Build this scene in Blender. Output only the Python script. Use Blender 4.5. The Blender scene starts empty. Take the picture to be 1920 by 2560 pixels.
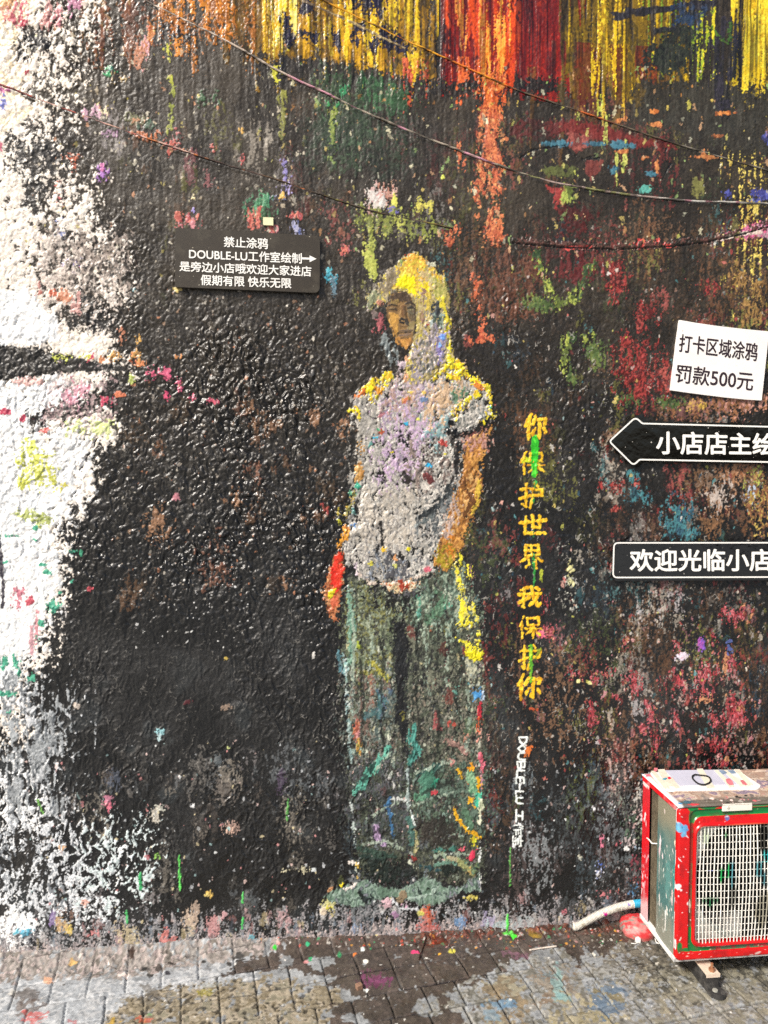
import bpy, bmesh, math, random
import numpy as np
from mathutils import Vector, Matrix

random.seed(4)
rng = np.random.default_rng(11)
scene = bpy.context.scene
COLL = scene.collection

# ---------------------------------------------------------------- camera, sky, sun, exposure
CAM_H, CAM_D, FOC = 1.675, 2.67, 1920.0          # eye height, distance to the wall (m), focal length in 1920x2560 px
YAW, PITCH = math.radians(5.9), math.radians(2.98)
cam = bpy.data.cameras.new('camera')
cam.sensor_fit = 'VERTICAL'; cam.sensor_height = 24.0; cam.sensor_width = 24.0
cam.lens = 24.0 * FOC / 2560.0
cam.clip_start = 0.05; cam.clip_end = 500
cam_o = bpy.data.objects.new('camera', cam); COLL.objects.link(cam_o)
cam_o.location = (0, -CAM_D, CAM_H)
cam_o.rotation_euler = (math.pi / 2 - PITCH, 0, -YAW)
scene.camera = cam_o

SUN_EL, SUN_AZ = math.radians(42), math.radians(229)   # azimuth clockwise from +Y
world = bpy.data.worlds.new('World'); scene.world = world; world.use_nodes = True
wn = world.node_tree.nodes; wl = world.node_tree.links
sky = wn.new('ShaderNodeTexSky'); sky.sky_type = 'NISHITA'; sky.sun_disc = False
sky.sun_elevation = SUN_EL; sky.sun_rotation = SUN_AZ
sky.air_density = 1.0; sky.dust_density = 5.0; sky.ozone_density = 1.0
wl.new(sky.outputs[0], wn['Background'].inputs[0]); wn['Background'].inputs[1].default_value = 0.10
sun = bpy.data.lights.new('sun', 'SUN'); sun.energy = 3.6; sun.angle = math.radians(9); sun.color = (1, .95, .87)
sun_o = bpy.data.objects.new('sun', sun); COLL.objects.link(sun_o)
sdir = Vector((math.sin(SUN_AZ) * math.cos(SUN_EL), math.cos(SUN_AZ) * math.cos(SUN_EL), math.sin(SUN_EL)))
sun_o.rotation_euler = (-sdir).to_track_quat('-Z', 'Y').to_euler(); sun_o.location = (-3, -5, 8)
scene.view_settings.view_transform = 'Standard'; scene.view_settings.look = 'None'
scene.view_settings.gamma = 1.0; scene.view_settings.exposure = 0.55
scene.cycles.use_denoising = False

# ---------------------------------------------------------------- survey of the photo: sheet marks <-> metres
_f = np.array([math.sin(YAW) * math.cos(PITCH), math.cos(YAW) * math.cos(PITCH), -math.sin(PITCH)])
_r = np.array([math.cos(YAW), -math.sin(YAW), 0.0]); _u = np.cross(_r, _f)
_c = np.array([0.0, -CAM_D, CAM_H])
def on_plane(p, axis, val):
    d = _f + _r * (p[0] - 960) / FOC - _u * (p[1] - 1280) / FOC
    return _c + d * ((val - _c[axis]) / d[axis])
def on_wall(p, y=0.0): return on_plane(p, 1, y)
def on_ground(p, z=0.0): return on_plane(p, 2, z)
def marks(P):
    v = P - _c; z = v @ _f
    return 960 + FOC * (v @ _r) / z, 1280 - FOC * (v @ _u) / z
def crop(x0, y0, s): return lambda pts: [(x0 + s * a, y0 + s * b) for a, b in pts]

def lin(h, g=0.85):
    h = h.lstrip('#'); v = np.array([int(h[i:i + 2], 16) for i in (0, 2, 4)]) / 255.0
    return (np.where(v <= .04045, v / 12.92, ((v + .055) / 1.055) ** 2.4) * g).astype(np.float32)
def sstep(a, b, x):
    t = np.clip((x - a) / (b - a), 0, 1); return t * t * (3 - 2 * t)

# value noise at free coordinates
_TAB = rng.random((256, 256)).astype(np.float32)
def vn(x, y, seed=0):
    x = np.asarray(x, np.float32) + seed * 17.31; y = np.asarray(y, np.float32) + seed * 9.77
    ix = np.floor(x).astype(np.int64); iy = np.floor(y).astype(np.int64)
    fx = x - ix; fy = y - iy; fx = fx * fx * (3 - 2 * fx); fy = fy * fy * (3 - 2 * fy)
    a = _TAB[iy & 255, ix & 255]; b = _TAB[iy & 255, (ix + 1) & 255]
    c = _TAB[(iy + 1) & 255, ix & 255]; d = _TAB[(iy + 1) & 255, (ix + 1) & 255]
    return (a + (b - a) * fx) * (1 - fy) + (c + (d - c) * fx) * fy
def fbm(x, y, seed=0, o=4):
    s = 0; a = .5
    for k in range(o):
        s = s + a * vn(x * 2 ** k, y * 2 ** k, seed + k); a *= .5
    return s

# ---------------------------------------------------------------- a painted sheet: rectilinear grid with colour, height, gloss
class Sheet:
    def __init__(s, xs, ys, to3d, inv):
        s.inv = inv
        s.xs, s.ys = np.asarray(xs, np.float32), np.asarray(ys, np.float32)
        s.nx, s.ny = len(s.xs), len(s.ys)
        A, B = np.meshgrid(s.xs, s.ys); s.A, s.B = A, B
        P = to3d(A.ravel().astype(np.float64), B.ravel().astype(np.float64))
        U, V = marks(P); bad = (P - _c) @ _f < .2; U[bad] = 1e6; V[bad] = 1e6
        s.U = U.reshape(A.shape).astype(np.float32); s.V = V.reshape(A.shape).astype(np.float32)
        s.col = np.zeros(A.shape + (3,), np.float32); s.hgt = np.zeros(A.shape, np.float32)
        s.rough = np.full(A.shape, .35, np.float32); s.rel = np.zeros(A.shape, np.float32)
        s.N = {}
    def noise(s, sx, sy, seed):
        r = np.random.default_rng(seed)
        def w(c, sc):
            t = np.concatenate([[0], np.cumsum(np.minimum(np.diff(c) / sc, 2.0))]); i = np.floor(t).astype(int); f = t - i
            return i, [(1 - f) ** 3 / 6, (3 * f ** 3 - 6 * f ** 2 + 4) / 6, (-3 * f ** 3 + 3 * f ** 2 + 3 * f + 1) / 6, f ** 3 / 6]
        ix, wx = w(s.xs, sx); iy, wy = w(s.ys, sy)
        R = r.standard_normal((iy.max() + 4, ix.max() + 4)).astype(np.float32)
        T = sum(R[iy + k] * wy[k][:, None] for k in range(4))
        o = sum(T[:, ix + k] * wx[k][None, :] for k in range(4))
        return (o / (o.std() + 1e-9)).astype(np.float32)
    def dust(s, seed, n=1):
        o = np.random.default_rng(seed).standard_normal((s.ny, s.nx)).astype(np.float32)
        for _ in range(n):
            o[1:-1] = .25 * o[:-2] + .5 * o[1:-1] + .25 * o[2:]; o[:, 1:-1] = .25 * o[:, :-2] + .5 * o[:, 1:-1] + .25 * o[:, 2:]
        return o / o.std()
    def box(s, x0, y0, x1, y1):
        m = s.inv([(x0, y0), (x1, y0), (x1, y1), (x0, y1)])
        a = [q[0] for q in m]; b = [q[1] for q in m]
        i0, i1 = np.searchsorted(s.xs, [min(a), max(a)]); j0, j1 = np.searchsorted(s.ys, [min(b), max(b)])
        return slice(max(j0 - 1, 0), min(j1 + 1, s.ny)), slice(max(i0 - 1, 0), min(i1 + 1, s.nx))
    def grain(s, name, sl):
        n = s.N[name]; h = sl[0].stop - sl[0].start; w = sl[1].stop - sl[1].start
        j = random.randint(0, max(0, s.ny - h)); i = random.randint(0, max(0, s.nx - w))
        return n[j:j + h, i:i + w]
    def poly(s, pts, soft, pad=None):
        p = np.array(pts, np.float32); pad = soft * 1.6 if pad is None else pad
        sl = s.box(p[:, 0].min() - pad, p[:, 1].min() - pad, p[:, 0].max() + pad, p[:, 1].max() + pad)
        x, y = s.U[sl], s.V[sl]; d = np.full(x.shape, 1e9, np.float32); ins = np.zeros(x.shape, bool)
        for k in range(len(p)):
            a, b = p[k], p[(k + 1) % len(p)]; e = b - a
            t = np.clip(((x - a[0]) * e[0] + (y - a[1]) * e[1]) / (e @ e + 1e-9), 0, 1)
            d = np.minimum(d, (x - a[0] - t * e[0]) ** 2 + (y - a[1] - t * e[1]) ** 2)
            if abs(e[1]) > 1e-6:
                c = (a[1] > y) != (b[1] > y); ins ^= c & (x < (y - a[1]) / e[1] * e[0] + a[0])
        d = np.sqrt(d); return sl, np.where(ins, d, -d) / soft
    def line(s, pts, w, soft):
        p = np.array(pts, np.float32); ww = np.broadcast_to(np.array(w, np.float32), (len(p),)); pad = ww.max() + soft * 1.6
        sl = s.box(p[:, 0].min() - pad, p[:, 1].min() - pad, p[:, 0].max() + pad, p[:, 1].max() + pad)
        x, y = s.U[sl], s.V[sl]; S = np.full(x.shape, -9, np.float32)
        for k in range(len(p) - 1):
            a, b = p[k], p[k + 1]; e = b - a
            t = np.clip(((x - a[0]) * e[0] + (y - a[1]) * e[1]) / (e @ e + 1e-9), 0, 1)
            d = np.sqrt((x - a[0] - t * e[0]) ** 2 + (y - a[1] - t * e[1]) ** 2)
            S = np.maximum(S, (ww[k] + (ww[k + 1] - ww[k]) * t - d) / soft)
        return sl, S
    def oval(s, cx, cy, rx, ry, soft, ang=0.):
        R = max(rx, ry) + soft * 1.6; sl = s.box(cx - R, cy - R, cx + R, cy + R)
        x, y = s.U[sl] - cx, s.V[sl] - cy; c, n = math.cos(ang), math.sin(ang)
        a = (x * c + y * n) / rx; b = (-x * n + y * c) / ry
        return sl, (1 - np.sqrt(a * a + b * b)) * min(rx, ry) / soft
    def lay(s, sl, S, pal, cap=1.6, kn=.6, kr=.3, edge=.3, nz='n1', cz='nc', bias=0., h=.0004, alpha=1., rough=None, keep=None):
        f = np.minimum(S, cap) + bias + kn * s.grain(nz, sl) + kr * s.rel[sl]
        m = sstep(-edge, edge, f) * alpha * (S > -1.6)
        pal = [lin(q) if isinstance(q, str) else q for q in (pal if isinstance(pal, (list, tuple)) else [pal])]
        if len(pal) == 1: c = np.broadcast_to(pal[0], m.shape + (3,))
        else:
            t = np.clip(s.grain(cz, sl) * .28 + .5, 0, .9999) * (len(pal) - 1); i = t.astype(int); t = (t - i)[..., None]; t = sstep(.25, .75, t)
            P = np.array(pal); c = P[i] * (1 - t) + P[i + 1] * t
        mm = m[..., None]; s.col[sl] = s.col[sl] * (1 - mm) + c * mm
        s.hgt[sl] += h * m
        if rough is not None: s.rough[sl] = s.rough[sl] * (1 - m) + rough * m
        if keep is not None: keep[sl] = np.maximum(keep[sl], m)
        return m
    def P(s, pts, pal, soft=14, **k): return s.lay(*s.poly(pts, soft), pal, **k)
    def L(s, pts, w, pal, soft=None, **k): return s.lay(*s.line(pts, w, soft or max(2.5, np.max(w) * .6)), pal, **k)
    def O(s, cx, cy, rx, ry, pal, soft=None, ang=0., **k): return s.lay(*s.oval(cx, cy, rx, ry, soft or max(2.5, min(rx, ry) * .6), ang), pal, **k)
    def specks(s, n, area, rmin, rmax, pal, asp=(.7, 1.6), inside=None, ragged=.8, h=.0003):
        x0, y0, x1, y1 = area; pal = [lin(q) for q in pal]; k = 0; tries = 0
        while k < n and tries < n * 8:
            tries += 1
            x, y = random.uniform(x0, x1), random.uniform(y0, y1)
            if inside is not None and random.random() > inside(x, y): continue
            k += 1
            r = rmin + (rmax - rmin) * random.random() ** 3; a = random.uniform(*asp)
            sl, S = s.oval(x, y, r, r * a, max(1.2, r * .5), random.gauss(0, .35))
            f = S + ragged * s.grain('n0', sl); m = sstep(-.2, .3, f)[..., None] * random.uniform(.35, .95)
            s.col[sl] = s.col[sl] * (1 - m) + pal[random.randrange(len(pal))] * m; s.hgt[sl] += h * m[..., 0]

# ---------------------------------------------------------------- object helpers
def tag(o, label=None, cat=None, group=None, kind=None):
    if label: o['label'] = label
    if cat: o['category'] = cat
    if group: o['group'] = group
    if kind: o['kind'] = kind
    return o
def empty(name, loc=(0, 0, 0)):
    o = bpy.data.objects.new(name, None); COLL.objects.link(o); o.location = loc; o.empty_display_size = .1; return o
def obj(name, me, mats, parent=None):
    o = bpy.data.objects.new(name, me); COLL.objects.link(o)
    for m in (mats if isinstance(mats, (list, tuple)) else [mats]): me.materials.append(m)
    if parent:
        o.parent = parent; o.matrix_parent_inverse = Matrix.Translation(-Vector(parent.location))
    return o
def mesh_np(name, co, quads, col=None, rough=None, smooth=True):
    me = bpy.data.meshes.new(name); n = len(quads); k = quads.shape[1]
    me.vertices.add(len(co)); me.vertices.foreach_set('co', np.ascontiguousarray(co, np.float32).ravel())
    me.loops.add(n * k); me.loops.foreach_set('vertex_index', np.ascontiguousarray(quads, np.int32).ravel())
    me.polygons.add(n); me.polygons.foreach_set('loop_start', np.arange(0, n * k, k, dtype=np.int32))
    me.update(calc_edges=True)
    if smooth: me.polygons.foreach_set('use_smooth', np.ones(n, bool))
    if col is not None: paint_attr(me, col, rough)
    return me
def paint_attr(me, col, rough=None):
    a = me.color_attributes.new('paint', 'FLOAT_COLOR', 'POINT')
    a.data.foreach_set('color', np.concatenate([col, np.ones((len(col), 1))], 1).astype(np.float32).ravel())
    if rough is not None:
        b = me.attributes.new('gloss', 'FLOAT', 'POINT'); b.data.foreach_set('value', np.asarray(rough, np.float32).ravel())
def coords(me):
    a = np.zeros(len(me.vertices) * 3, np.float32); me.vertices.foreach_get('co', a); return a.reshape(-1, 3)
def from_bm(name, bm, smooth=False):
    me = bpy.data.meshes.new(name); bmesh.ops.recalc_face_normals(bm, faces=bm.faces); bm.to_mesh(me); bm.free()
    if smooth: me.polygons.foreach_set('use_smooth', np.ones(len(me.polygons), bool))
    return me
def bm_box(bm, x0, x1, y0, y1, z0, z1, bev=0.0, seg=2):
    r = bmesh.ops.create_cube(bm, size=1.0); vs = r['verts']
    for v in vs: v.co = Vector(((x0 + x1) / 2 + v.co.x * (x1 - x0), (y0 + y1) / 2 + v.co.y * (y1 - y0), (z0 + z1) / 2 + v.co.z * (z1 - z0)))
    if bev:
        es = {e for v in vs for e in v.link_edges}
        bmesh.ops.bevel(bm, geom=list(es), offset=bev, segments=seg, affect='EDGES', profile=.6)
def tube(pts, rad, n=12, cap=True):
    pts = [Vector(p) for p in pts]; rad = rad if hasattr(rad, '__len__') else [rad] * len(pts); V = []; F = []
    up = Vector((0, -1, .3))
    for i, p in enumerate(pts):
        t = (pts[min(i + 1, len(pts) - 1)] - pts[max(i - 1, 0)]).normalized(); a = t.cross(up).normalized(); b = a.cross(t)
        for k in range(n):
            w = 2 * math.pi * k / n; V.append(p + (a * math.cos(w) + b * math.sin(w)) * rad[i])
    for i in range(len(pts) - 1):
        for k in range(n): F.append((i * n + k, i * n + (k + 1) % n, (i + 1) * n + (k + 1) % n, (i + 1) * n + k))
    if cap: F.append(tuple(range(n))[::-1]); F.append(tuple(range((len(pts) - 1) * n, len(pts) * n)))
    return V, F
def smooth_path(pts, n):
    p = np.array(pts, float); d = np.concatenate([[0], np.cumsum(np.linalg.norm(np.diff(p, axis=0), axis=1))]); q = np.linspace(0, d[-1], n)
    c = np.stack([np.interp(q, d, p[:, k]) for k in range(p.shape[1])], 1); w = max(1, n // (3 * len(p)))
    for _ in range(2):
        e = np.pad(c, ((w, w), (0, 0)), 'edge'); c2 = sum(e[k:k + n] for k in range(2 * w + 1)) / (2 * w + 1); c2[0], c2[-1] = c[0], c[-1]; c = c2
    return c

# ---------------------------------------------------------------- materials
def mat_paint(name, rough=.35, bump=.0004, scale=260., coat=0., varied=.12, attr_rough=False, spec=.5):
    m = bpy.data.materials.new(name); m.use_nodes = True; n = m.node_tree.nodes; l = m.node_tree.links; b = n['Principled BSDF']
    a = n.new('ShaderNodeAttribute'); a.attribute_name = 'paint'
    tc = n.new('ShaderNodeTexCoord'); z = n.new('ShaderNodeTexNoise'); z.inputs['Scale'].default_value = scale; z.inputs['Detail'].default_value = 4
    l.new(tc.outputs['Object'], z.inputs['Vector'])
    r = n.new('ShaderNodeMapRange'); r.inputs[1].default_value = .25; r.inputs[2].default_value = .75; r.inputs[3].default_value = 1 - varied; r.inputs[4].default_value = 1 + varied
    l.new(z.outputs['Fac'], r.inputs[0])
    x = n.new('ShaderNodeVectorMath'); x.operation = 'SCALE'; l.new(a.outputs['Color'], x.inputs[0]); l.new(r.outputs[0], x.inputs['Scale'])
    l.new(x.outputs[0], b.inputs['Base Color'])
    if attr_rough:
        g = n.new('ShaderNodeAttribute'); g.attribute_name = 'gloss'; l.new(g.outputs['Fac'], b.inputs['Roughness'])
    else: b.inputs['Roughness'].default_value = rough
    b.inputs['Specular IOR Level'].default_value = spec
    if coat: b.inputs['Coat Weight'].default_value = coat; b.inputs['Coat Roughness'].default_value = .12
    if bump:
        u = n.new('ShaderNodeBump'); u.inputs['Strength'].default_value = 1; u.inputs['Distance'].default_value = bump
        l.new(z.outputs['Fac'], u.inputs['Height']); l.new(u.outputs[0], b.inputs['Normal'])
    return m
def mat_flat(name, colour, rough=.5, metal=0., vary=.15, scale=40., bump=0., spec=.5, dirt=None, dirt_amount=.5, spots=None):
    m = bpy.data.materials.new(name); m.use_nodes = True; n = m.node_tree.nodes; l = m.node_tree.links; b = n['Principled BSDF']
    c = lin(colour) if isinstance(colour, str) else np.array(colour)
    tc = n.new('ShaderNodeTexCoord'); z = n.new('ShaderNodeTexNoise'); z.inputs['Scale'].default_value = scale; z.inputs['Detail'].default_value = 6
    l.new(tc.outputs['Object'], z.inputs['Vector'])
    r = n.new('ShaderNodeValToRGB'); e = r.color_ramp.elements
    e[0].position = .3; e[1].position = .7
    e[0].color = (*np.clip(c * (1 - vary), 0, 1), 1); e[1].color = (*np.clip(c * (1 + vary), 0, 1), 1)
    l.new(z.outputs['Fac'], r.inputs[0])
    if dirt:
        z2 = n.new('ShaderNodeTexNoise'); z2.inputs['Scale'].default_value = scale * .35; z2.inputs['Detail'].default_value = 8; z2.inputs['Roughness'].default_value = .7
        l.new(tc.outputs['Object'], z2.inputs['Vector'])
        k = n.new('ShaderNodeMapRange'); k.inputs[1].default_value = .5; k.inputs[2].default_value = .62; k.inputs[4].default_value = dirt_amount; l.new(z2.outputs['Fac'], k.inputs[0])
        x = n.new('ShaderNodeMix'); x.data_type = 'RGBA'; l.new(k.outputs[0], x.inputs[0]); l.new(r.outputs[0], x.inputs[6]); x.inputs[7].default_value = (*lin(dirt), 1)
        l.new(x.outputs[2], b.inputs['Base Color'])
    else: l.new(r.outputs[0], b.inputs['Base Color'])
    if spots:                                     # stray flecks of paint
        q = n.new('ShaderNodeTexNoise'); q.inputs['Scale'].default_value = 75; q.inputs['Detail'].default_value = 2; l.new(tc.outputs['Object'], q.inputs['Vector'])
        q2 = n.new('ShaderNodeMapRange'); q2.inputs[1].default_value = .74; q2.inputs[2].default_value = .77; l.new(q.outputs['Fac'], q2.inputs[0])
        y = n.new('ShaderNodeMix'); y.data_type = 'RGBA'; l.new(q2.outputs[0], y.inputs[0]); l.new(b.inputs['Base Color'].links[0].from_socket, y.inputs[6]); y.inputs[7].default_value = (*lin(spots), 1); l.new(y.outputs[2], b.inputs['Base Color'])
    b.inputs['Roughness'].default_value = rough; b.inputs['Metallic'].default_value = metal; b.inputs['Specular IOR Level'].default_value = spec
    if bump:
        u = n.new('ShaderNodeBump'); u.inputs['Strength'].default_value = 1; u.inputs['Distance'].default_value = bump
        l.new(z.outputs['Fac'], u.inputs['Height']); l.new(u.outputs[0], b.inputs['Normal'])
    return m

# ---------------------------------------------------------------- the painted wall
STEP = .0023
xs = np.concatenate([np.array([-6, -4.5, -3.2, -2.4, -1.9, -1.6]), np.arange(-1.45, -1.14, .01), np.arange(-1.14, 1.86, STEP), np.arange(1.86, 2.2, .01), np.array([2.35, 2.6, 3, 3.8, 5, 7])])
zs = np.concatenate([np.arange(-.06, 3.42, STEP), np.arange(3.42, 3.6, .01), np.array([3.7, 3.9, 4.2])])
W = Sheet(xs, zs, lambda a, b: np.stack([a, a * 0, b], 1), lambda pts: [(q[0], q[2]) for q in map(on_wall, pts)])
U, V = W.U, W.V
N = W.N
D1, D2 = W.dust(1, 1), W.dust(2, 2)
N['n0'] = .8 * D1 + .5 * D2; N['n1'] = .6 * W.noise(.009, .0105, 2) + .5 * D2 + .45 * D1
N['n2'] = W.noise(.026, .03, 4); N['n3'] = W.noise(.07, .09, 5); N['nc'] = .8 * W.noise(.03, .05, 6) + .8 * W.noise(.005, .008, 7)
N['v0'] = .8 * W.noise(.0048, .05, 8) + .5 * N['n0']; N['v1'] = .8 * W.noise(.009, .16, 9) + .6 * W.noise(.0047, .06, 10) + .3 * D1; N['v2'] = .8 * W.noise(.022, .25, 12) + .5 * N['v1']
N['s1'] = .6 * W.noise(.0047, .013, 13) + .45 * W.noise(.010, .028, 14) + .7 * N['n0']
N['h1'] = W.noise(.03, .008, 15)
ALL = (slice(0, W.ny), slice(0, W.nx))

# relief: thick lumpy render in the middle, finer and streakier towards the top and the foot
def mid_mix(S): return sstep(-.5, 1., S.N['n3'])
def bill(n): return np.minimum(np.abs(n) / 1.2, 1.2)
a1, a2, a3 = W.noise(.015, .019, 21), W.noise(.0085, .011, 22), W.noise(.026, .03, 23)
_jj, _ii = np.meshgrid(np.arange(W.ny), np.arange(W.nx), indexing='ij'); _w1, _w2 = W.noise(.018, .022, 31), W.noise(.02, .018, 32)
def warp(a, amp): return a[np.clip(_jj + np.rint(amp * _w1).astype(int), 0, W.ny - 1), np.clip(_ii + np.rint(amp * _w2).astype(int), 0, W.nx - 1)]
a1, a2, a3 = warp(a1, 2.8), warp(a2, 2.0), warp(a3, 3.4)
lump = .5 * bill(a1) + .33 * bill(a2) + .35 * bill(a3) + .05 * D2
ridge = .6 * (1 - bill(warp(W.noise(.012, .026, 25), 3.))) + .45 * (1 - bill(warp(W.noise(.007, .014, 26), 2.))) + .05 * D2
lump = lump + .35 * mid_mix(W) * (1 - bill(warp(W.noise(.011, .03, 28), 3.2)))
fine = .6 * W.noise(.007, .05, 61) + .4 * W.noise(.0047, .02, 62) + .25 * D2
mid = sstep(660, 960, V + 70 * N['n3']) * (1 - sstep(1420, 1760, V + 80 * N['n3']))
low = sstep(1420, 1760, V + 80 * N['n3']) * (1 - .6 * sstep(2150, 2300, V))
mid = np.maximum(mid, (1 - sstep(180, 420, U + 50 * N['n3'])) * .75 * (1 - sstep(1500, 1800, V)))
top = 1 - np.clip(mid + low, 0, 1)
_fs, _fS = W.poly([(965, 760), (985, 735), (1010, 730), (1034, 755), (1040, 800), (1030, 850), (1012, 872), (985, 855), (968, 800)], 16)
calm = np.ones(U.shape, np.float32); calm[_fs] -= .85 * sstep(-1., .6, _fS)
_hs, _hS = W.poly([(920, 740), (960, 650), (1040, 640), (1110, 700), (1120, 780), (1050, 800), (940, 800)], 40); calm[_hs] = np.minimum(calm[_hs], 1 - .5 * sstep(-1., .8, _hS))
for _bx, _sf in (([(1290, 1020), (1380, 1020), (1370, 1760), (1285, 1760)], 12), ([(1275, 1836), (1322, 1836), (1312, 2120), (1278, 2120)], 14)):
    _ls, _lS = W.poly(_bx, _sf); calm[_ls] = np.minimum(calm[_ls], 1 - .45 * sstep(-1., .8, _lS))
leftw = 1 - sstep(120, 330, U + 60 * N['n3'])
amp = calm * (1 - .22 * leftw) * (.55 + .55 * sstep(-1., 1., W.noise(.11, .14, 64))) * (1 - .28 * sstep(820, 960, U))
core = np.exp(-((U - 620) / 420) ** 2 - ((V - 1150) / 380) ** 2)
W.rel = calm * np.clip((lump - lump.mean()) / lump.std() * mid + (ridge - ridge.mean()) / ridge.std() * low + fine / fine.std() * top * .8, -2.5, 2.5).astype(np.float32)
W.hgt += amp * (.0054 + .0050 * core) * mid * (lump - .6) + amp * .0042 * low * (ridge - .6) + .0008 * amp * mid * W.noise(.006, .007, 63) + .00022 * amp * D2 * (mid + low) + .0004 * top * fine + .002 * W.noise(.25, .3, 27) + .0006 * N['n2']
W.hgt += .00012 * D2 * top + .0011 * top * sstep(380, 680, V) * (lump - .6)

# black ground coats
t = sstep(500, 1500, V)[..., None]
W.col[:] = lin('#332b1f', .8) * (1 - t) + lin('#1f1f1f', .8) * t
b = sstep(-.6, 1.6, N['n3'] + .4 * N['n1'])[..., None]
W.col[:] = W.col * (.75 + .5 * b)
W.rough[:] = .25 + .07 * sstep(-.5, 1.2, N['n3'] + .5 * N['n2']) + .14 * top + .16 * low * sstep(-1, .6, N['n3'])
b = (sstep(1.1, 1.9, N['n3'] + .5 * N['n2']) * sstep(1500, 1900, V))[..., None]; W.col[:] = W.col * (1 - .5 * b) + lin('#2c3336') * .5 * b

# --- old colour under the black, showing through in smears
def smear_field(area, n, pal, wmin, wmax, asp, cap=.1, inside=None, alpha=(.35, .9), nz='s1', kn=.8, bias=-.25):
    for _ in range(n):
        x, y = random.uniform(area[0], area[2]), random.uniform(area[1], area[3])
        if inside is not None and random.random() > inside(x, y): continue
        w = wmin + (wmax - wmin) * random.random() ** 2
        W.O(x, y, w, w * random.uniform(*asp), random.choice(pal), soft=w * .8, cap=cap, kn=kn, kr=.35, nz=nz, bias=bias, edge=.35, alpha=random.uniform(*alpha))
REDS = ['#8c2a26', '#6e2220', '#a83a34', '#5a2320', '#b8524a']; PINK = ['#d99a96', '#c9808a', '#e2b8ac', '#b86a72']
OLIV = ['#7c7a24', '#56561c', '#9a9a30', '#4c5a28']; BRWN = ['#6a4a2c', '#8c5a30', '#54402a', '#a87850']; TEAL = ['#2c6068', '#3a7c80', '#2a4c60', '#4c8c90']
PALE = ['#b8ac9a', '#d8ccb8', '#9a948c', '#cfc6c6']
R1 = (1080, 560, 1960, 2020)
smear_field(R1, 70, BRWN, 16, 60, (.8, 2.4), alpha=(.15, .4), bias=-.5)
smear_field(R1, 60, REDS, 10, 40, (.8, 2.2), alpha=(.2, .6), bias=-.6)
smear_field(R1, 60, OLIV, 10, 36, (.8, 2.4), alpha=(.2, .55), bias=-.6)
smear_field(R1, 40, TEAL, 8, 28, (.8, 2.0), alpha=(.2, .5), bias=-.6)
smear_field((1500, 1000, 1960, 1980), 60, BRWN + PALE, 8, 28, (.9, 2.4), alpha=(.2, .55), bias=-.6)
smear_field((1480, 1560, 1960, 1960), 34, REDS + PINK + ['#a2502c', '#b8704c'], 6, 22, (.9, 2.6), alpha=(.2, .6), bias=-.55)
smear_field((1100, 1380, 1960, 1780), 26, PALE + PINK, 8, 26, (.9, 2.4), alpha=(.2, .45), bias=-.6)
smear_field((250, 300, 1100, 760), 50, BRWN + OLIV + PALE, 8, 30, (.8, 2.2), alpha=(.15, .4), bias=-.5)
smear_field((300, 1000, 860, 1500), 30, BRWN + ['#8c5a40'], 8, 26, (.8, 1.6), alpha=(.3, .7))
smear_field((60, 1900, 900, 2300), 60, PALE + ['#6a7478', '#888f94', '#7a6c60'], 6, 32, (.9, 2.0), alpha=(.1, .3), bias=-.5)
smear_field((880, 1900, 1600, 2300), 56, ['#5a6468', '#88949a', '#6c5a58', '#a8b0b4', '#44545c'], 8, 40, (.9, 2.4), alpha=(.15, .5))
smear_field((700, 250, 1960, 640), 90, OLIV + BRWN + REDS + ['#3c5a34'], 8, 40, (.8, 2.6), alpha=(.15, .45), bias=-.5)

# --- top: gold, red and orange paint run down in drips
def fall(x0, x1, ytop, ybot, pal, thr, nz='v1', wob=30, alpha=1., h=.0009, rag=.0, rough=.28, seedsh=0):
    sl = W.box(x0, ytop, x1, ybot + 2 * wob)
    u, v = W.U[sl], W.V[sl]; g = W.grain('v2', sl)
    S = np.minimum(np.minimum((u - x0) / 14, (x1 - u) / 14), (ybot + wob * g - v) / 26)
    m_n = W.grain(nz, sl)
    return W.lay(sl, np.minimum(S, 0.0) + (m_n - thr) * .9, pal, cap=1.5, kn=rag, kr=.1, edge=.25, h=h, alpha=alpha, rough=rough)
fall(560, 960, -40, 120, ['#3c2f10', '#6a4c0c', '#8a640e'], -.7, nz='v2', wob=34)
fall(640, 1130, -40, 170, ['#4a3a10', '#8a6608', '#a87c0c', '#5c460e'], -1.0, nz='v2', wob=30)
fall(690, 960, 20, 150, ['#b8860a', '#d8a410'], .2, nz='v2', wob=26)
fall(660, 960, -40, 130, ['#e2b414', '#f0cc28', '#c8960e'], .55, wob=44)
fall(960, 1130, -40, 170, ['#c89a10', '#e8c420', '#8a6a10'], .5, wob=40)
fall(675, 740, -40, 110, ['#f0d830', '#f4e884', '#e0b818'], .1, wob=26)
fall(1105, 1450, -40, 196, ['#6c130b', '#8a190d', '#76190d', '#9c200e'], -1.1, nz='v2', wob=22)
fall(1110, 1300, -40, 176, ['#b8300e', '#d84a10', '#5c140c'], .15, nz='v2', wob=36)
fall(1140, 1210, -40, 170, ['#ea7420', '#f49a3a', '#d85010'], .35, wob=40)
fall(1205, 1275, -40, 190, ['#f0821e', '#f6a83c', '#e0601a'], .0, wob=30)
fall(1290, 1460, 0, 215, ['#a02612', '#7a180e', '#b0321a'], 1.0, nz='v2', wob=20)
fall(1400, 1720, -40, 185, ['#4c3c0c', '#6e560c', '#7c620e', '#54440c'], -1.2, nz='v2', wob=30)
fall(1380, 1640, 120, 225, ['#7c2410', '#5c200e', '#6a3010'], .1, nz='v2', wob=30, alpha=.8)
fall(1500, 1560, -40, 190, ['#e0bc18', '#c89e10', '#f0d430'], .0, wob=50)
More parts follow.
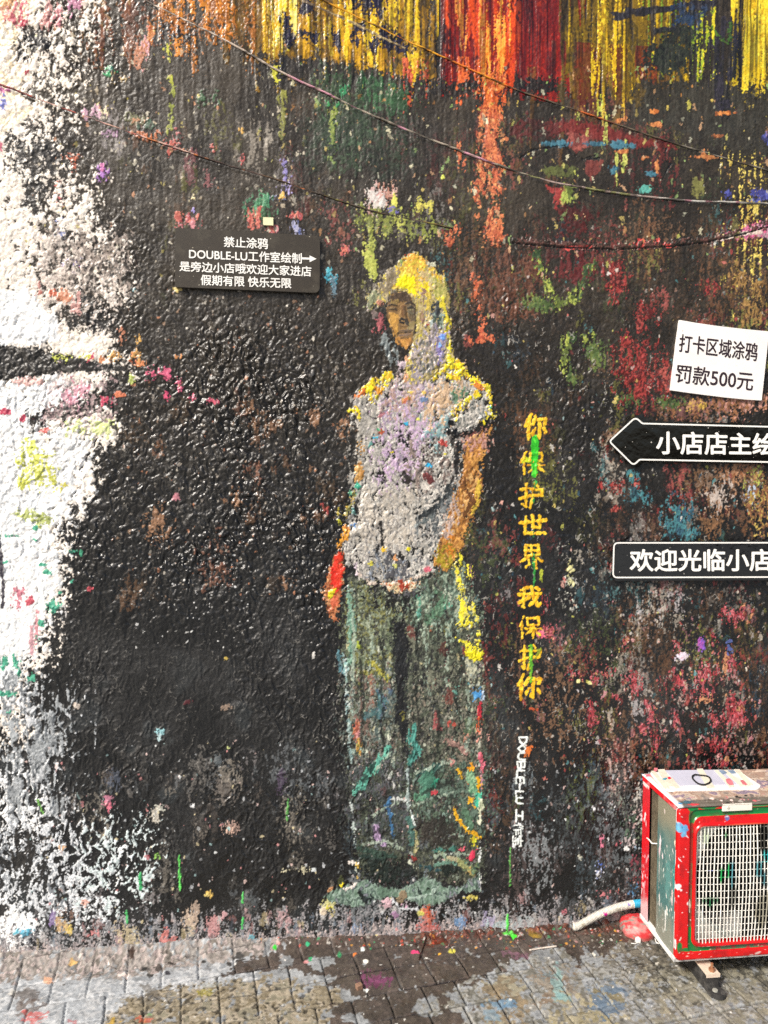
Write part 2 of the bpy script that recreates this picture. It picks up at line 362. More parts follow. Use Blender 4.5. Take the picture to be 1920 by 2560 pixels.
fall(1420, 1720, -40, 190, ['#d8b418', '#b08a10', '#ecd030'], 1.05, wob=60)
fall(1600, 1760, -40, 110, ['#5c7c1c', '#8ca424', '#3c5a1c'], 1.0, wob=60)
fall(1745, 1790, -40, 190, ['#c8c424', '#8aa024', '#e8d830'], .3, wob=40)
fall(1820, 1990, -40, 205, ['#6e5a10', '#8a7010', '#4a3e10'], -.9, nz='v2', wob=20)
fall(1830, 1990, -40, 215, ['#e2c01c', '#f0d834', '#d0a814'], .05, wob=40)
fall(1862, 1990, -40, 205, ['#f2dc3c', '#ecc81e'], .3, wob=26)
fall(1800, 1960, 190, 700, ['#c8a41c', '#e8d040', '#7c6a18'], 1.75, nz='v0', wob=80, rag=.7)
fall(1850, 1900, 200, 640, ['#c8a41c', '#e8d040', '#9a8220'], 1.1, nz='v0', wob=60, rag=.9)
fall(420, 640, -40, 100, ['#8a5418', '#b06a1c', '#5c3c14', '#c87c24'], .45, nz='v2', wob=44, rag=.6)
fall(400, 580, -40, 60, ['#c8741e', '#d88a2c', '#8a4c18'], .4, nz='v1', wob=40, rag=1.)
fall(200, 420, -40, 90, ['#5c3c2c', '#7c4c30', '#8a6a40'], .6, nz='v2', wob=40, rag=.8)
fall(1110, 1290, 150, 235, ['#c84a1c', '#e0682c', '#8c2c14'], .7, wob=40)
fall(960, 1110, 150, 225, ['#b8442c', '#d0643c', '#7c2c20'], .8, wob=30, rag=.5)
fall(1300, 1900, 200, 330, ['#4c3414', '#6a4a18', '#5c2c18'], 1.2, nz='v2', wob=40, alpha=.7)
# dark brown-black bar brushed over the foot of the drips
W.P([(640, 142), (800, 150), (960, 172), (1010, 196), (1010, 230), (640, 225)], ['#2c2720', '#383229'], soft=20, kn=.4, cap=.9)
W.P([(1000, 196), (1130, 205), (1210, 200), (1210, 238), (1000, 240)], ['#1e1812', '#2a2018'], soft=14, kn=.6, cap=.6)
W.P([(1290, 195), (1400, 205), (1420, 235), (1290, 235)], ['#221a14'], soft=14, kn=.6, cap=.6)
W.P([(1600, 200), (1840, 208), (1900, 230), (1960, 235), (1960, 420), (1700, 330), (1560, 300)], ['#302b20', '#37342a'], soft=30, kn=.35, cap=.9)
# navy dabs and dark strokes
for x, y, rx, ry in [(768, 22, 18, 16), (772, 88, 34, 14), (892, 84, 10, 26), (930, 6, 42, 26), (960, 88, 22, 20), (985, 105, 26, 14), (1012, 122, 18, 12), (905, 62, 8, 14), (842, 100, 9, 22), (720, 96, 14, 20), (935, 112, 14, 14), (716, 70, 10, 26)]:
    W.O(x, y, rx, ry, ['#1a1530', '#221c34', '#15131c'], kn=.7, cap=.8, ang=random.uniform(-.3, .3), nz='s1')
_st = W.noise(.0045, .14, 51) + .7 * W.noise(.014, .22, 52)
_k = (1 - sstep(150, 260, V + 20 * N['n3'])) * sstep(560, 680, U); _d = sstep(.1, 1.1, _st) * .62 + sstep(.2, 1.6, W.noise(.08, .12, 53)) * .35
W.col *= (1 - np.clip(_k * _d, 0, .8))[..., None]
W.L([(1545, 40), (1620, 26), (1690, 20), (1790, 4)], 11, ['#1c1a20', '#2c2a30', '#241f1c'], kn=.7, nz='h1')
W.L([(1640, 78), (1720, 74)], 9, ['#1c1a18', '#2c2a30'], kn=.7, nz='h1')
W.P([(1690, 20), (1760, 18), (1755, 60), (1690, 66)], ['#23304a', '#2a3850', '#22262a'], soft=16, kn=.6, cap=.4)
W.P([(1680, 70), (1740, 60), (1750, 110), (1720, 170), (1660, 190), (1610, 165), (1625, 120)], ['#23231c', '#2c3024', '#1c1c16'], soft=18, kn=.6, cap=.8)
W.L([(1810, 60), (1795, 110), (1800, 240), (1815, 285)], [14, 16, 13, 6], ['#22201f', '#2a2630', '#1a1815'], kn=.8, nz='v1')
W.L([(1845, 60), (1835, 190)], [10, 12], ['#24222c', '#1c1c1a'], kn=.8, nz='v1')
W.L([(1780, 70), (1805, 100), (1822, 110), (1826, 60)], 4, ['#4c6c20', '#34541c'], kn=1., bias=-.2)
W.O(1715, 52, 16, 8, ['#24406c', '#2c3c50'], kn=.8, cap=.4)

# --- green, red and blue patches between the cables
W.O(930, 225, 62, 34, ['#2a4628', '#35623a', '#263c26'], soft=26, kn=.5, cap=.6, bias=-.15, ang=.2, nz='v0')
W.O(985, 250, 40, 34, ['#37603a', '#2c4a2c'], soft=24, kn=.4, cap=.7)
W.P([(790, 190), (860, 195), (900, 260), (930, 330), (900, 420), (830, 410), (800, 330)], ['#2f3a28', '#3a4c32', '#2a3022', '#486444'], soft=40, kn=.45, cap=.6)
W.P([(770, 300), (1010, 300), (1030, 420), (960, 430), (880, 380), (760, 400)], ['#232a1d', '#2f3f2b'], soft=40, kn=.5, cap=.3, alpha=.8)
W.P([(1360, 306), (1440, 303), (1520, 318), (1600, 345), (1680, 352), (1690, 372), (1600, 370), (1500, 352), (1420, 336), (1360, 330)], ['#6c1c14', '#7c241a', '#54180f'], soft=11, kn=.35)
W.P([(1415, 335), (1480, 340), (1470, 366), (1440, 384), (1420, 370)], ['#8a3c30', '#a04a3c', '#743028'], soft=8, kn=.4)
W.P([(1460, 405), (1505, 402), (1500, 430), (1476, 452), (1462, 430)], ['#6c2c24', '#7c3428'], soft=8, kn=.4)
W.P([(1300, 300), (1400, 310), (1400, 340), (1240, 345)], ['#5c201a', '#3c1c14'], soft=16, kn=.6, cap=.4)
for x, y, rx, ry in [(1395, 361, 34, 8), (1545, 362, 26, 10), (1575, 366, 16, 8), (1490, 362, 30, 6), (1535, 425, 14, 10), (1625, 436, 16, 6)]:
    W.O(x, y, rx, ry, ['#2c5c70', '#38788c', '#2c4850'], kn=.4, cap=.9)
for x, y, rx, ry in [(1912, 348, 10, 14), (1818, 487, 12, 13), (1900, 484, 26, 12), (1892, 500, 20, 6)]:
    W.O(x, y, rx, ry, ['#3a3c8c', '#5058b0', '#2c2c5c'], kn=.6, cap=.8)
W.P([(1810, 590), (1860, 570), (1930, 552), (1930, 592), (1880, 596)], ['#d8649a', '#c84878', '#b8889a'], soft=12, kn=.4, cap=.9)
W.L([(1800, 600), (1840, 586), (1900, 580)], 5, ['#cfc0b0', '#d8b0a8'], kn=.5)
W.P([(1375, 470), (1410, 468), (1416, 500), (1388, 520)], ['#7c1c18', '#a02c24'], soft=9, kn=.5)
W.O(1418, 488, 16, 22, ['#8c9c28', '#a8b834', '#5c6c20'], kn=.5, ang=.5)
W.P([(1400, 520), (1500, 530), (1480, 570), (1400, 590)], ['#5c1c16', '#44160f'], soft=20, kn=.6, cap=.4)
W.P([(1400, 640), (1480, 640), (1500, 680), (1440, 700), (1390, 690)], ['#5c1a18', '#6c2420'], soft=22, kn=.6, cap=.4, nz='s1')
W.O(1745, 470, 14, 24, ['#6c6a28', '#7c7a30'], kn=.4)
W.O(1612, 474, 15, 7, ['#3c9a8c', '#50b0a0'], kn=.6)
W.O(1838, 560, 9, 34, ['#7c7434', '#4a4424'], kn=.5); W.O(1540, 300, 8, 20, ['#6c5220'], kn=.5); W.O(1597, 235, 12, 30, ['#5c4a20', '#4a3c1c'], kn=.5); W.O(1402, 228, 11, 26, ['#4a3c1c'], kn=.6)
W.O(1400, 430, 34, 14, ['#4c5020', '#5c6424'], kn=.5, cap=.6)
for x, y in [(1500, 252), (1495, 268), (1402, 452), (1440, 430), (1432, 405), (1545, 400), (1552, 415), (1540, 450), (1560, 395), (1512, 343), (1520, 350), (1518, 310), (1564, 360), (1445, 300)]:
    W.O(x + random.uniform(-3, 3), y, random.uniform(3, 6), random.uniform(10, 18), ['#a8b02c', '#c8cc48', '#6c7820'], kn=1.1, cap=.4, nz='v0', bias=-.15)
for x, y, rx, ry in [(1635, 280, 12, 5), (1637, 312, 14, 6), (1552, 302, 14, 8), (1765, 394, 34, 5), (1757, 388, 6, 10), (1640, 420, 5, 14), (1605, 395, 12, 5), (1550, 380, 22, 4), (1812, 284, 20, 4), (1795, 340, 12, 4)]:
    W.O(x, y, rx, ry, ['#b8641c', '#d88430', '#8c4c1c'], kn=.7, cap=.8)
for x, y, rx, ry in [(1600, 612, 22, 8), (1450, 618, 26, 5), (1420, 620, 12, 5), (1630, 610, 8, 6), (1645, 604, 12, 6), (1672, 612, 12, 5)]:
    W.O(x, y, rx, ry, ['#c8241c', '#e04434', '#a85a5c'], kn=.7)

# orange runs
for p, w in [([(1222, 200), (1216, 260), (1222, 330), (1220, 400)], [16, 14, 12, 13]), ([(1248, 200), (1244, 260), (1240, 330), (1232, 360)], [14, 10, 9, 8]), ([(1220, 360), (1236, 385), (1248, 400)], [14, 16, 12]), ([(1206, 412), (1204, 450), (1196, 500)], [10, 13, 9]), ([(1235, 440), (1230, 540), (1236, 590)], [7, 10, 20]), ([(1138, 560), (1126, 600)], [10, 12]), ([(1150, 360), (1148, 420)], [4, 5])]:
    W.L(p, w, ['#b8501c', '#d8702c', '#a04018', '#e08a44'], soft=8, kn=1.0, nz='s1', bias=-.2)
W.specks(120, (1190, 190, 1265, 620), 1.5, 6, ['#e87c30', '#c8501c', '#f0a050'])
for x, y, rx, ry in [(1190, 720, 10, 26), (1196, 770, 8, 24), (1205, 830, 8, 30), (1200, 850, 30, 8), (1180, 690, 8, 8), (1020, 640, 6, 5)]:
    W.O(x, y, rx, ry, ['#b84418', '#d8682c', '#7c2c14'], kn=1., bias=-.2, nz='s1')
W.P([(1240, 640), (1300, 650), (1330, 760), (1260, 800), (1200, 760)], ['#54301c', '#6c4028', '#3c2418'], soft=34, kn=.8, cap=.2, nz='s1')
# yellow-green strokes
for p, w in [([(1335, 635), (1350, 670), (1365, 700), (1380, 730)], [8, 10, 6, 5]), ([(1480, 660), (1462, 700), (1445, 725), (1420, 750)], [5, 7, 8, 10]), ([(1390, 760), (1430, 750)], 9), ([(1418, 850), (1412, 890), (1410, 930)], [12, 8, 5]), ([(1340, 740), (1370, 765)], 6), ([(1420, 850), (1470, 840)], 7)]:
    W.L(p, np.array(w) * .8, ['#5c6c20', '#a8b42c', '#4c6424', '#2c4420'], soft=9, kn=1.1, nz='s1', bias=-.25)
for x, y, rx, ry in [(1490, 880, 20, 30), (1350, 760, 36, 16), (1680, 1010, 30, 14), (1570, 1000, 24, 12), (1430, 940, 12, 20)]:
    W.O(x, y, rx, ry, ['#3c4c24', '#4c6428', '#64742c'], kn=.9, bias=-.2, nz='s1')
# red patches
for x, y, rx, ry in [(1590, 930, 46, 60), (1600, 960, 30, 34), (1665, 940, 22, 40), (1600, 800, 14, 26), (1540, 700, 24, 40), (1535, 670, 12, 8), (1620, 790, 18, 26), (1770, 720, 26, 14), (1560, 860, 24, 20), (1545, 1270, 12, 12), (1525, 1215, 34, 12), (1588, 1208, 8, 14)]:
    W.O(x, y, rx, ry, ['#5c1814', '#a02c24', '#541612', '#a84438'], kn=1.1, bias=-.45, nz='s1')
for x, y, rx, ry in [(1595, 1240, 24, 16), (1700, 1300, 34, 40), (1710, 1330, 24, 18), (1480, 1020, 0.5, .5), (1585, 1190, 14, 10)]:
    W.O(x, y, max(rx, 4), max(ry, 4), ['#2c5c70', '#3a8088', '#244450'], kn=1., bias=-.2, nz='s1')
for x, y, rx, ry in [(1895, 720, 22, 20), (1870, 560, 1, 1), (1850, 700, 20, 34), (1880, 780, 24, 30)]:
    W.O(x, y, max(rx, 5), max(ry, 5), ['#6c4c1c', '#a07830', '#4c381c'], kn=1., bias=-.2, nz='s1')
for x, y, rx, ry, c in [(1870, 1010, 50, 26, '#c88c78'), (1800, 1010, 40, 24, '#8c5c58'), (1740, 1015, 24, 14, '#c8a018'), (1700, 1030, 40, 18, '#6c4440'), (1885, 1120 + 90, 16, 30, '#a8b82c'), (1790, 1240, 30, 40, '#b8a89c'), (1880, 1230, 20, 16, '#b8c8dc'), (1750, 1200, 40, 30, '#7c6450'), (1840, 1180, 34, 22, '#8c5428'), (1900, 1260, 20, 60, '#b89c34'), (1780, 1300, 20, 40, '#8c6038')]:
    W.O(x, y, rx, ry, [c, BRWN[random.randrange(4)], c], kn=1., bias=-.2, nz='s1')
# red-pink speckled zone above the air conditioner
for x, y, rx, ry in [(1365, 1510, 8, 18), (1375, 1580, 14, 14), (1440, 1685, 18, 14), (1515, 1685, 14, 16), (1588, 1705, 22, 24), (1490, 1700, 10, 14), (1690, 1705, 30, 22), (1760, 1680, 20, 24), (1780, 1590, 12, 14), (1840, 1540, 26, 20), (1545, 1745, 20, 8), (1820, 1660, 20, 34), (1830, 1780, 34, 40), (1800, 1800, 16, 16), (1480, 1790, 12, 34), (1626, 1790, 14, 26), (1690, 1795, 10, 20), (1610, 1830, 22, 14), (1640, 1860, 10, 30), (1755, 1730, 24, 22), (1795, 1860, 20, 18), (1800, 1905, 30, 16), (1560, 1610, 8, 14), (1690, 1615, 8, 14)]:
    W.O(x, y, rx, ry, ['#5c1c20', '#b02c34', '#8c2c38', '#c86068', '#7c2420', '#c08050'], kn=1.1, bias=-.6, nz='s1')
W.O(1755, 1612, 8, 14, ['#b848b8', '#7c4cc0'], kn=.6); W.O(1700, 1640, 14, 8, ['#d8c8d8'], kn=.8); W.O(1822, 1620, 6, 20, ['#4c5c9c'], kn=.8)
for x, y in [(1446, 1704), (1472, 1706)]: W.O(x, y, 5, 5, ['#e8e08c'], kn=.3)
W.O(1425, 1418, 8, 14, ['#e2dc8c', '#c8c07c'], kn=.5); W.O(1425, 1450, 6, 10, ['#d8d490'], kn=.9); W.specks(40, (1405, 1440, 1440, 1540), 1.2, 4, ['#d8d8c8', '#b0b0a0'])
W.O(1352, 1583, 11, 8, ['#e05878', '#e87890'], kn=.6)

# --- upper left field: dabs and runs
for x, y, rx, ry, c in [(830, 258, 12, 8, '#3c9c5c'), (862, 228, 10, 12, '#3c8c5c'), (715, 425, 11, 36, '#8c80c0'), (708, 478, 14, 16, '#a89cd8'), (690, 495, 26, 8, '#6c78a8'), (705, 490, 10, 8, '#e0b040'),
                     (255, 428, 11, 18, '#b878d0'), (250, 418, 10, 10, '#d870b0'), (180, 395, 18, 10, '#d87048'), (185, 412, 8, 16, '#c8603c'), (146, 458, 9, 8, '#d86438'), (147, 498, 10, 26, '#c85858'), (276, 182, 14, 12, '#2c9c60'), (284, 175, 10, 10, '#4c7c6c'), (294, 196, 14, 10, '#b8a070'),
                     (235, 282, 26, 13, '#c89cb0'), (262, 276, 14, 8, '#d8c8a0'), (275, 332, 14, 10, '#b890b0'), (365, 342, 24, 9, '#d87838'), (345, 338, 14, 6, '#b86838'), (398, 328, 8, 8, '#d87848'), (428, 368, 16, 16, '#c85848'), (445, 345, 8, 18, '#b85858'), (535, 372, 10, 14, '#c86458'), (605, 398, 6, 12, '#c85450'), (468, 378, 14, 5, '#d88850'),
                     (603, 326, 9, 6, '#d8a428'), (335, 300, 30, 12, '#6c6c4c'), (350, 302, 22, 6, '#c89068'), (372, 70, 9, 8, '#d8704c'), (483, 498, 8, 8, '#d8c890'), (483, 524, 5, 5, '#a090d8'), (520, 248, 24, 16, '#3c5c3c'), (370, 315, 20, 10, '#4c6450'),
                     (820, 682, 8, 10, '#30b0c8'), (830, 695, 9, 14, '#28a0b8'), (824, 675, 10, 6, '#40b8c8'), (835, 720, 8, 22, '#5c7c8c'), (345, 122 + 600, 14, 5, '#88c0c8'), (440, 722, 14, 7, '#c8b058'), (190, 668, 18, 16, '#6c64b8'), (180, 655, 22, 9, '#9c90c8'), (208, 672, 14, 6, '#c83050'), (145, 555, 16, 12, '#8c98d0'), (72, 637, 8, 10, '#d87858'), (150, 585, 14, 12, '#98a0d0')]:
    W.O(x, y, rx * .9, ry * .9, [c, c, '#3a332a'], kn=1., cap=.8, bias=-.08, nz='s1', h=.001)
for x, y, rx, ry in [(640, 515, 20, 26), (660, 500, 16, 16), (655, 535, 26, 14)]: W.O(x, y, rx, ry, ['#2c6c48', '#3c8c5c', '#24502c'], kn=.9, bias=-.1, nz='s1')
for x, y, rx, ry in [(627, 545, 9, 20), (645, 540, 8, 16), (640, 560, 12, 12), (680, 575, 10, 8), (735, 540, 14, 7), (470, 545, 18, 10), (445, 540, 10, 8), (450, 560, 8, 8), (480, 560, 14, 14), (863, 625, 14, 8)]:
    W.O(x, y, rx, ry, ['#b84c3c', '#d87058', '#a83c40', '#d08088'], kn=.9, nz='s1')
for p, w, c in [([(428, 195), (430, 230), (428, 330)], [6, 5, 3], ['#a8ac30', '#8c9430']), ([(690, 175), (692, 210)], [8, 5], ['#c8c434', '#e0dc50']), ([(704, 230), (706, 350)], [4, 3], ['#8c8c38', '#6c6c30']), ([(832, 250), (830, 400)], [5, 3], ['#6c8430', '#8c9c38']), ([(420, 120), (422, 150)], [5, 3], ['#b8b830', '#c8c850']), ([(930, 540), (932, 640)], [12, 5], ['#6c7428', '#a8b034', '#4c5424']),
                ([(735, 560), (745, 580), (752, 600)], [6, 8, 8], ['#4c5c9c', '#a8a8c8']), ([(480, 390), (478, 450)], [12, 8], ['#7c4848', '#6c4040']), ([(520, 420), (525, 460)], [6, 8], ['#8c5454']), ([(360, 110), (352, 150), (348, 170)], [14, 9, 5], ['#b87c5c', '#c89098']), ([(915, 620), (925, 660), (935, 690)], [8, 12, 7], ['#a8b02c', '#c8cc40'])]:
    W.L(p, w, c, soft=6, kn=1., nz='s1')
for x, y, rx, ry in [(445, 65, 24, 28), (425, 30, 26, 14), (535, 30, 18, 26), (500, 75, 20, 14), (380, 90, 14, 30)]:
    W.O(x, y, rx, ry, ['#b8702c', '#8c5424', '#c8842c'], kn=1., bias=-.25, nz='s1')
W.P([(400, 60), (480, 60), (480, 100), (400, 105)], ['#262220'], soft=16, kn=.8, cap=.4)
W.O(940, 500, 18, 30, ['#c8c4b8', '#d8a8a0'], kn=1., bias=-.1, nz='s1'); W.O(970, 490, 16, 26, ['#d8b0a0', '#b87860'], kn=1., bias=-.2, nz='s1'); W.O(985, 505, 6, 20, ['#d8d830'], kn=.8); W.O(980, 522, 14, 8, ['#7068b0'], kn=.9)
W.O(1062, 512, 14, 14, ['#d8d028', '#b8b024'], kn=.9, nz='s1'); W.O(1108, 443, 5, 5, ['#d0d828'], kn=.3)
W.P([(900, 520), (1000, 540), (1100, 570), (1070, 590), (960, 580), (900, 560)], ['#8c9428', '#6c7428', '#b8bc38'], soft=16, kn=1.1, cap=.2, nz='s1', bias=-.3)
for x, y in [(930, 490), (952, 500)]: W.O(x, y, 10, 14, ['#d0c8c0'], kn=1., nz='s1')

# --- left edge: white paint over black, broken along the lumps
WHT = ['#f2e6d6', '#ecdfcf', '#f4ebdf', '#e2d6c8']; WHC = ['#f2f1ee', '#eef0f1', '#f6f5f2', '#dfe3e6']; CRM = ['#f6e8cc', '#f3dfbc', '#f6efe2']
white = [(-200, -60), (95, -60), (92, 40), (55, 60), (48, 130), (118, 140), (108, 165), (62, 200), (58, 235), (72, 260), (130, 268), (150, 300), (70, 300), (42, 335), (36, 400), (50, 430), (70, 470), (90, 520), (120, 556), (110, 575), (90, 640), (96, 720), (140, 760), (170, 830), (240, 850), (290, 890), (322, 925), (290, 945), (230, 960), (180, 1000), (290, 1060), (275, 1110), (228, 1150), (225, 1190), (200, 1240), (170, 1290), (168, 1330), (150, 1370), (160, 1440), (160, 1490), (125, 1560), (115, 1640), (75, 1680), (60, 1740), (78, 1800), (84, 1850), (40, 1870), (-20, 1880), (-200, 1900)]
W.P(white, WHT, soft=30, kn=.55, kr=.7, nz='n1', h=.0008, rough=.45, cap=1.15)
W.P([(-200, -60), (88, -60), (86, 40), (44, 70), (40, 150), (60, 190), (52, 235), (66, 262), (104, 275), (54, 300), (20, 330), (-200, 380)], CRM, soft=10, kn=.3, kr=.15, h=.0006, rough=.45)
# speckled halo beyond the edge
def halo(pts, soft, cap, pal=WHT, bias=-.5, kr=.8, kn=.6, nz='n1', **k): W.P(pts, pal, soft=soft, cap=cap, bias=bias, kr=kr, kn=kn, nz=nz, edge=.22, rough=.45, **k)
halo([(60, -60), (250, -60), (240, 60), (170, 120), (150, 190), (60, 190)], 60, .25)
halo([(30, 140), (140, 150), (190, 180), (190, 240), (130, 320), (30, 330)], 50, .2)
halo([(0, 250), (110, 260), (140, 300), (130, 420), (220, 440), (230, 560), (0, 560)], 50, .22)
halo([(40, 380), (200, 420), (240, 560), (310, 620), (320, 740), (40, 740)], 46, .34)
halo([(90, 600), (290, 630), (306, 760), (250, 830), (90, 830)], 34, .5, ['#d8ccc0', '#c8b8ac', '#e8dcd0'], bias=-.36)
W.P([(150, 545), (222, 552), (226, 572), (150, 580)], WHT, soft=10, kn=.6, nz='h1')
W.P([(-200, 735), (70, 722), (98, 760), (150, 800), (150, 850), (86, 862), (-200, 866)], WHC, soft=12, kn=.4, kr=.1, rough=.45)
W.P([(150, 860), (180, 822), (262, 826), (276, 860), (268, 890), (180, 888)], WHT, soft=12, kn=.5, kr=.2, rough=.45)
W.P([(-200, 956), (170, 940), (200, 1000), (110, 1080), (230, 1090), (190, 1240), (140, 1330), (130, 1500), (90, 1640), (30, 1760), (-200, 1800)], WHC, soft=44, kn=.5, kr=.25, rough=.45, cap=1.3)
# black wedge and smears back over the white
BLK = ['#211f1d', '#2a2724', '#1c1b1a']
W.P([(-200, 858), (0, 864), (70, 868), (150, 884), (240, 904), (326, 918), (300, 928), (200, 930), (140, 936), (80, 944), (0, 952), (-200, 962)], BLK, soft=6, kn=.5, kr=.1, h=-.0004, rough=.38)
for p, w in [([(80, 1050), (130, 1032), (200, 1020), (250, 1012)], [14, 18, 16, 10]), ([(190, 668), (300, 676)], [8, 10]), ([(60, 380), (110, 390), (150, 400)], [24, 30, 20]), ([(75, 440), (90, 470), (80, 500)], [10, 18, 16]), ([(40, 345), (60, 370), (45, 420)], [8, 12, 10]), ([(75, 100), (110, 110), (60, 125)], [16, 20, 12]), ([(180, 800), (270, 812)], [8, 12]), ([(270, 960), (290, 1000)], [14, 20]), ([(200, 730), (230, 780)], [10, 12])]:
    W.L(p, w, BLK, soft=14, kn=.9, kr=-.4, nz='s1', rough=.36)
W.P([(150, 950), (250, 960), (250, 1040), (140, 1040)], ['#8c8480', '#c8a8a8', '#5c5654'], soft=30, kn=.8, kr=-.5, cap=.0, nz='n1', alpha=.7)
W.P([(130, 575), (300, 600), (310, 720), (230, 740), (150, 700)], ['#4c443c', '#a8988c', '#2c2824'], soft=30, kn=.8, kr=-.6, cap=.1, nz='n1', alpha=.85)
for y in (1690, 1720): pass
# cool white haze of old paint on the lower left
SMK = ['#8c9296', '#a8aeb2', '#6c7276', '#c8ccd0']
halo([(-200, 1640), (70, 1680), (150, 1760), (140, 1900), (60, 2000), (-200, 2060)], 60, .3, SMK, bias=-.35, nz='v0')
halo([(-200, 1880), (60, 1960), (110, 2060), (60, 2110), (-200, 2120)], 60, .9, WHC, bias=-.2)
halo([(-200, 2000), (110, 2060), (230, 2120), (250, 2300), (-200, 2330)], 70, .5, ['#c4c8cc', '#dfe3e6', '#9aa0a6', '#e8eaec', '#7c8288'], bias=-.38)
halo([(250, 2080), (350, 2080), (360, 2200), (280, 2280), (200, 2260)], 50, .1, ['#d8e4e4', '#c0d0d0', '#e8eeee'], bias=-.5)
W.P([(-200, 2200), (40, 2260), (90, 2310), (60, 2400), (-200, 2410)], WHC, soft=24, kn=.6, kr=.1, rough=.5)
W.P([(20, 2090), (90, 2080), (110, 2150), (70, 2200), (30, 2170)], BLK, soft=24, kn=.9, kr=-.2, nz='s1')
W.O(4, 2275, 22, 16, BLK, kn=.5); W.O(55, 2342, 26, 18, ['#f2f2f2', '#e8eaec'], kn=.4, h=.006); W.O(62, 2326, 18, 8, ['#38a0c0', '#50b8cc'], kn=.5, h=.004)
for x, y, rx, ry in [(130, 1830, 14, 50), (90, 1880, 20, 60), (130, 1800, 12, 14), (100, 1930, 20, 40), (140, 2020, 30, 30), (30, 1990, 30, 50)]:
    W.O(x, y, rx, ry, SMK, kn=.8, bias=-.2, nz='v0', alpha=.85)
# tints on the white
for x, y, rx, ry, pal in [(100, 1160, 30, 26, ['#c8cc1c', '#d8dc3c']), (62, 1170, 16, 40, ['#c0c818', '#d4d850']), (118, 1190, 24, 26, ['#b8bc18', '#d8dc58']), (60, 1215, 10, 12, ['#c8cc1c']), (154, 1217, 9, 8, ['#d8d018']), (75, 1110, 14, 14, ['#d0d83c']), (230, 1070, 50, 16, ['#d0d88c', '#c8d878']), (60, 1285, 24, 12, ['#b8c468']), (110, 1300, 22, 12, ['#a8b458']),
                          (48, 1490, 14, 22, ['#d08490', '#c86c80']), (76, 1500, 9, 8, ['#d04c60']), (92, 1570, 6, 40, ['#d89098', '#c86070']), (80, 1610, 4, 40, ['#d8a0a8']), (190, 985, 26, 24, ['#b8506c', '#d8a0b0']), (70, 955, 30, 8, ['#d8a8a0']), (15, 1030, 14, 5, ['#c83058']), (72, 1046, 14, 6, ['#c02850']), (108, 1075, 12, 5, ['#c85048']), (160, 895, 20, 8, ['#c8d028']), (210, 892, 18, 6, ['#c8c828']), (228, 895, 8, 8, ['#d03060']), (250, 900, 20, 6, ['#d88850']), (285, 890, 14, 10, ['#d8a048']), (270, 1000, 16, 10, ['#d03c60']), (300, 988, 12, 6, ['#d87040']),
                          (345, 850, 6, 12, ['#d8a020']), (338, 890, 9, 18, ['#d86830', '#d8a048']), (350, 910, 9, 6, ['#d88040']), (330, 950, 7, 12, ['#a8b840']), (305, 840, 9, 14, ['#d88860']), (190, 760, 10, 20, ['#c89088']), (160, 740, 14, 12, ['#d0845c']), (135, 735, 7, 7, ['#d86438']), (100, 725, 12, 14, ['#a84c38', '#c88c80']), (385, 935, 14, 14, ['#d85078', '#c84068']), (420, 930, 9, 14, ['#e05880', '#c84870']), (448, 962, 7, 12, ['#d05078']), (420, 990, 8, 9, ['#d8386c']), (482, 996, 7, 8, ['#d84870']), (530, 1005, 12, 9, ['#c04460']), (440, 890, 8, 6, ['#d88c40']),
                          (40, 30, 20, 30, ['#d07078', '#c86470']), (55, 30, 7, 24, ['#c85c6c']), (20, 30, 12, 14, ['#e0a088']), (60, 60, 5, 8, ['#c85060']), (18, 8, 14, 8, ['#e8b080']), (10, 225, 10, 10, ['#b05088']), (6, 258, 7, 16, ['#6068b0']), (3, 370, 6, 18, ['#d06078']), (68, 180, 5, 6, ['#a83040']), (125, 40, 20, 30, ['#d8a8a0', '#c88c88']), (185, 10, 14, 20, ['#c88ca8']), (145, 36, 12, 18, ['#d89498'])]:
    W.O(x, y, rx, ry, pal, kn=.9, kr=.3, bias=-.1, cap=.7, nz='s1', h=.0006)
GRN = ['#2c9c7c', '#3cae8c', '#28906c']
for x, y, rx, ry in [(20, 1340, 22, 3), (8, 1405, 14, 4), (100, 1412, 16, 4), (125, 1430, 12, 5), (185, 1378, 12, 4), (200, 1385, 8, 6), (178, 1455, 6, 5), (150, 1480, 5, 5), (135, 1515, 14, 14), (105, 1558, 8, 6), (92, 1595, 7, 7), (10, 1650, 10, 12), (40, 1655, 10, 16), (48, 1680, 4, 14), (78, 1695, 8, 10), (18, 1735, 20, 5), (88, 1320, 6, 5), (27, 1780, 7, 4), (8, 1665, 6, 10), (90, 1350, 6, 3)]:
    W.O(x, y, rx, ry, GRN, kn=.7, bias=-.05, nz='s1')
for p, w in [([(0, 1340), (8, 1470), (6, 1520)], [3, 6, 3]), ([(168, 1310), (172, 1370)], [2, 1]), ([(162, 1510), (166, 1545)], 1.6)]: W.L(p, w, ['#3c3844'] if w == [3, 6, 3] else ['#d8d4d0'], kn=.4)

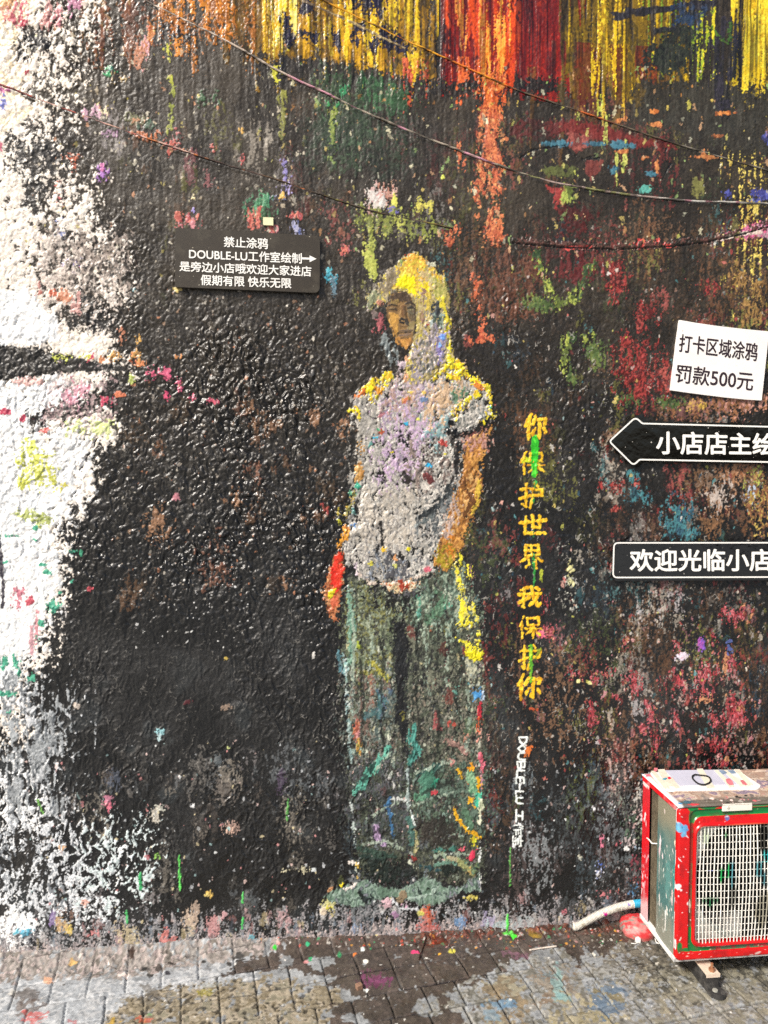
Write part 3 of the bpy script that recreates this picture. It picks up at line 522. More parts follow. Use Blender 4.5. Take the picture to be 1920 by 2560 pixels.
# --- foot of the wall: pale wash, vertical dabs, run-down whites
foot = lambda x: 2398 - (x - 0) * .0545
W.P([(-200, 2330), (0, 2332), (250, 2310), (500, 2312), (960, 2268), (1300, 2270), (1640, 2250), (1960, 2230), (1960, 2420), (-200, 2450)], ['#7c7c80', '#949496', '#64666a', '#a09a9c', '#4c4e52'], soft=30, kn=.9, kr=.1, cap=.3, nz='s1', bias=-.3, rough=.5)
W.P([(-200, 2372), (0, 2374), (500, 2350), (960, 2316), (1440, 2296), (1960, 2276), (1960, 2440), (-200, 2450)], ['#a89c9c', '#8c8486', '#b8a8a4', '#7c7678'], soft=14, kn=.8, cap=.6, nz='s1', bias=-.1, rough=.5)
for _ in range(70):
    x = random.uniform(0, 1560); y = foot(x) - random.uniform(20, 80)
    W.O(x, y, random.uniform(3, 9), random.uniform(6, 20), random.choice([['#b8b0b0', '#9c9ca4'], ['#c8a0a0', '#a87c7c'], ['#5c6c7c', '#7c8c9c'], ['#c8b890', '#a8986c'], ['#d8d4d0'], ['#3c4450'], ['#8c5c58']]), kn=.9, cap=.5, nz='s1', bias=-.1, alpha=.5)
for x, y, rx, ry, c in [(300, 2330, 14, 24, '#c8b490'), (330, 2345, 20, 26, '#b8a880'), (410, 2340, 12, 18, '#d87870'), (430, 2350, 12, 12, '#c87068'), (475, 2300, 14, 26, '#c8b098'), (490, 2275, 8, 20, '#b8a08c'), (632, 2345, 8, 16, '#58b0c0'), (170, 2320, 9, 12, '#e0c030'), (155, 2310, 14, 14, '#c8a060'), (165, 2280, 20, 18, '#8c6c5c'), (215, 2255, 10, 8, '#d88868'), (238, 2335, 14, 10, '#d88080'), (134, 2300, 10, 18, '#9078b0'), (530, 2315, 16, 18, '#c88c8c'), (560, 2290, 8, 10, '#d09ca0'), (710, 2300, 16, 22, '#c0989a'), (820, 2260, 16, 12, '#d0cc80'), (830, 2285, 7, 8, '#c8b878'), (1220, 2245 + 55, 14, 16, '#a098b8'), (1150, 2310, 12, 14, '#5888b8'), (1070, 2290, 14, 18, '#c86850'), (1072, 2318, 26, 12, '#c06058'), (1060, 2280, 6, 10, '#e06838'), (1072, 2300, 9, 12, '#d06848'), (890, 2325, 12, 12, '#7890b0'), (1410, 2278, 9, 6, '#d87080'), (1050, 2280, 8, 7, '#d0cc70'), (950, 2342, 16, 4, '#d0c030'), (987, 2285, 10, 7, '#9c78a0'), (1240, 2310, 30, 10, '#9cb4b8'), (1300, 2310, 26, 14, '#a8b4b8'), (520, 2235, 9, 8, '#e0b840'), (518, 2238, 6, 6, '#d8c060'), (392, 2143, 6, 6, '#88c838'), (367, 2138, 5, 9, '#c83c4c'), (155, 2118, 8, 7, '#d89838'), (720, 2178, 14, 6, '#e0d8b0'), (757, 2176, 14, 7, '#d8d0a8'), (783, 2175, 5, 5, '#e0e8e8'), (485, 2014, 5, 3, '#e8e8e8'), (575, 2068, 18, 14, '#c09c8c'), (572, 2075, 10, 8, '#d8b098'), (385, 2040, 14, 18, '#c8c0b0'), (400, 2020, 10, 8, '#c8c8b8'), (270, 2000, 12, 14, '#d07c98'), (268, 2018, 9, 10, '#d86078'), (398, 1830, 9, 8, '#90d0d8'), (400, 1843, 5, 10, '#c0e0e4'), (563, 1930 + 40, 24, 30, '#6c645c'), (580, 1940, 26, 26, '#7c7468'), (285, 1950, 18, 20, '#4c5464'), (545, 1900, 8, 12, '#5c6468'), (190, 1765, 7, 6, '#d8c8b8'), (565, 1870, 6, 5, '#d0dc80'), (565, 1770, 14, 8, '#98806c'), (785, 1640, 3.5, 7, '#e8e4dc'), (563, 1646, 4, 4, '#d8b830'), (226, 1472, 6, 5, '#d84858'), (440, 1243, 9, 7, '#c87888'), (470, 1755, 12, 5, '#602028'), (705, 1955, 12, 26, '#4c3c54')]:
    W.O(x, y, rx * .85, ry * .85, [c, c], kn=1., cap=.7, nz='s1', h=.0008, alpha=.75)
for p, w, c in [([(350, 2184), (352, 2222)], [4, 3], '#20b060'), ([(448, 2140), (450, 2225)], [2, 3.4], '#48d040'), ([(316, 2275), (318, 2305)], [2, 3.2], '#30b058'), ([(607, 2230), (606, 2255)], 2, '#40c050'), ([(607, 2295), (606, 2320)], 2.6, '#30c050'), ([(1268, 2285), (1267, 2338)], [2.4, 3.4], '#40d838'), ([(1275, 2118), (1274, 2212)], [2.2, 1.6], '#4c9c34'), ([(95, 2000), (108, 2032)], 2.2, '#70b840'), ([(720, 2000), (718, 2050)], 2, '#58a848'), ([(497, 2285), (498, 2345)], 1.6, '#18181c'), ([(170, 2240), (172, 2300)], 1.4, '#202024')]:
    W.L(p, w, [c, c], soft=2.4, kn=.4, nz='n0', h=.002)
W.O(1268, 2338, 9, 5, ['#38d038', '#60d850'], kn=.5, h=.003)

# --- paint left of the air conditioner
for x, y, rx, ry, c in [(1612, 1965, 8, 22, '#68a8d8'), (1612, 1980, 6, 18, '#5890c0'), (1595, 2010, 14, 40, '#b8b0a8'), (1585, 2040, 14, 24, '#c8a0a0'), (1600, 2070, 10, 34, '#7c8c70'), (1570, 2050, 12, 30, '#4c6450'), (1608, 2040, 8, 24, '#d8b0b8'), (1590, 2125, 10, 8, '#a8c0d8'), (1570, 2110, 14, 14, '#c0b0b0'), (1565, 2120, 5, 8, '#e8e8e8'), (1540, 2000, 18, 26, '#7c8478'), (1600, 2170, 14, 34, '#883848'), (1590, 2200, 12, 10, '#b83c40'), (1580, 2222, 9, 14, '#4888b8'), (1500, 2170, 9, 18, '#90a0d0'), (1497, 2190, 8, 10, '#e0e4f0'), (1503, 2160, 5, 9, '#3868d0'), (1530, 2010, 6, 14, '#e8e8ec'), (1545, 2110, 6, 10, '#d86878'), (1505, 2102, 4, 14, '#d87090'), (1520, 2235, 20, 8, '#c87078'), (1545, 2225, 5, 5, '#e06038'), (1495, 2015, 9, 10, '#d8dce0'), (1450, 2140, 4, 6, '#c8c8b0'), (1470, 2060, 6, 12, '#38403c'), (1470, 1926, 4, 4, '#40c868'), (1560, 1950, 16, 30, '#5c5450'), (1500, 2280, 20, 10, '#787c80'), (1475, 2260, 14, 10, '#a09c98'), (1420, 2275, 30, 16, '#50545a')]:
    W.O(x, y, rx, ry, [c, '#3c3a3a', c], kn=.9, cap=.6, bias=-.05, nz='s1', h=.001)

# --- loose flecks of every colour
MIX = ['#d8d0c4', '#c8bcae', '#e8e2d8', '#b8b0a4', '#d89c8c', '#c86858', '#d8c050', '#b8b838', '#8ca8a8', '#a8806c']
dk = lambda x, y: 1.0
W.specks(520, (60, 60, 900, 700), 1.0, 4.2, ['#c8bca4', '#d8d0b8', '#b8a88c', '#c88c60', '#c8b850', '#a8a090'], asp=(.8, 2))
W.specks(560, (640, 160, 1940, 650), 1.0, 4.6, ['#c8c050', '#d8d0a8', '#b88040', '#c8b050', '#a8a890', '#d0a070', '#8cac5c'], asp=(1, 3))
W.specks(800, (1080, 560, 1940, 1950), 1.0, 4, MIX + REDS + TEAL, asp=(1, 2.4))
W.specks(900, (280, 700, 900, 1500), 1.0, 3.4, ['#8c847a', '#a89c8c', '#b87850', '#8c6c50', '#c8c0b0', '#6c6c6c'], asp=(.8, 1.8))
W.specks(380, (60, 1850, 1000, 2330), 1.0, 3.6, ['#c8ccd0', '#a8acb0', '#d8b8b0', '#d88c8c', '#e0e4e4', '#d8c898', '#8cb0b0'], asp=(.8, 2))
W.specks(450, (1000, 1900, 1640, 2330), 1.0, 3.2, ['#c8ccd0', '#a8acb0', '#d8b8b0', '#e0e4e4', '#788890', '#8c6c64'], asp=(.8, 2))
W.specks(240, (1400, 1500, 1940, 1950), 1.2, 4.5, PINK + PALE + REDS, asp=(1, 2.6))
W.specks(130, (330, 1380, 640, 1620), 1.0, 3.2, ['#f0f0ee', '#d8d8d4'], asp=(.4, 1.2), ragged=.8)
_sat = (.34 * sstep(230, 330, V) * (1 - .5 * sstep(0, .5, 1 - leftw * 0)))[..., None]; _lm = (W.col @ np.array([.3, .55, .15], np.float32))[..., None]
W.col += (_lm - W.col) * _sat
# pale glints painted into the wall colour along the crests
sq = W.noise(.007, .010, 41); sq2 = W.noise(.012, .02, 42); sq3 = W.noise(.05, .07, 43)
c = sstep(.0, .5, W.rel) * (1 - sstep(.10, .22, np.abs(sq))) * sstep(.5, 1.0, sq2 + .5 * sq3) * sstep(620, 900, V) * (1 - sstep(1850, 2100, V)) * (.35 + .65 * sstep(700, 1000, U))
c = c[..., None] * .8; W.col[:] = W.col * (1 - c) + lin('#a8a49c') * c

# --- the painted figure
K1, K2, K3, K4 = crop(800, 600, .28933), crop(780, 900, .30139), crop(780, 1380, .30139), crop(780, 1860, .30139)
region = {}
def part_mask(key, pts, soft=4):
    sl, S = W.poly(pts, soft); m = np.zeros((W.ny, W.nx), bool); m[sl] = S + .5 * N['n1'][sl] > 0; region[key] = region.get(key, np.zeros((W.ny, W.nx), bool)) | m
FP = dict(nz='s1', h=.0008)
# trousers
trous = K3([(270, 200), (380, 180), (520, 300), (760, 330), (1000, 190), (1130, 130), (1240, 150), (1330, 330), (1385, 560), (1395, 800), (1390, 1100), (1410, 1400), (1420, 1900), (1415, 2200), (1390, 2480), (1395, 2720), (1200, 2740), (900, 2660), (820, 2520), (600, 2700), (400, 2640), (390, 2540), (350, 2300), (325, 2000), (300, 1700), (290, 1300), (262, 900), (285, 600)])
part_mask('painted_trousers', trous)
W.P(trous, ['#2c2f27', '#4c5044', '#3c4236', '#2a2c26', '#5c5e50'], soft=14, kn=.8, kr=.3, cap=.7, **FP)
W.P(K3([(300, 350), (640, 330), (660, 560), (640, 1000), (400, 1060), (290, 800)]), ['#4c5440', '#6c7460', '#5c5c34', '#3a3f30', '#788070'], soft=26, kn=1., kr=.35, cap=.4, **FP)
W.P(K3([(850, 250), (1200, 200), (1330, 560), (1100, 620), (880, 640), (800, 420)]), ['#5c6a58', '#7c8878', '#48584c', '#34382e'], soft=26, kn=1., kr=.35, cap=.35, **FP)
W.P(K3([(330, 1000), (640, 1000), (680, 1250), (600, 1700), (340, 1700)]), ['#4c5854', '#3a4442', '#6c7068', '#5c4c44'], soft=30, kn=1., kr=.3, cap=.3, **FP)
W.P(K3([(820, 1200), (1380, 1250), (1390, 1700), (1100, 1800), (840, 1700)]), ['#3a3e34', '#5c5a50', '#2c302a', '#6c6458'], soft=30, kn=1., kr=.3, cap=.3, **FP)
W.P(K4([(830, 240), (1400, 180), (1400, 700), (1200, 640), (900, 640), (830, 420)]), ['#3c4a40', '#54665a', '#2c342e', '#4c5c4c'], soft=30, kn=.9, cap=.4, **FP)
W.P(K4([(340, 250), (640, 120), (780, 260), (820, 700), (560, 800), (350, 700)]), ['#2c302e', '#3a4240', '#4c4c50', '#242624'], soft=30, kn=.9, cap=.3, **FP)
_t = np.zeros((W.ny, W.nx), np.float32); _t[region['painted_trousers']] = 1; W.col *= (1 + (.5 - .4 * sstep(1750, 1950, V)) * _t)[..., None]
_tx = lambda x, y: .9
W.specks(420, (866, 1440, 1200, 1900), 1.0, 4.2, ['#a8b098', '#8c9480', '#c8ccb8', '#7c8c7c', '#b0a880', '#98b0a4', '#5c6454'], asp=(1, 2.6))
W.specks(200, (880, 1900, 1200, 2230), 1.0, 3.6, ['#98a494', '#7c8c84', '#c0c8bc', '#a8a0a0', '#c8a8a0', '#6c7c74'], asp=(.8, 2.6))
W.P(K3([(670, 560), (785, 590), (800, 800), (785, 1100), (800, 1500), (790, 1700), (700, 1400), (690, 1000), (668, 750)]), ['#17181a', '#1e2022'], soft=10, kn=.4, kr=.1, nz='s1', h=-.001)
W.P(K3([(490, 330), (760, 350), (760, 440), (560, 430)]), ['#1c1c1a'], soft=20, kn=.9, cap=.2, **FP)
for p, w, c in [
    ([(300, 300), (320, 500), (325, 750), (290, 950)], [16, 22, 24, 14], ['#5c8c78', '#84b09c', '#3c5c50']), ([(265, 860), (280, 1050), (285, 1250), (300, 1330)], [12, 14, 10, 10], ['#8cb0b0', '#c8d4d0', '#5c7c84']), ([(215, 820), (240, 930), (260, 1000)], [8, 14, 8], ['#5c8c98', '#44646c']), ([(300, 1400), (320, 1700), (305, 1800)], [5, 6, 6], ['#7c9c9c', '#a8bcb8']),
    ([(360, 720), (395, 790)], [12, 10], ['#98a830', '#b0c038']), ([(500, 920), (560, 990), (620, 1050)], [24, 30, 18], ['#8c8c30', '#b0a838', '#5c6c38']), ([(420, 1000), (500, 1010)], 16, ['#9c9a48', '#7c7c3c']), ([(490, 1020), (500, 1250)], [14, 8], ['#9c6450', '#8c5c50']),
    ([(540, 1150), (600, 1230), (560, 1330), (460, 1350)], [26, 34, 40, 30], ['#345c60', '#4c747c', '#5c6c80', '#3c4c50']), ([(640, 1140), (660, 1180)], [14, 12], ['#4c6484', '#5c7080']), ([(375, 1410), (365, 1500), (385, 1560)], [16, 20, 16], ['#c86c40', '#b05c48', '#d08888']), ([(380, 1570), (395, 1680)], [12, 9], ['#c8943c', '#b0a030']),
    ([(740, 1340), (760, 1390)], [14, 10], ['#a89c40', '#7c7838']), ([(890, 380), (895, 470), (880, 530)], [16, 12, 14], ['#5cac98', '#44846c', '#78c0b0']), ([(1090, 450), (1130, 450)], 11, ['#38a88c']), ([(950, 560), (1030, 500), (1100, 370), (1040, 330)], [24, 30, 34, 24], ['#4c6c54', '#5c8468', '#3c4c3c']), ([(1120, 1200), (1150, 1160), (1150, 1240)], [26, 22, 20], ['#6c342c', '#4c2824']), ([(1080, 790), (1100, 830)], [30, 26], ['#5c2c26', '#48221e']), ([(1250, 800), (1270, 840)], [12, 12], ['#7c2c24']), ([(820, 640), (830, 700)], [18, 14], ['#6c302c']), ([(965, 620), (970, 660)], [8, 8], ['#a85c38']),
    ([(1195, 1130), (1200, 1180)], [10, 10], ['#78b8a8']), ([(1030, 1330), (1025, 1450), (1080, 1480)], [10, 10, 9], ['#8c3438', '#984448']), ([(1140, 1420), (1180, 1440)], [12, 8], ['#b8483c']), ([(1280, 1500), (1275, 1560)], [14, 12], ['#b87c68']), ([(1130, 1560), (1180, 1600), (1270, 1650)], [24, 18, 24], ['#a88078', '#8c6c64', '#c0988c']), ([(1160, 1740), (1155, 1760)], 10, ['#d09088']), ([(1300, 1400), (1300, 1480)], [36, 30], ['#4c6448', '#5c7050'])]:
    W.L(K3(p), np.array(w) * .301 if hasattr(w, '__len__') else w * .301, c, soft=5, kn=.8, kr=.2, alpha=.75, **FP)
# teal brush sweeps
for p, w, c in [([(850, 1440), (830, 1560), (870, 1640), (820, 1760)], [22, 30, 44, 26], ['#3c7c70', '#54988c', '#2c5c54']), ([(640, 1620), (560, 1740), (480, 1820), (400, 1940), (350, 2000)], [20, 34, 40, 34, 18], ['#2c5850', '#4c8c7c', '#60a894', '#24443c']), ([(1060, 1770), (950, 1820), (880, 1850)], [16, 30, 16], ['#2a4844', '#34544c']), ([(900, 1900), (980, 1850), (940, 2000)], [26, 40, 44], ['#4c7c68', '#3c6454']), ([(1030, 1890), (1010, 1940)], [12, 18], ['#2c8468', '#286c58'])]:
    W.L(K3(p), np.array(w) * .301, c, soft=5, kn=.6, kr=.15, nz='v0', h=.001)
for p, w, c in [([(860, 440), (930, 440)], [26, 20], ['#5c8c70', '#48745c']), ([(640, 460), (630, 520), (650, 600), (655, 700), (670, 780)], [16, 18, 14, 9, 5], ['#3c6c94', '#34587c', '#2c4454']), ([(530, 700), (540, 780), (600, 830)], [26, 34, 16], ['#8c7498', '#a890b0', '#5c5064']), ([(800, 620), (830, 700), (830, 830)], [22, 26, 16], ['#3c5c54', '#4c7068']),
                ([(860, 720), (862, 800), (860, 910)], [12, 14, 12], ['#a8a078', '#8c8c60', '#c8c0a0']), ([(790, 210), (795, 330), (790, 470), (830, 600), (860, 690)], [8, 8, 14, 7, 5], ['#b0bcbc', '#8c9c98', '#d0d8d4']), ([(770, 470), (720, 450), (660, 460)], [12, 6, 8], ['#c8ccc8', '#a0a8a4']), ([(640, 270), (690, 370)], [5, 4], ['#b0b0ac']), ([(600, 380), (610, 420)], [20, 20], ['#4c3c3c', '#5c4444']), ([(1000, 410), (1020, 400)], [18, 14], ['#b03c44']), ([(700, 220), (710, 260)], [10, 10], ['#a89c9c']),
                ([(1060, 890), (1130, 950), (1230, 960)], [14, 22, 14], ['#8c9478', '#748870', '#a8a080']), ([(1030, 880), (1180, 870)], [14, 16], ['#4c8478', '#3c6c60']), ([(1020, 1000), (1110, 985), (1200, 990)], [5, 13, 5], ['#6c9080', '#587c6c']), ([(900, 1010), (1060, 1050)], [12, 14], ['#30545a', '#284448']), ([(830, 940), (860, 960)], [14, 10], ['#7c2c28']), ([(810, 980), (880, 1050)], [6, 6], ['#c8ccb8', '#98a088']), ([(380, 860), (560, 930), (700, 940)], [26, 34, 10], ['#2c4038', '#34483e']), ([(420, 930), (640, 990)], [20, 16], ['#24342e', '#2c3c34']), ([(1090, 590), (1110, 600)], [16, 12], ['#7c9488']),
                ([(1260, 1000), (1340, 1060), (1380, 1000)], [30, 30, 20], ['#4c6c5c', '#6c7c58', '#3c5448']), ([(1210, 950), (1330, 1080)], [16, 16], ['#a88c54', '#8c9060']), ([(350, 620), (345, 720), (350, 830)], [6, 5, 5], ['#a8b4b0', '#c8d0cc']), ([(325, 500), (330, 560)], [8, 6], ['#b8c0bc'])]:
    W.L(K4(p), np.array(w) * .301, c, soft=4, kn=.6, kr=.15, nz='s1', h=.001)
FD, FL = ['#191c19', '#232823'], ['#8a9c8c', '#a4b2a0', '#74887c']
for p, w in [([(420, 620), (400, 900), (430, 1200), (410, 1500), (440, 1680)], [5, 9, 8, 10, 5]), ([(560, 700), (600, 900), (570, 1150), (600, 1400)], [4, 8, 7, 4]), ([(860, 620), (880, 900), (860, 1200), (900, 1480)], [6, 10, 9, 5]), ([(1000, 660), (1040, 900), (1010, 1180), (1060, 1400), (1040, 1700)], [4, 8, 10, 9, 5]), ([(1180, 640), (1230, 900), (1200, 1200), (1240, 1500)], [5, 9, 9, 5]), ([(640, 1500), (560, 1640), (440, 1760)], [5, 9, 5]), ([(800, 1780), (960, 1700), (1120, 1640)], [5, 10, 5]), ([(860, 2050), (1000, 1960), (1200, 1900)], [5, 10, 5]), ([(420, 2160), (560, 2060), (700, 1960)], [5, 10, 6]), ([(380, 2360), (560, 2330), (760, 2400)], [6, 12, 6]), ([(840, 2300), (1000, 2240), (1200, 2260)], [5, 12, 6]), ([(900, 2480), (1060, 2430), (1300, 2440)], [6, 10, 6])]:
    W.L(K3(p), np.array(w) * .42, FD, soft=4, kn=.6, kr=.1, nz='s1', h=-.0004, alpha=.8)
for p, w in [([(340, 500), (350, 800), (330, 1100)], [5, 9, 5]), ([(480, 520), (500, 800), (470, 1000)], [5, 9, 5]), ([(930, 640), (950, 900), (930, 1150)], [4, 8, 4]), ([(1110, 640), (1130, 860), (1110, 1100)], [4, 9, 4]), ([(1290, 1150), (1310, 1400), (1280, 1650)], [5, 9, 5]), ([(700, 1620), (600, 1720), (500, 1850)], [4, 8, 4]), ([(860, 1830), (1000, 1780), (1150, 1740)], [3, 8, 4]), ([(840, 2110), (1000, 2040), (1180, 1990)], [4, 8, 4]), ([(440, 2220), (600, 2130), (720, 2070)], [4, 7, 4]), ([(860, 2370), (1040, 2330), (1240, 2350)], [4, 9, 4]), ([(420, 2430), (600, 2400), (740, 2460)], [4, 8, 4]), ([(980, 2540), (1140, 2500), (1330, 2510)], [4, 9, 4])]:
    W.L(K3(p), np.array(w) * .36, FL, soft=3.5, kn=.8, kr=.35, nz='s1', h=.0008, alpha=.75)
W.P(K4([(880, 660), (1060, 620), (1180, 720), (1150, 800), (960, 830), (880, 800)]), ['#332f2a', '#2a2824'], soft=14, kn=.6, cap=.6, **FP)
W.P(K4([(1060, 1010), (1200, 990), (1240, 1050), (1120, 1090)]), ['#16201c'], soft=8, kn=.5, **FP)
W.P(K4([(420, 960), (780, 990), (880, 1080), (700, 1170), (500, 1150), (420, 1060)]), ['#141a18', '#1c2622'], soft=16, kn=.7, cap=.6, **FP)
# yellow and coloured edge of the right leg
for p, w, c in [([(1200, 30), (1190, 110), (1215, 200), (1240, 320)], [12, 14, 18, 14], 0), ([(1290, 120), (1300, 190)], [16, 10], 0), ([(1240, 40), (1230, 90)], [14, 12], 0), ([(1240, 380), (1270, 470), (1240, 600)], [26, 40, 26], 0), ([(1340, 460), (1370, 580), (1290, 590)], [26, 12, 24], 0), ([(1220, 720), (1290, 780), (1310, 850)], [12, 24, 26], 0), ([(1375, 680), (1385, 860), (1350, 860)], [14, 16, 30], 0)]:
    W.L(K3(p), np.array(w) * .301, ['#c8c030', '#e8dc38', '#d0c46c', '#a8a840'], soft=5, kn=1., bias=-.05, nz='s1', h=.0016)
W.P(K3([(1270, 830), (1330, 840), (1350, 790), (1390, 840), (1392, 900), (1340, 900), (1300, 880)]), ['#e8dc20', '#d8cc18'], soft=5, kn=.5, h=.0016)
W.P(K3([(1290, 900), (1385, 910), (1390, 1120), (1320, 1080), (1270, 1000)]), ['#8c948c', '#b0b098', '#6c7468'], soft=9, kn=.7, cap=.8, **FP)
W.O(*K3([(1365, 1180)])[0], 9, 14, ['#3c80b8', '#5090c0'], kn=.8, **FP); W.O(*K3([(1420, 1190)])[0], 5, 12, ['#a8b8c8'], kn=.9, **FP)
for p, w, c in [([(1395, 1260), (1395, 1390)], [9, 8], ['#c83040', '#b02838']), ([(1390, 1390), (1385, 1480)], [12, 10], ['#d86438', '#c8542c']), ([(1385, 1480), (1380, 1570)], [11, 7], ['#d09080', '#c8a090']), ([(1380, 1590), (1380, 1680)], [6, 6], ['#a8a898']), ([(1395, 1700), (1410, 1740), (1400, 1800)], [20, 26, 20], ['#d87890', '#c8606c']), ([(1405, 1810), (1412, 1960)], [8, 6], ['#b88898', '#a87c84'])]:
    W.L(K3(p), np.array(w) * .301, c, soft=4, kn=.8, **FP)
for p, w, c in [([(1320, 170), (1310, 260)], [18, 10], ['#e0a020', '#d89018']), ([(1380, 290), (1375, 390)], [22, 22], ['#e8b018', '#d8a014']), ([(1210, 215), (1250, 280)], [8, 12], ['#d8a828']), ([(1300, 330), (1290, 320)], 8, ['#b86838']), ([(1320, 460), (1340, 520)], [20, 14], ['#e0a820']), ([(1180, 540), (1215, 630), (1290, 710), (1380, 770)], [8, 18, 16, 14], ['#e0b020', '#c89418', '#e8c438']), ([(1340, 780), (1345, 840)], [20, 10], ['#b8c030', '#d0b828']), ([(1330, 250), (1340, 380)], [34, 40], ['#6c9c78', '#84a884', '#5c8868']), ([(1380, 420), (1380, 500)], [16, 16], ['#3cac8c', '#58b898']), ([(1400, 460), (1390, 640)], [18, 14], ['#c8ccac', '#a8b090', '#dcdcc4']), ([(1250, 560), (1320, 680)], [26, 30], ['#5c7c64', '#48644e']), ([(1360, 870), (1320, 940)], [20, 26], ['#d84060', '#c83450']), ([(1240, 860), (1250, 870)], 14, ['#c05060']), ([(1385, 1070), (1398, 1220)], [5, 3], ['#e0e0dc']), ([(1385, 800), (1388, 960)], [4, 3], ['#c8ccc8'])]:
    W.L(K4(p), np.array(w) * .301 if hasattr(w, '__len__') else w * .301, c, soft=4, kn=.7, **FP)
# shoes
shoes = K4([(120, 1270), (170, 1220), (240, 1200), (370, 1140), (470, 1125), (500, 1170), (720, 1210), (800, 1190), (930, 1110), (1040, 1140), (1090, 1180), (1250, 1180), (1330, 1110), (1392, 1080), (1398, 1210), (1200, 1250), (1140, 1290), (1000, 1340), (880, 1330), (780, 1290), (650, 1270), (560, 1300), (420, 1345), (300, 1350), (140, 1310)])
part_mask('painted_shoes', shoes)
W.P(shoes, ['#5c7464', '#6c8474', '#84988c', '#50645a', '#7c8088'], soft=7, kn=.4, kr=.1, nz='s1', h=.0012)
for p, w, c in [([(390, 1230), (440, 1300)], [12, 20], '#1c2422'), ([(460, 1220), (500, 1280), (430, 1300)], [8, 14, 8], '#20282a'), ([(960, 1190), (1020, 1230)], [8, 14], '#1c2824'), ([(880, 1200), (900, 1230)], [10, 10], '#2c3834'), ([(1170, 1290), (1250, 1230), (1390, 1235)], [8, 16, 14], '#17181a'), ([(760, 1250), (740, 1300)], [36, 30], '#8c7c64'), ([(800, 1290), (960, 1250), (1060, 1180)], [5, 6, 5], '#a0b4a8'), ([(250, 1210), (320, 1190), (380, 1150)], [6, 10, 5], '#d8d0c8'), ([(660, 1270), (680, 1310), (740, 1370), (880, 1370)], [8, 8, 8, 5], '#c8ccd0'), ([(560, 1310), (640, 1310)], [14, 22], '#d0b0b8'), ([(730, 1320), (780, 1350)], [10, 14], '#d0a8c0'), ([(690, 1410), (700, 1420)], 20, '#8c6c88'), ([(245, 1170), (235, 1130)], [14, 30], '#3c4028'), ([(240, 1170), (255, 1165)], 14, '#e0d030'), ([(150, 1200), (140, 1230)], 14, '#c09068'), ([(100, 1390), (140, 1350)], [24, 18], '#d8c8b0'), ([(130, 1360), (150, 1350)], 12, '#c8c050'), ([(320, 985), (390, 995)], [9, 8], '#d8d0c8'), ([(385, 960), (375, 1120)], [7, 5], '#c8a850'), ([(920, 1400), (900, 1410)], 12, '#c0bc60'), ([(960, 1340), (970, 1420)], [16, 16], '#b8583c'), ([(1260, 1270), (1370, 1270)], [7, 7], '#c8bc60'), ([(1310, 1240), (1310, 1310)], [6, 6], '#b0a454'), ([(570, 1345), (660, 1350)], [8, 8], '#b89aa0')]:
    W.L(K4(p), np.array(w) * .301 if hasattr(w, '__len__') else w * .301, [c, c], soft=4, kn=.6, nz='s1', h=.001)

# shirt
shirt = K2([(760, 150), (790, 60), (840, -20), (1060, -20), (1120, 30), (1250, 80), (1410, 180), (1460, 260), (1500, 480), (1400, 520), (1330, 590), (1260, 640), (1250, 800), (1235, 950), (1175, 1180), (1110, 1400), (1050, 1600), (1030, 1700), (960, 1770), (800, 1830), (620, 1850), (460, 1840), (380, 1790), (300, 1700), (255, 1600), (285, 1400), (335, 1200), (385, 1000), (405, 760), (410, 560), (380, 480), (320, 420), (350, 330), (400, 270), (520, 190), (660, 130)])
part_mask('painted_shirt', shirt)
W.P(shirt, ['#9c9890', '#bcb8b0', '#8c8884', '#ccc6bc', '#a8a6a0'], soft=7, kn=.75, kr=.62, nz='s1', h=.0008, rough=.3, cap=1.05)
for pts, pal, cap in [([(620, 300), (940, 320), (960, 560), (800, 1000), (640, 1040), (560, 800), (600, 500)], ['#b098b4', '#c0a8c0', '#a090a4'], .3), ([(560, 250), (800, 200), (900, 300), (640, 420)], ['#b8a49c', '#a88c84'], .1), ([(820, 0), (1040, 0), (980, 180), (880, 300), (760, 200)], ['#a898a8', '#b8a8b0', '#8c8488'], .5), ([(420, 400), (560, 500), (520, 900), (430, 1000)], ['#98948c', '#b0aca4'], .2), ([(820, 750), (1100, 700), (1060, 1000), (820, 1050)], ['#6c6460', '#8c7c74', '#544c48'], .15), ([(480, 1150), (800, 1100), (820, 1500), (420, 1500)], ['#b0a89c', '#bcb4a8'], .2), ([(960, 1250), (1150, 1150), (1100, 1400), (960, 1600), (860, 1550)], ['#5c6060', '#7c8080', '#484c4e'], .4), ([(1000, 500), (1150, 520), (1100, 640), (1000, 640)], ['#78989c', '#8ca8a8', '#6c8484'], .2), ([(560, 1650), (760, 1640), (780, 1780), (520, 1780)], ['#7c8490', '#6c7074', '#8c94a0'], .4), ([(620, 1640), (760, 1660), (820, 1830), (700, 1850)], ['#4c4c50', '#5c5c60'], .3), ([(1010, 180), (1250, 130), (1300, 330), (1050, 480), (960, 400)], ['#c8ac90', '#b89c7c', '#d0b8a0'], .5)]:
    W.P(K2(pts), pal, soft=26, kn=.9, kr=.5, cap=cap, bias=-.1, nz='s1', h=.0003)
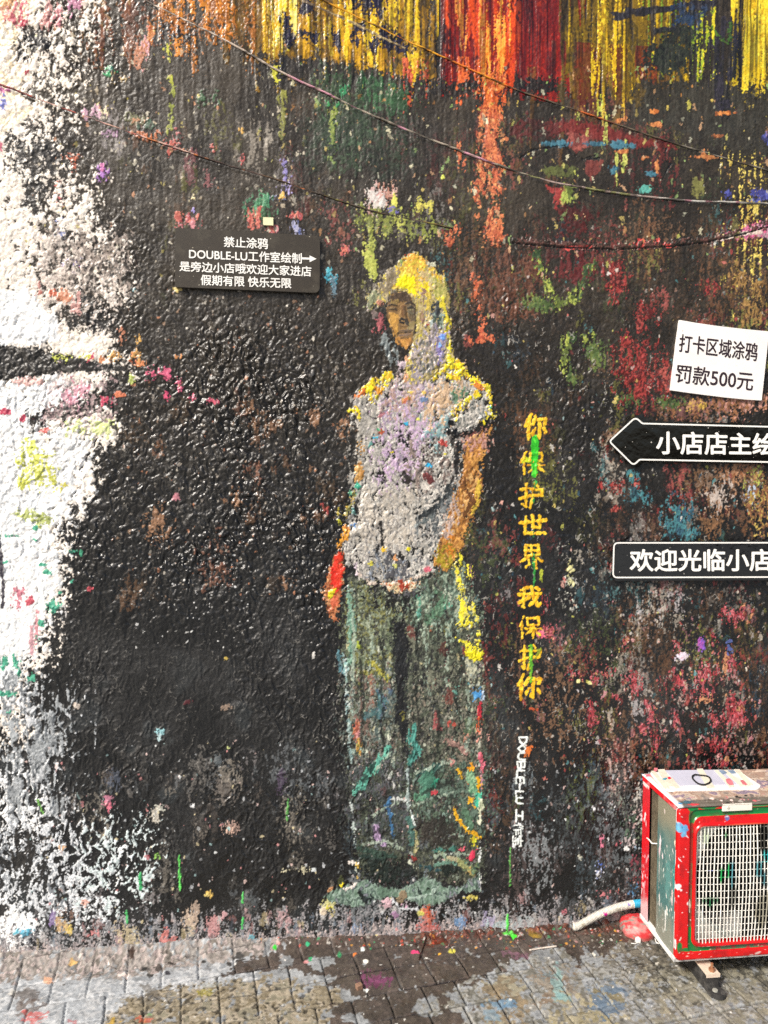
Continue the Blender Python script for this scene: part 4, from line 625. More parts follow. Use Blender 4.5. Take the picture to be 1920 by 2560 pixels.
for p, w, c in [([(800, 0), (830, 40), (800, 100), (770, 170)], [22, 18, 16, 14], ['#c0906c', '#b08060']), ([(560, 1340), (575, 1400), (580, 1520)], [9, 10, 14], ['#26221f', '#1e1c1b']), ([(750, 670), (790, 700), (810, 740)], [10, 12, 10], ['#161616', '#1e1e1e']), ([(770, 950), (800, 1000), (870, 1000)], [26, 22, 14], ['#24201f', '#332c2a']), ([(860, 1320), (980, 1260), (1060, 1180), (1140, 1100), (1170, 1060)], [14, 24, 14, 20, 16], ['#1c2022', '#2a2e30', '#3c4244']), ([(1000, 1180), (1090, 1110), (1160, 1020)], [10, 14, 10], ['#26292a', '#3a3c3c']), ([(840, 1380), (950, 1330), (1010, 1290)], [8, 8, 8], ['#5c6464', '#98a0a0']), ([(1210, 700), (1200, 850), (1190, 1000)], [30, 24, 16], ['#1c1b1a', '#2a2624']), ([(1160, 640), (1180, 760), (1130, 900)], [18, 14, 10], ['#4c4844', '#38342f']), ([(560, 470), (600, 440)], [20, 16], ['#c88088', '#a87078']), ([(760, 330), (800, 320)], 22, ['#c87858', '#b89050']), ([(1060, 680), (1100, 700)], 18, ['#b84c50', '#a84038']), ([(950, 960), (990, 1000)], 24, ['#5c2c2c', '#b06c64']), ([(380, 1770), (480, 1850), (620, 1862), (800, 1840), (980, 1750)], [6, 9, 12, 10, 7], ['#d0c0b0', '#c0b0a4']), ([(360, 1700), (375, 1780)], [8, 6], ['#d0c0cc'])]:
    W.L(K2(p), np.array(w) * .301 if hasattr(w, '__len__') else w * .301, c, soft=4, kn=.6, kr=.05, nz='s1', h=.0006)
W.P(K2([(590, 1850), (840, 1830), (880, 1850), (840, 1900), (700, 1920), (640, 1890)]), ['#c8b48c', '#b89068', '#d8ccb0', '#b06840', '#c8b840'], soft=6, kn=.7, **FP)
W.L(K2([(740, 1840), (760, 1880), (720, 1890)]), [8, 8, 6], ['#a84c24', '#882c18'], soft=4, kn=.8, **FP)
for pts in [[(1160, 520), 11, 10], [(1140, 590), 14, 9], [(1210, 600), 14, 11], [(1260, 615), 16, 9], [(1180, 640), 14, 7], [(1300, 590), 10, 8]]:
    W.O(*K2([pts[0]])[0], pts[1], pts[2], ['#101010', '#1a1816'], kn=.5, h=.0012)
for x, y, r, c in [(782, 530, 5, '#30a8d0'), (522, 645, 5, '#38a8c8'), (968, 866, 7, '#28a8d8'), (660, 770, 3.5, '#d8c830'), (1100, 775, 4, '#c8c038'), (590, 1570, 6, '#d8b020'), (800, 1565, 6, '#d8cc20'), (815, 272, 5, '#d0b850'), (930, 275, 5, '#c8a850'), (875, 492, 4, '#c8c850'), (570, 600, 7, '#a85438'), (550, 585, 4, '#50a070'), (920, 330, 8, '#6c84a8'), (490, 700, 8, '#68a098'), (346, 1372, 6, '#5888c0'), (690, 1640, 7, '#c89060'), (690, 1700, 7, '#b0b060'), (490, 1690, 5, '#d0c850'), (430, 330, 8, '#98948c'), (960, 1740, 7, '#d06878')]:
    W.O(*K2([(x, y)])[0], r, r * .9, [c, c], kn=.6, nz='n0', h=.001)
# yellow sleeves
YEL = ['#e0d028', '#ecdc20', '#d0a828', '#c8c038']
for p, w in [([(655, 135), (590, 150), (540, 185), (470, 230), (420, 270)], [22, 26, 24, 34, 20]), ([(600, 200), (560, 260), (545, 310)], [16, 22, 12]), ([(480, 240), (490, 300), (490, 370)], [24, 20, 12]), ([(335, 410), (355, 440), (375, 480)], [20, 22, 14]), ([(1010, 165), (1060, 100), (1110, 50), (1180, 45), (1220, 60)], [8, 20, 30, 36, 24]), ([(1180, 60), (1240, 100), (1300, 140), (1380, 190), (1440, 240)], [30, 34, 30, 26, 22]), ([(1130, 130), (1200, 150)], [20, 16]), ([(1450, 230), (1470, 320), (1470, 390), (1490, 470), (1410, 505)], [16, 14, 26, 24, 14]), ([(1380, 285), (1310, 310), (1260, 350), (1215, 400)], [14, 16, 20, 16]), ([(1180, 430), (1195, 490)], [14, 10])]:
    W.L(K2(p), np.array(w) * .301, YEL, soft=5, kn=.9, nz='s1', h=.002)
W.L(K2([(380, 300), (440, 250)]), [5, 5], ['#d87838'], soft=4, kn=.8, **FP); W.L(K2([(540, 230), (560, 270)]), [5, 5], ['#d8902c'], soft=4, kn=.8, **FP); W.L(K2([(1350, 210), (1400, 240)]), [6, 5], ['#d88438'], soft=4, kn=.8, **FP)
W.P(K2([(1150, 280), (1230, 240), (1300, 260), (1280, 320), (1200, 350), (1150, 330)]), ['#4c6c50', '#6c8870', '#3c5440'], soft=10, kn=.8, cap=.7, **FP)
W.P(K2([(1250, 400), (1330, 350), (1400, 330), (1420, 440), (1390, 520), (1300, 560), (1220, 540)]), ['#8c8c88', '#6c706c', '#a8a49c', '#5c605c'], soft=12, kn=.8, cap=.7, **FP)
W.O(*K2([(1480, 400)])[0], 4, 6, ['#40b088'], kn=.7, **FP)
W.P(K2([(1390, 520), (1520, 490), (1500, 560), (1420, 600), (1330, 600)]), ['#1c1815', '#2c241e'], soft=10, kn=.7, cap=.7, **FP)

# bare arm, hand in pocket
arm = K2([(1330, 640), (1400, 610), (1500, 560), (1460, 650), (1420, 770), (1395, 900), (1395, 1040), (1375, 1180), (1320, 1310), (1275, 1420), (1235, 1530), (1215, 1600), (1160, 1690), (1120, 1740), (1080, 1730), (1020, 1690), (1045, 1560), (1100, 1420), (1165, 1180), (1225, 980), (1245, 800), (1265, 700)])
part_mask('painted_arm', arm)
W.P(arm, ['#b07c38', '#c8924c', '#a06c34', '#8c5c2c', '#c89c60'], soft=7, kn=.7, kr=.25, nz='s1', h=.0012)
W.P(K2([(1260, 660), (1440, 620), (1420, 720), (1300, 760)]), ['#a87c6c', '#b88c80', '#8c5c4c'], soft=16, kn=.8, cap=.4, **FP)
W.P(K2([(1170, 1160), (1220, 1130), (1180, 1400), (1100, 1460)]), ['#b8a090', '#a8948c'], soft=12, kn=.8, cap=.4, **FP)
W.P(K2([(1050, 1540), (1160, 1500), (1200, 1600), (1120, 1730), (1030, 1690)]), ['#8c7c1c', '#a08c24', '#78681c'], soft=9, kn=.6, cap=.7, **FP)
W.L(K2([(1265, 1000), (1290, 1100), (1330, 1180), (1260, 1280)]), [5, 7, 6, 6], ['#5c3c1c', '#6c4424'], soft=5, kn=.9, **FP); W.L(K2([(1390, 1000), (1370, 1180), (1310, 1300)]), [3, 4, 3], ['#c8a840'], soft=4, kn=.8, **FP)
W.L(K2([(1160, 1620), (1120, 1500), (1180, 1460)]), [4, 6, 5], ['#c07828'], soft=5, kn=.8, **FP)
# far arm and red hand
for p, w, c in [([(410, 690), (405, 800), (395, 900)], [12, 14, 10], ['#a87c3c', '#b89050']), ([(400, 880), (395, 960), (400, 1030)], [26, 26, 16], ['#a8783c', '#b88c50', '#c89c58']), ([(370, 1040), (385, 1060)], [10, 8], ['#3c9c80']), ([(320, 1090), (370, 1110)], [14, 16], ['#4c8c70', '#5c9c7c']), ([(355, 1090), (320, 1200), (290, 1280)], [18, 22, 14], ['#a89048', '#8c8c54', '#b89c40']), ([(220, 1200), (215, 1260)], [10, 8], ['#a89830']), ([(275, 1400), (255, 1480), (230, 1530)], [16, 20, 22], ['#c88838', '#d89830', '#b87838']), ([(340, 1230), (360, 1270)], [16, 10], ['#5c8c88', '#7ca8a0']), ([(230, 1340), (235, 1350)], 8, ['#c8c840']), ([(100, 1220), (130, 1250)], [20, 14], ['#a85448', '#8c3c38'])]:
    W.L(K2(p), np.array(w) * .301 if hasattr(w, '__len__') else w * .301, c, soft=5, kn=.9, bias=-.1, **FP)
hand = K3([(175, 15), (245, 15), (262, 150), (268, 270), (235, 420), (205, 560), (165, 560), (130, 460), (98, 360), (98, 270), (140, 160)])
part_mask('painted_hand', hand)
W.P(hand, ['#a8603c', '#b87850', '#98502c', '#c08c60'], soft=5, kn=.7, **FP)
W.P(K3([(175, 15), (243, 15), (258, 150), (240, 300), (180, 340), (150, 300), (150, 160)]), ['#d02c1c', '#d83c24', '#b8301c'], soft=6, kn=.5, **FP)
W.P(K3([(130, 380), (220, 360), (210, 450), (170, 470)]), ['#c05c3c', '#d06c4c'], soft=7, kn=.6, **FP)
W.L(K3([(165, 320), (150, 370), (185, 310)]), [5, 6, 4], ['#d8cc28'], soft=3, kn=.7, **FP)

# hood
hood = K1([(690, 165), (760, 140), (840, 140), (910, 180), (990, 230), (1040, 300), (1075, 380), (1098, 470), (1110, 580), (1120, 720), (1135, 860), (1140, 960), (1165, 1050), (1090, 1060), (1000, 1170), (900, 1240), (740, 1230), (735, 1130), (775, 1020), (800, 920), (840, 760), (835, 620), (800, 530), (740, 450), (680, 440), (620, 470), (580, 530), (550, 560), (480, 560), (440, 600), (400, 585), (405, 500), (470, 450), (510, 390), (560, 300), (630, 230)])
part_mask('painted_hood', hood)
W.P(hood, ['#8c8060', '#a89850', '#b8a878', '#8c8478', '#c8b450'], soft=7, kn=.6, kr=.2, nz='s1', h=.0012)
W.P(K1([(660, 230), (760, 150), (850, 150), (940, 220), (1020, 260), (1050, 340), (980, 420), (940, 480), (880, 420), (840, 480), (800, 470), (740, 410), (640, 410), (680, 340)]), ['#d8c020', '#ecd820', '#c8b040', '#d0a038', '#e0cc50'], soft=9, kn=.7, cap=.8, **FP)
W.P(K1([(640, 400), (660, 350), (740, 300), (800, 330), (830, 420), (850, 490), (790, 470), (720, 410)]), ['#ece010', '#e8d818'], soft=6, kn=.6, cap=.8, **FP)
W.P(K1([(560, 330), (600, 280), (660, 250), (620, 330), (570, 350)]), ['#d8cc28', '#c8b838'], soft=6, kn=.7, cap=.8, **FP)
W.P(K1([(980, 340), (1060, 360), (1095, 470), (1060, 540), (980, 480)]), ['#a8a450', '#98984c', '#b0a860'], soft=10, kn=.4, cap=.8, **FP)
W.P(K1([(880, 290), (980, 280), (1000, 350), (930, 430), (860, 380)]), ['#b0a878', '#c0a878', '#a8a060'], soft=12, kn=.6, cap=.5, **FP)
W.P(K1([(540, 340), (640, 260), (680, 290), (640, 400), (580, 440), (540, 500), (500, 470)]), ['#8c7c60', '#7c7058', '#988c78'], soft=9, kn=.6, cap=.6, **FP)
W.P(K1([(400, 500), (470, 460), (540, 480), (520, 540), (440, 600), (400, 580)]), ['#7c8060', '#949874', '#686c54'], soft=8, kn=.7, cap=.8, **FP)
for p, w, c in [([(1040, 520), (1080, 640), (1095, 760)], [26, 24, 24], ['#c8b830', '#d8c838', '#a8a04c']), ([(1100, 760), (1105, 860), (1105, 1000), (1130, 1050)], [20, 14, 16, 24], ['#c0b430', '#d8cc28', '#a89c50']), ([(845, 500), (855, 640), (840, 780), (815, 900), (790, 1020), (770, 1130)], [12, 12, 14, 16, 18, 20], ['#b8a858', '#a09058', '#c8b868']), ([(960, 440), (940, 560), (915, 680)], [12, 12, 9], ['#c8b048', '#b8a458']), ([(900, 440), (890, 560), (880, 700)], [16, 18, 14], ['#907858', '#8c6c60', '#a08870']), ([(740, 160), (850, 150), (910, 190)], [12, 16, 14], ['#d8902c', '#e0a840']), ([(870, 820), (890, 840)], 16, ['#c8bc28']), ([(900, 710), (920, 730)], 16, ['#a85448', '#8c4438']), ([(490, 545), (530, 555)], [12, 12], ['#b87c68']), ([(680, 200), (720, 160)], [6, 6], ['#88a060']), ([(930, 210), (1020, 205)], [6, 3], ['#b8b8a0'])]:
    W.L(K1(p), np.array(w) * .289 if hasattr(w, '__len__') else w * .289, c, soft=4, kn=.9, **FP)
W.P(K1([(970, 540), (1010, 530), (1050, 580), (1050, 660), (980, 680), (950, 640)]), ['#2c2f30', '#3c4448', '#24261f'], soft=6, kn=.6, cap=.8, nz='s1')
W.P(K1([(940, 680), (1050, 660), (1050, 760), (950, 780)]), ['#5c6c5c', '#8c9c90', '#3c4c40', '#a8b4b0'], soft=9, kn=.9, cap=.4, **FP)
W.P(K1([(900, 780), (1060, 760), (1090, 900), (1050, 1060), (900, 1150), (780, 1180), (840, 960)]), ['#8c847c', '#9c94a0', '#a89c94', '#6c6c68'], soft=14, kn=.8, cap=.6, **FP)
W.P(K1([(1000, 900), (1080, 820), (1090, 1000), (1040, 1060)]), ['#8c84b0', '#9088a0', '#7c70a0'], soft=10, kn=.9, cap=.2, **FP)
for x, y in [(1055, 835), (1040, 920)]: W.O(*K1([(x, y)])[0], 6, 7, ['#5878c0', '#6c98d0'], kn=.8, **FP)
# shadowed side of the hood and loose paint beside it
for p, w, c in [([(560, 600), (580, 700), (620, 820), (660, 900)], [30, 30, 30, 24], ['#1c1c1a', '#262522']), ([(500, 680), (520, 740), (480, 760)], [20, 22, 14], ['#b86c70', '#a85c60', '#8c4c50']), ([(510, 790), (515, 860)], [14, 10], ['#a85c54', '#7c4440']), ([(560, 850), (600, 960), (640, 1060)], [26, 30, 24], ['#5c6464', '#7c8484', '#484c4c']), ([(440, 620), (480, 640)], [16, 14], ['#5c5450', '#7c6c68'])]:
    W.L(K1(p), np.array(w) * .289, c, soft=7, kn=1., nz='s1', cap=.4)
# face
face = K1([(590, 545), (600, 500), (650, 460), (710, 450), (770, 475), (812, 545), (822, 640), (818, 770), (800, 860), (775, 915), (745, 930), (700, 912), (655, 865), (622, 780), (600, 700), (578, 640), (572, 590)])
part_mask('painted_face', face)
FF = dict(nz='n1', kr=.08, h=.0006)
W.P(face, ['#7c6038', '#8c6c40', '#745834'], soft=4, kn=.35, rough=.5, **FF)
W.P(K1([(585, 625), (650, 640), (690, 640), (680, 720), (690, 760), (660, 830), (640, 830), (610, 740), (592, 680)]), ['#b88a3c', '#c89848', '#a87c38'], soft=4, kn=.45, **FF)
W.P(K1([(655, 845), (700, 840), (780, 850), (790, 880), (745, 928), (700, 910), (665, 880)]), ['#a87430', '#b88440', '#986424'], soft=4, kn=.5, **FF)
W.P(K1([(600, 500), (650, 462), (710, 452), (770, 478), (812, 550), (805, 560), (760, 540), (700, 540), (640, 530), (600, 545)]), ['#40301f', '#4c3a28', '#382a1c'], soft=5, kn=.4, **FF)
W.P(K1([(610, 525), (680, 510), (690, 560), (660, 570), (610, 560)]), ['#8c7440', '#7c6438'], soft=5, kn=.5, cap=.6, **FF)
W.P(K1([(740, 560), (815, 560), (820, 720), (790, 700), (760, 640)]), ['#6c5c40', '#5c4e38', '#7c6c50'], soft=5, kn=.5, **FF)
W.P(K1([(690, 560), (735, 560), (740, 650), (690, 650)]), ['#7c5c34', '#6c4c2c', '#8c6c40'], soft=5, kn=.4, **FF)
W.P(K1([(740, 720), (810, 700), (812, 790), (760, 780)]), ['#8c7c50', '#7c6c48'], soft=5, kn=.5, **FF)
for p, w, c in [([(590, 570), (620, 558), (660, 568)], [7, 9, 7], ['#34281c']), ([(600, 600), (630, 592), (662, 606)], [7, 12, 6], ['#3c2e20']), ([(612, 590), (640, 590)], [5, 5], ['#a88c5c']), ([(740, 555), (780, 540), (812, 560)], [8, 10, 8], ['#34291d']), ([(760, 590), (790, 578), (812, 590)], [7, 12, 7], ['#2c2820']), ([(770, 605), (800, 602)], [4, 4], ['#98946c']), ([(760, 620), (800, 640)], [10, 10], ['#5c5644']),
                ([(690, 690), (705, 680), (720, 690)], [10, 14, 8], ['#1c1a17']), ([(695, 710), (715, 715)], [12, 12], ['#161411']), ([(745, 690), (750, 720), (755, 740)], [16, 18, 12], ['#2f2920']), ([(700, 600), (690, 650), (685, 690)], [5, 5, 6], ['#a88450']), ([(728, 590), (735, 640), (745, 670)], [10, 12, 10], ['#564024']), ([(690, 740), (720, 748), (745, 745)], [6, 7, 6], ['#6c5230']), ([(680, 790), (720, 782), (760, 786), (795, 780)], [5, 9, 9, 5], ['#5c4c3c']), ([(675, 806), (720, 800), (790, 798)], [4, 6, 4], ['#282018']), ([(690, 825), (740, 822), (785, 815)], [6, 9, 6], ['#7c6450']), ([(700, 850), (760, 846)], [7, 6], ['#6c5028']), ([(600, 650), (615, 740), (650, 840), (700, 905)], [3, 3, 3, 3], ['#5c4424']), ([(815, 600), (822, 720), (810, 820)], [6, 6, 6], ['#4c4030']), ([(720, 880), (735, 915)], [12, 10], ['#c08c40'])]:
    W.L(K1(p), np.array(w) * .289, [c[0], c[0]], soft=2.6, kn=.35, **FF)

# --- hand-brushed yellow sentence, 你保护世界我保护你
G = {'你': [[(.28, 0), (.05, .45)], [(.17, .3), (.15, 1)], [(.5, .08), (.35, .4)], [(.45, .2), (.95, .17), (.88, .36)], [(.66, .25), (.66, .95), (.55, .88)], [(.48, .55), (.38, .78)], [(.84, .55), (.95, .72)]],
     '保': [[(.28, 0), (.05, .42)], [(.18, .3), (.17, 1)], [(.42, .06), (.42, .38)], [(.42, .06), (.9, .06), (.88, .38)], [(.42, .38), (.88, .38)], [(.35, .55), (1, .55)], [(.66, .4), (.66, 1)], [(.62, .58), (.38, .85)], [(.7, .58), (.95, .85)]],
     '护': [[(.05, .25), (.42, .22)], [(.25, 0), (.26, .95), (.12, .85)], [(.02, .65), (.45, .5)], [(.68, 0), (.75, .12)], [(.55, .25), (.95, .25), (.95, .5), (.55, .5)], [(.55, .25), (.55, .6), (.42, 1)]],
     '世': [[(.02, .38), (1, .28)], [(.25, .08), (.25, .9), (.95, .88)], [(.52, .02), (.52, .62)], [(.76, .05), (.76, .6), (.52, .62)]],
     '界': [[(.22, .02), (.22, .45)], [(.22, .02), (.8, .02), (.8, .45)], [(.22, .45), (.8, .45)], [(.22, .23), (.8, .23)], [(.5, .02), (.5, .45)], [(.48, .45), (.05, .75)], [(.52, .45), (.98, .72)], [(.38, .65), (.36, .85), (.22, 1)], [(.66, .65), (.66, 1)]],
     '我': [[(.4, .02), (.12, .15)], [(.02, .35), (.98, .3)], [(.28, .1), (.28, .95), (.15, .88)], [(.05, .72), (.48, .52)], [(.58, .02), (.68, .5), (.85, .9), (.98, .75)], [(.88, .48), (.52, .9)], [(.75, .05), (.88, .15)]]}
K5 = crop(1240, 980, .36145)
letter_keep = np.zeros((W.ny, W.nx), np.float32)
for ch, x0, x1, y0, y1 in [('你', 200, 350, 160, 325), ('保', 165, 335, 415, 575), ('护', 165, 325, 630, 798), ('世', 155, 345, 850, 990), ('界', 165, 325, 1055, 1215), ('我', 150, 308, 1345, 1495), ('保', 148, 312, 1552, 1700), ('护', 155, 310, 1750, 1918), ('你', 145, 315, 1955, 2125)]:
    thin = .78 if ch in '保界护' else 1.
    for st in G[ch]:
        pts = K5([(x0 + (x1 - x0) * a + random.uniform(-4, 4), y0 + (y1 - y0) * b + random.uniform(-4, 4)) for a, b in st])
        W.L(pts, [random.uniform(3.3, 4.6) * thin for _ in pts], ['#e0a818', '#f0c020', '#f4cc38', '#d09414'], soft=2.6, kn=.42, kr=.06, nz='n1', h=.0012, keep=letter_keep, rough=.4)
for p, w, c in [([(270, 320), (268, 380), (265, 460), (262, 580)], [22, 24, 30, 18], ['#38c828', '#30b028', '#58d838']), ([(215, 470), (190, 480)], [16, 12], ['#a8c020', '#c8d028']), ([(260, 600), (262, 640)], [10, 8], ['#30a030']), ([(275, 620), (262, 700), (258, 760)], [6, 4, 3], ['#2c8c38', '#3c9c44']), ([(256, 960), (256, 1010)], [3, 3], ['#2c6c38']), ([(262, 1130), (262, 1240), (258, 1340)], [8, 6, 5], ['#2c8c38', '#54a854']), ([(310, 1240), (305, 1300)], [9, 9], ['#8c9c28', '#a8b038']), ([(240, 1760), (238, 1860), (240, 2010)], [10, 14, 8], ['#98c828', '#58a830', '#a8d028']), ([(300, 1780), (270, 1840)], [9, 7], ['#8c9c28']), ([(285, 2200), (240, 2190)], [14, 10], ['#a84c2c', '#8c2c28'])]:
    W.L(K5(p), np.array(w) * .36, c, soft=3, kn=.6, nz='s1', h=.001)
# --- white studio signature, letters turned on their side
G2 = {'D': [[(0, 0), (0, 1)], [(0, 0), (.6, .08), (1, .5), (.6, .92), (0, 1)]], 'O': [[(.5, 0), (.05, .3), (.05, .7), (.5, 1), (.95, .7), (.95, .3), (.5, 0)]], 'U': [[(0, 0), (0, .7), (.3, 1), (.7, 1), (1, .7), (1, 0)]],
      'B': [[(0, 0), (0, 1)], [(0, 0), (.8, .08), (.8, .42), (0, .5)], [(0, .5), (1, .58), (1, .9), (0, 1)]], 'L': [[(0, 0), (0, 1), (1, 1)]], 'E': [[(1, 0), (0, 0), (0, 1), (1, 1)], [(0, .5), (.8, .5)]], '-': [[(0, .5), (1, .5)]],
      '工': [[(.15, .1), (.8, .1)], [(.5, .1), (.5, .9)], [(0, .9), (1, .9)]], '作': [[(.28, 0), (.02, .45)], [(.17, .3), (.17, 1)], [(.5, 0), (.35, .35)], [(.45, .22), (1, .22)], [(.6, .22), (.6, 1)], [(.6, .5), (.95, .5)], [(.6, .75), (.98, .75)]],
      '室': [[(.5, 0), (.5, .12)], [(.05, .32), (.05, .15), (.95, .15), (.95, .32)], [(.25, .36), (.75, .36)], [(.45, .36), (.25, .52), (.78, .52)], [(.2, .73), (.8, .73)], [(.5, .55), (.5, .97)], [(.05, .97), (.95, .97)]]}
K6 = crop(1220, 1820, .14467)
sign_keep = np.zeros((W.ny, W.nx), np.float32)
for ch, xa, xb, y0, y1 in [('D', 540, 675, 160, 285), ('O', 530, 655, 300, 410), ('U', 520, 640, 432, 545), ('B', 510, 640, 585, 700), ('L', 500, 630, 735, 825), ('E', 490, 620, 855, 945), ('-', 490, 600, 968, 1065), ('L', 485, 605, 1090, 1185), ('U', 485, 600, 1200, 1300), ('工', 470, 605, 1415, 1615), ('作', 450, 595, 1640, 1835), ('室', 425, 590, 1855, 2045)]:
    for st in G2[ch]:
        pts = K6([(xb - (xb - xa) * b + random.uniform(-3, 3), y0 + (y1 - y0) * a + random.uniform(-3, 3)) for a, b in st])
        r = 1.75 if ch in '作室' else 2.3
        W.L(pts, r, ['#f0f4f0', '#e4ece8'], soft=1.8, kn=.22, kr=.05, nz='n0', h=.001, keep=sign_keep)
W.L(K6([(650, 480), (700, 400), (740, 340)]), [5, 7, 6], ['#c86028', '#d87838'], soft=4, kn=.8, **FP)

# --- raised seams with painted shadow under the cables, and the long crack
CAB1 = [(340, -12), (359, 0), (463, 52), (579, 110), (694, 179), (810, 231), (960, 301), (1076, 347), (1203, 399), (1284, 428), (1377, 457), (1510, 480), (1597, 492), (1712, 503), (1940, 510), (2200, 512)]
CAB2 = [(-160, 148), (0, 211), (145, 266), (289, 318), (405, 359), (521, 399), (683, 446), (770, 475), (870, 510), (960, 536), (1070, 556), (1130, 572)]
CAB3 = [(770, -18), (804, 0), (960, 74), (1215, 191), (1272, 217), (1330, 243), (1411, 266), (1539, 312), (1654, 350), (1920, 428), (2200, 510)]
CRACK = [(1284, 608), (1411, 619), (1539, 624), (1683, 616), (1770, 605), (1863, 584), (1960, 556)]
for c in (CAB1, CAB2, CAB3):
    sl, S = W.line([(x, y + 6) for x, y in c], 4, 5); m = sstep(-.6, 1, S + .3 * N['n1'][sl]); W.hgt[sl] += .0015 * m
    W.col[sl] *= (1 - .35 * m[..., None])  # cable shadow darkened into the wall colour
W.L(CRACK, 1.8, ['#0e0c0a'], soft=2, kn=.3, h=-.004)
W.L([(x, y - 7) for x, y in CRACK], 5, ['#34291f', '#5c3c34', '#2c261e'], soft=5, kn=1., h=.003, cap=.6)
for p in ([(1360, 372), (1410, 365), (1430, 386), (1456, 398), (1490, 390)], [(1300, 395), (1330, 376), (1370, 370)], [(1665, 372), (1660, 400), (1675, 410), (1655, 450), (1650, 470)], [(1455, 400), (1500, 396)]):
    W.L(p, 1.5, ['#0c0a08'], soft=2, kn=.5, h=-.002)
W.L([(758, 3), (868, 50), (960, 95), (1040, 130)], [2, 3, 3, 1], ['#a89468', '#6c5c48'], soft=2, kn=.6, h=.001)

# --- build the wall meshes: the face, and the painted figure and writing cut out of the same sheet
def sheet_faces(S):
    i = np.arange(S.nx * S.ny).reshape(S.ny, S.nx)
    return np.stack([i[:-1, :-1].ravel(), i[:-1, 1:].ravel(), i[1:, 1:].ravel(), i[1:, :-1].ravel()], 1)
lum = N['n0'] * .05 + N['n1'] * .04
W.col *= (1 + lum[..., None]); W.col = np.clip(W.col, .004, .86)
W.rough = np.clip(W.rough + .03 * N['n1'], .2, .75)
wall_co = np.stack([W.A.ravel(), -W.hgt.ravel(), W.B.ravel()], 1)
faces = sheet_faces(W)
lab = np.zeros((W.ny - 1, W.nx - 1), np.int8); order = ['painted_trousers', 'painted_shoes', 'painted_shirt', 'painted_arm', 'painted_hand', 'painted_hood', 'painted_face']
for k, key in enumerate(order): lab[region[key][:-1, :-1]] = k + 1
_rows = [1100, 1195, 1275, 1350, 1440, 1530, 1605, 1680]
lab = np.where(letter_keep[:-1, :-1] > .5, 30 + np.searchsorted(_rows, V[:-1, :-1]), lab).astype(np.int8); lab[sign_keep[:-1, :-1] > .5] = 21
lab = lab.ravel(); wall_col = W.col.reshape(-1, 3); wall_rough = W.rough.ravel()
def piece(name, sel, extra=None):
    f = faces[sel]; used = np.unique(f); remap = np.zeros(len(wall_co), np.int32); remap[used] = np.arange(len(used))
    return mesh_np(name, wall_co[used], remap[f], wall_col[used], wall_rough[used])
M_WALL = mat_paint('thick_wall_paint', bump=.0007, scale=330., varied=.16, attr_rough=True, spec=.5)
wall = obj('painted_wall', piece('painted_wall', lab == 0), M_WALL)
tag(wall, 'black lumpy alley wall covered in paint drips, splatter and a painted hooded figure', 'wall', kind='thing')
bm = bmesh.new(); bm_box(bm, -6, 7, .03, .28, -.05, 4.2)
M_PLAIN = mat_flat('grey_render', '#6c6a66', .8)
obj('masonry_core', from_bm('masonry_core', bm), M_PLAIN, wall)
fig = empty('painted_figure', tuple(on_wall((1000, 2250)))); fig.parent = wall
tag(fig, 'standing figure in a yellow hood painted on the black wall')
for k, key in enumerate(order): obj(key, piece(key, lab == k + 1), M_WALL, fig)
for k in range(9): obj('painted_character', piece('painted_character', lab == 30 + k), M_WALL, wall)
tag(obj('painted_signature', piece('painted_signature', lab == 21), M_WALL, wall), 'small white sideways writing')

# ---------------------------------------------------------------- pavement: worn square setts, mortar fillet, wet run-off
gx = np.concatenate([np.array([-14, -8, -5, -3.4, -2.5, -2, -1.7]), np.arange(-1.5, -1.2, .012), np.arange(-1.2, 1.9, .0032), np.arange(1.9, 2.3, .012), np.array([2.5, 3, 4, 6, 10, 16])])
gy = np.concatenate([np.array([-26, -16, -10, -7, -5, -4, -3.2, -2.6, -2.1]), np.arange(-1.7, -.75, .02), np.arange(-.75, .03, .0032), np.array([.06])])
Gd = Sheet(gx, gy, lambda a, b: np.stack([a, b, a * 0], 1), lambda pts: [(q[0], q[1]) for q in map(on_ground, pts)])
X, Y = Gd.A, Gd.B; GN = Gd.N
GN['n0'] = Gd.noise(.0045, .0045, 101); GN['n1'] = .75 * Gd.noise(.011, .011, 102) + .65 * Gd.noise(.0055, .0055, 103); GN['n2'] = Gd.noise(.03, .03, 104); GN['n3'] = Gd.noise(.09, .08, 105)
GN['nc'] = .8 * Gd.noise(.03, .03, 106) + .6 * Gd.noise(.009, .009, 107); GN['s1'] = .6 * Gd.noise(.008, .012, 108) + .6 * Gd.noise(.02, .02, 109) + .4 * GN['n0']; GN['v0'] = GN['s1']; GN['p0'] = Gd.noise(.007, .007, 110)
SETT = .1155; ra = math.radians(9.2)
rx = (X + .47) * math.cos(ra) + (Y + .18) * math.sin(ra); ry = -(X + .47) * math.sin(ra) + (Y + .18) * math.cos(ra)
rx = rx + .0018 * GN['n3']; ry = ry + .0018 * Gd.noise(.11, .1, 111)
row = np.floor(ry / SETT); off = np.where(np.mod(row, 4) < 2, 0., .5) + np.where(np.mod(row, 7) == 3, .12, 0)
rx2 = rx / SETT + off; tcol = np.floor(rx2); fx = np.abs(rx2 - tcol - .5); fy = np.abs(ry / SETT - row - .5)
edge = np.maximum(fx, fy); joint = sstep(.474, .492, edge + .006 * GN['n1'])
tid = vn(tcol * 3.7 + .5, row * 5.3 + .5, 3); tid2 = vn(tcol * 7.1 + .5, row * 2.3 + .5, 8)
base = lin('#8d9092')[None, None] * (.82 + .3 * tid)[..., None]
Gd.col[:] = base * (1 + .10 * GN['n2'] + .06 * GN['n1'])[..., None]
Gd.rough[:] = .62 + .06 * GN['n2']
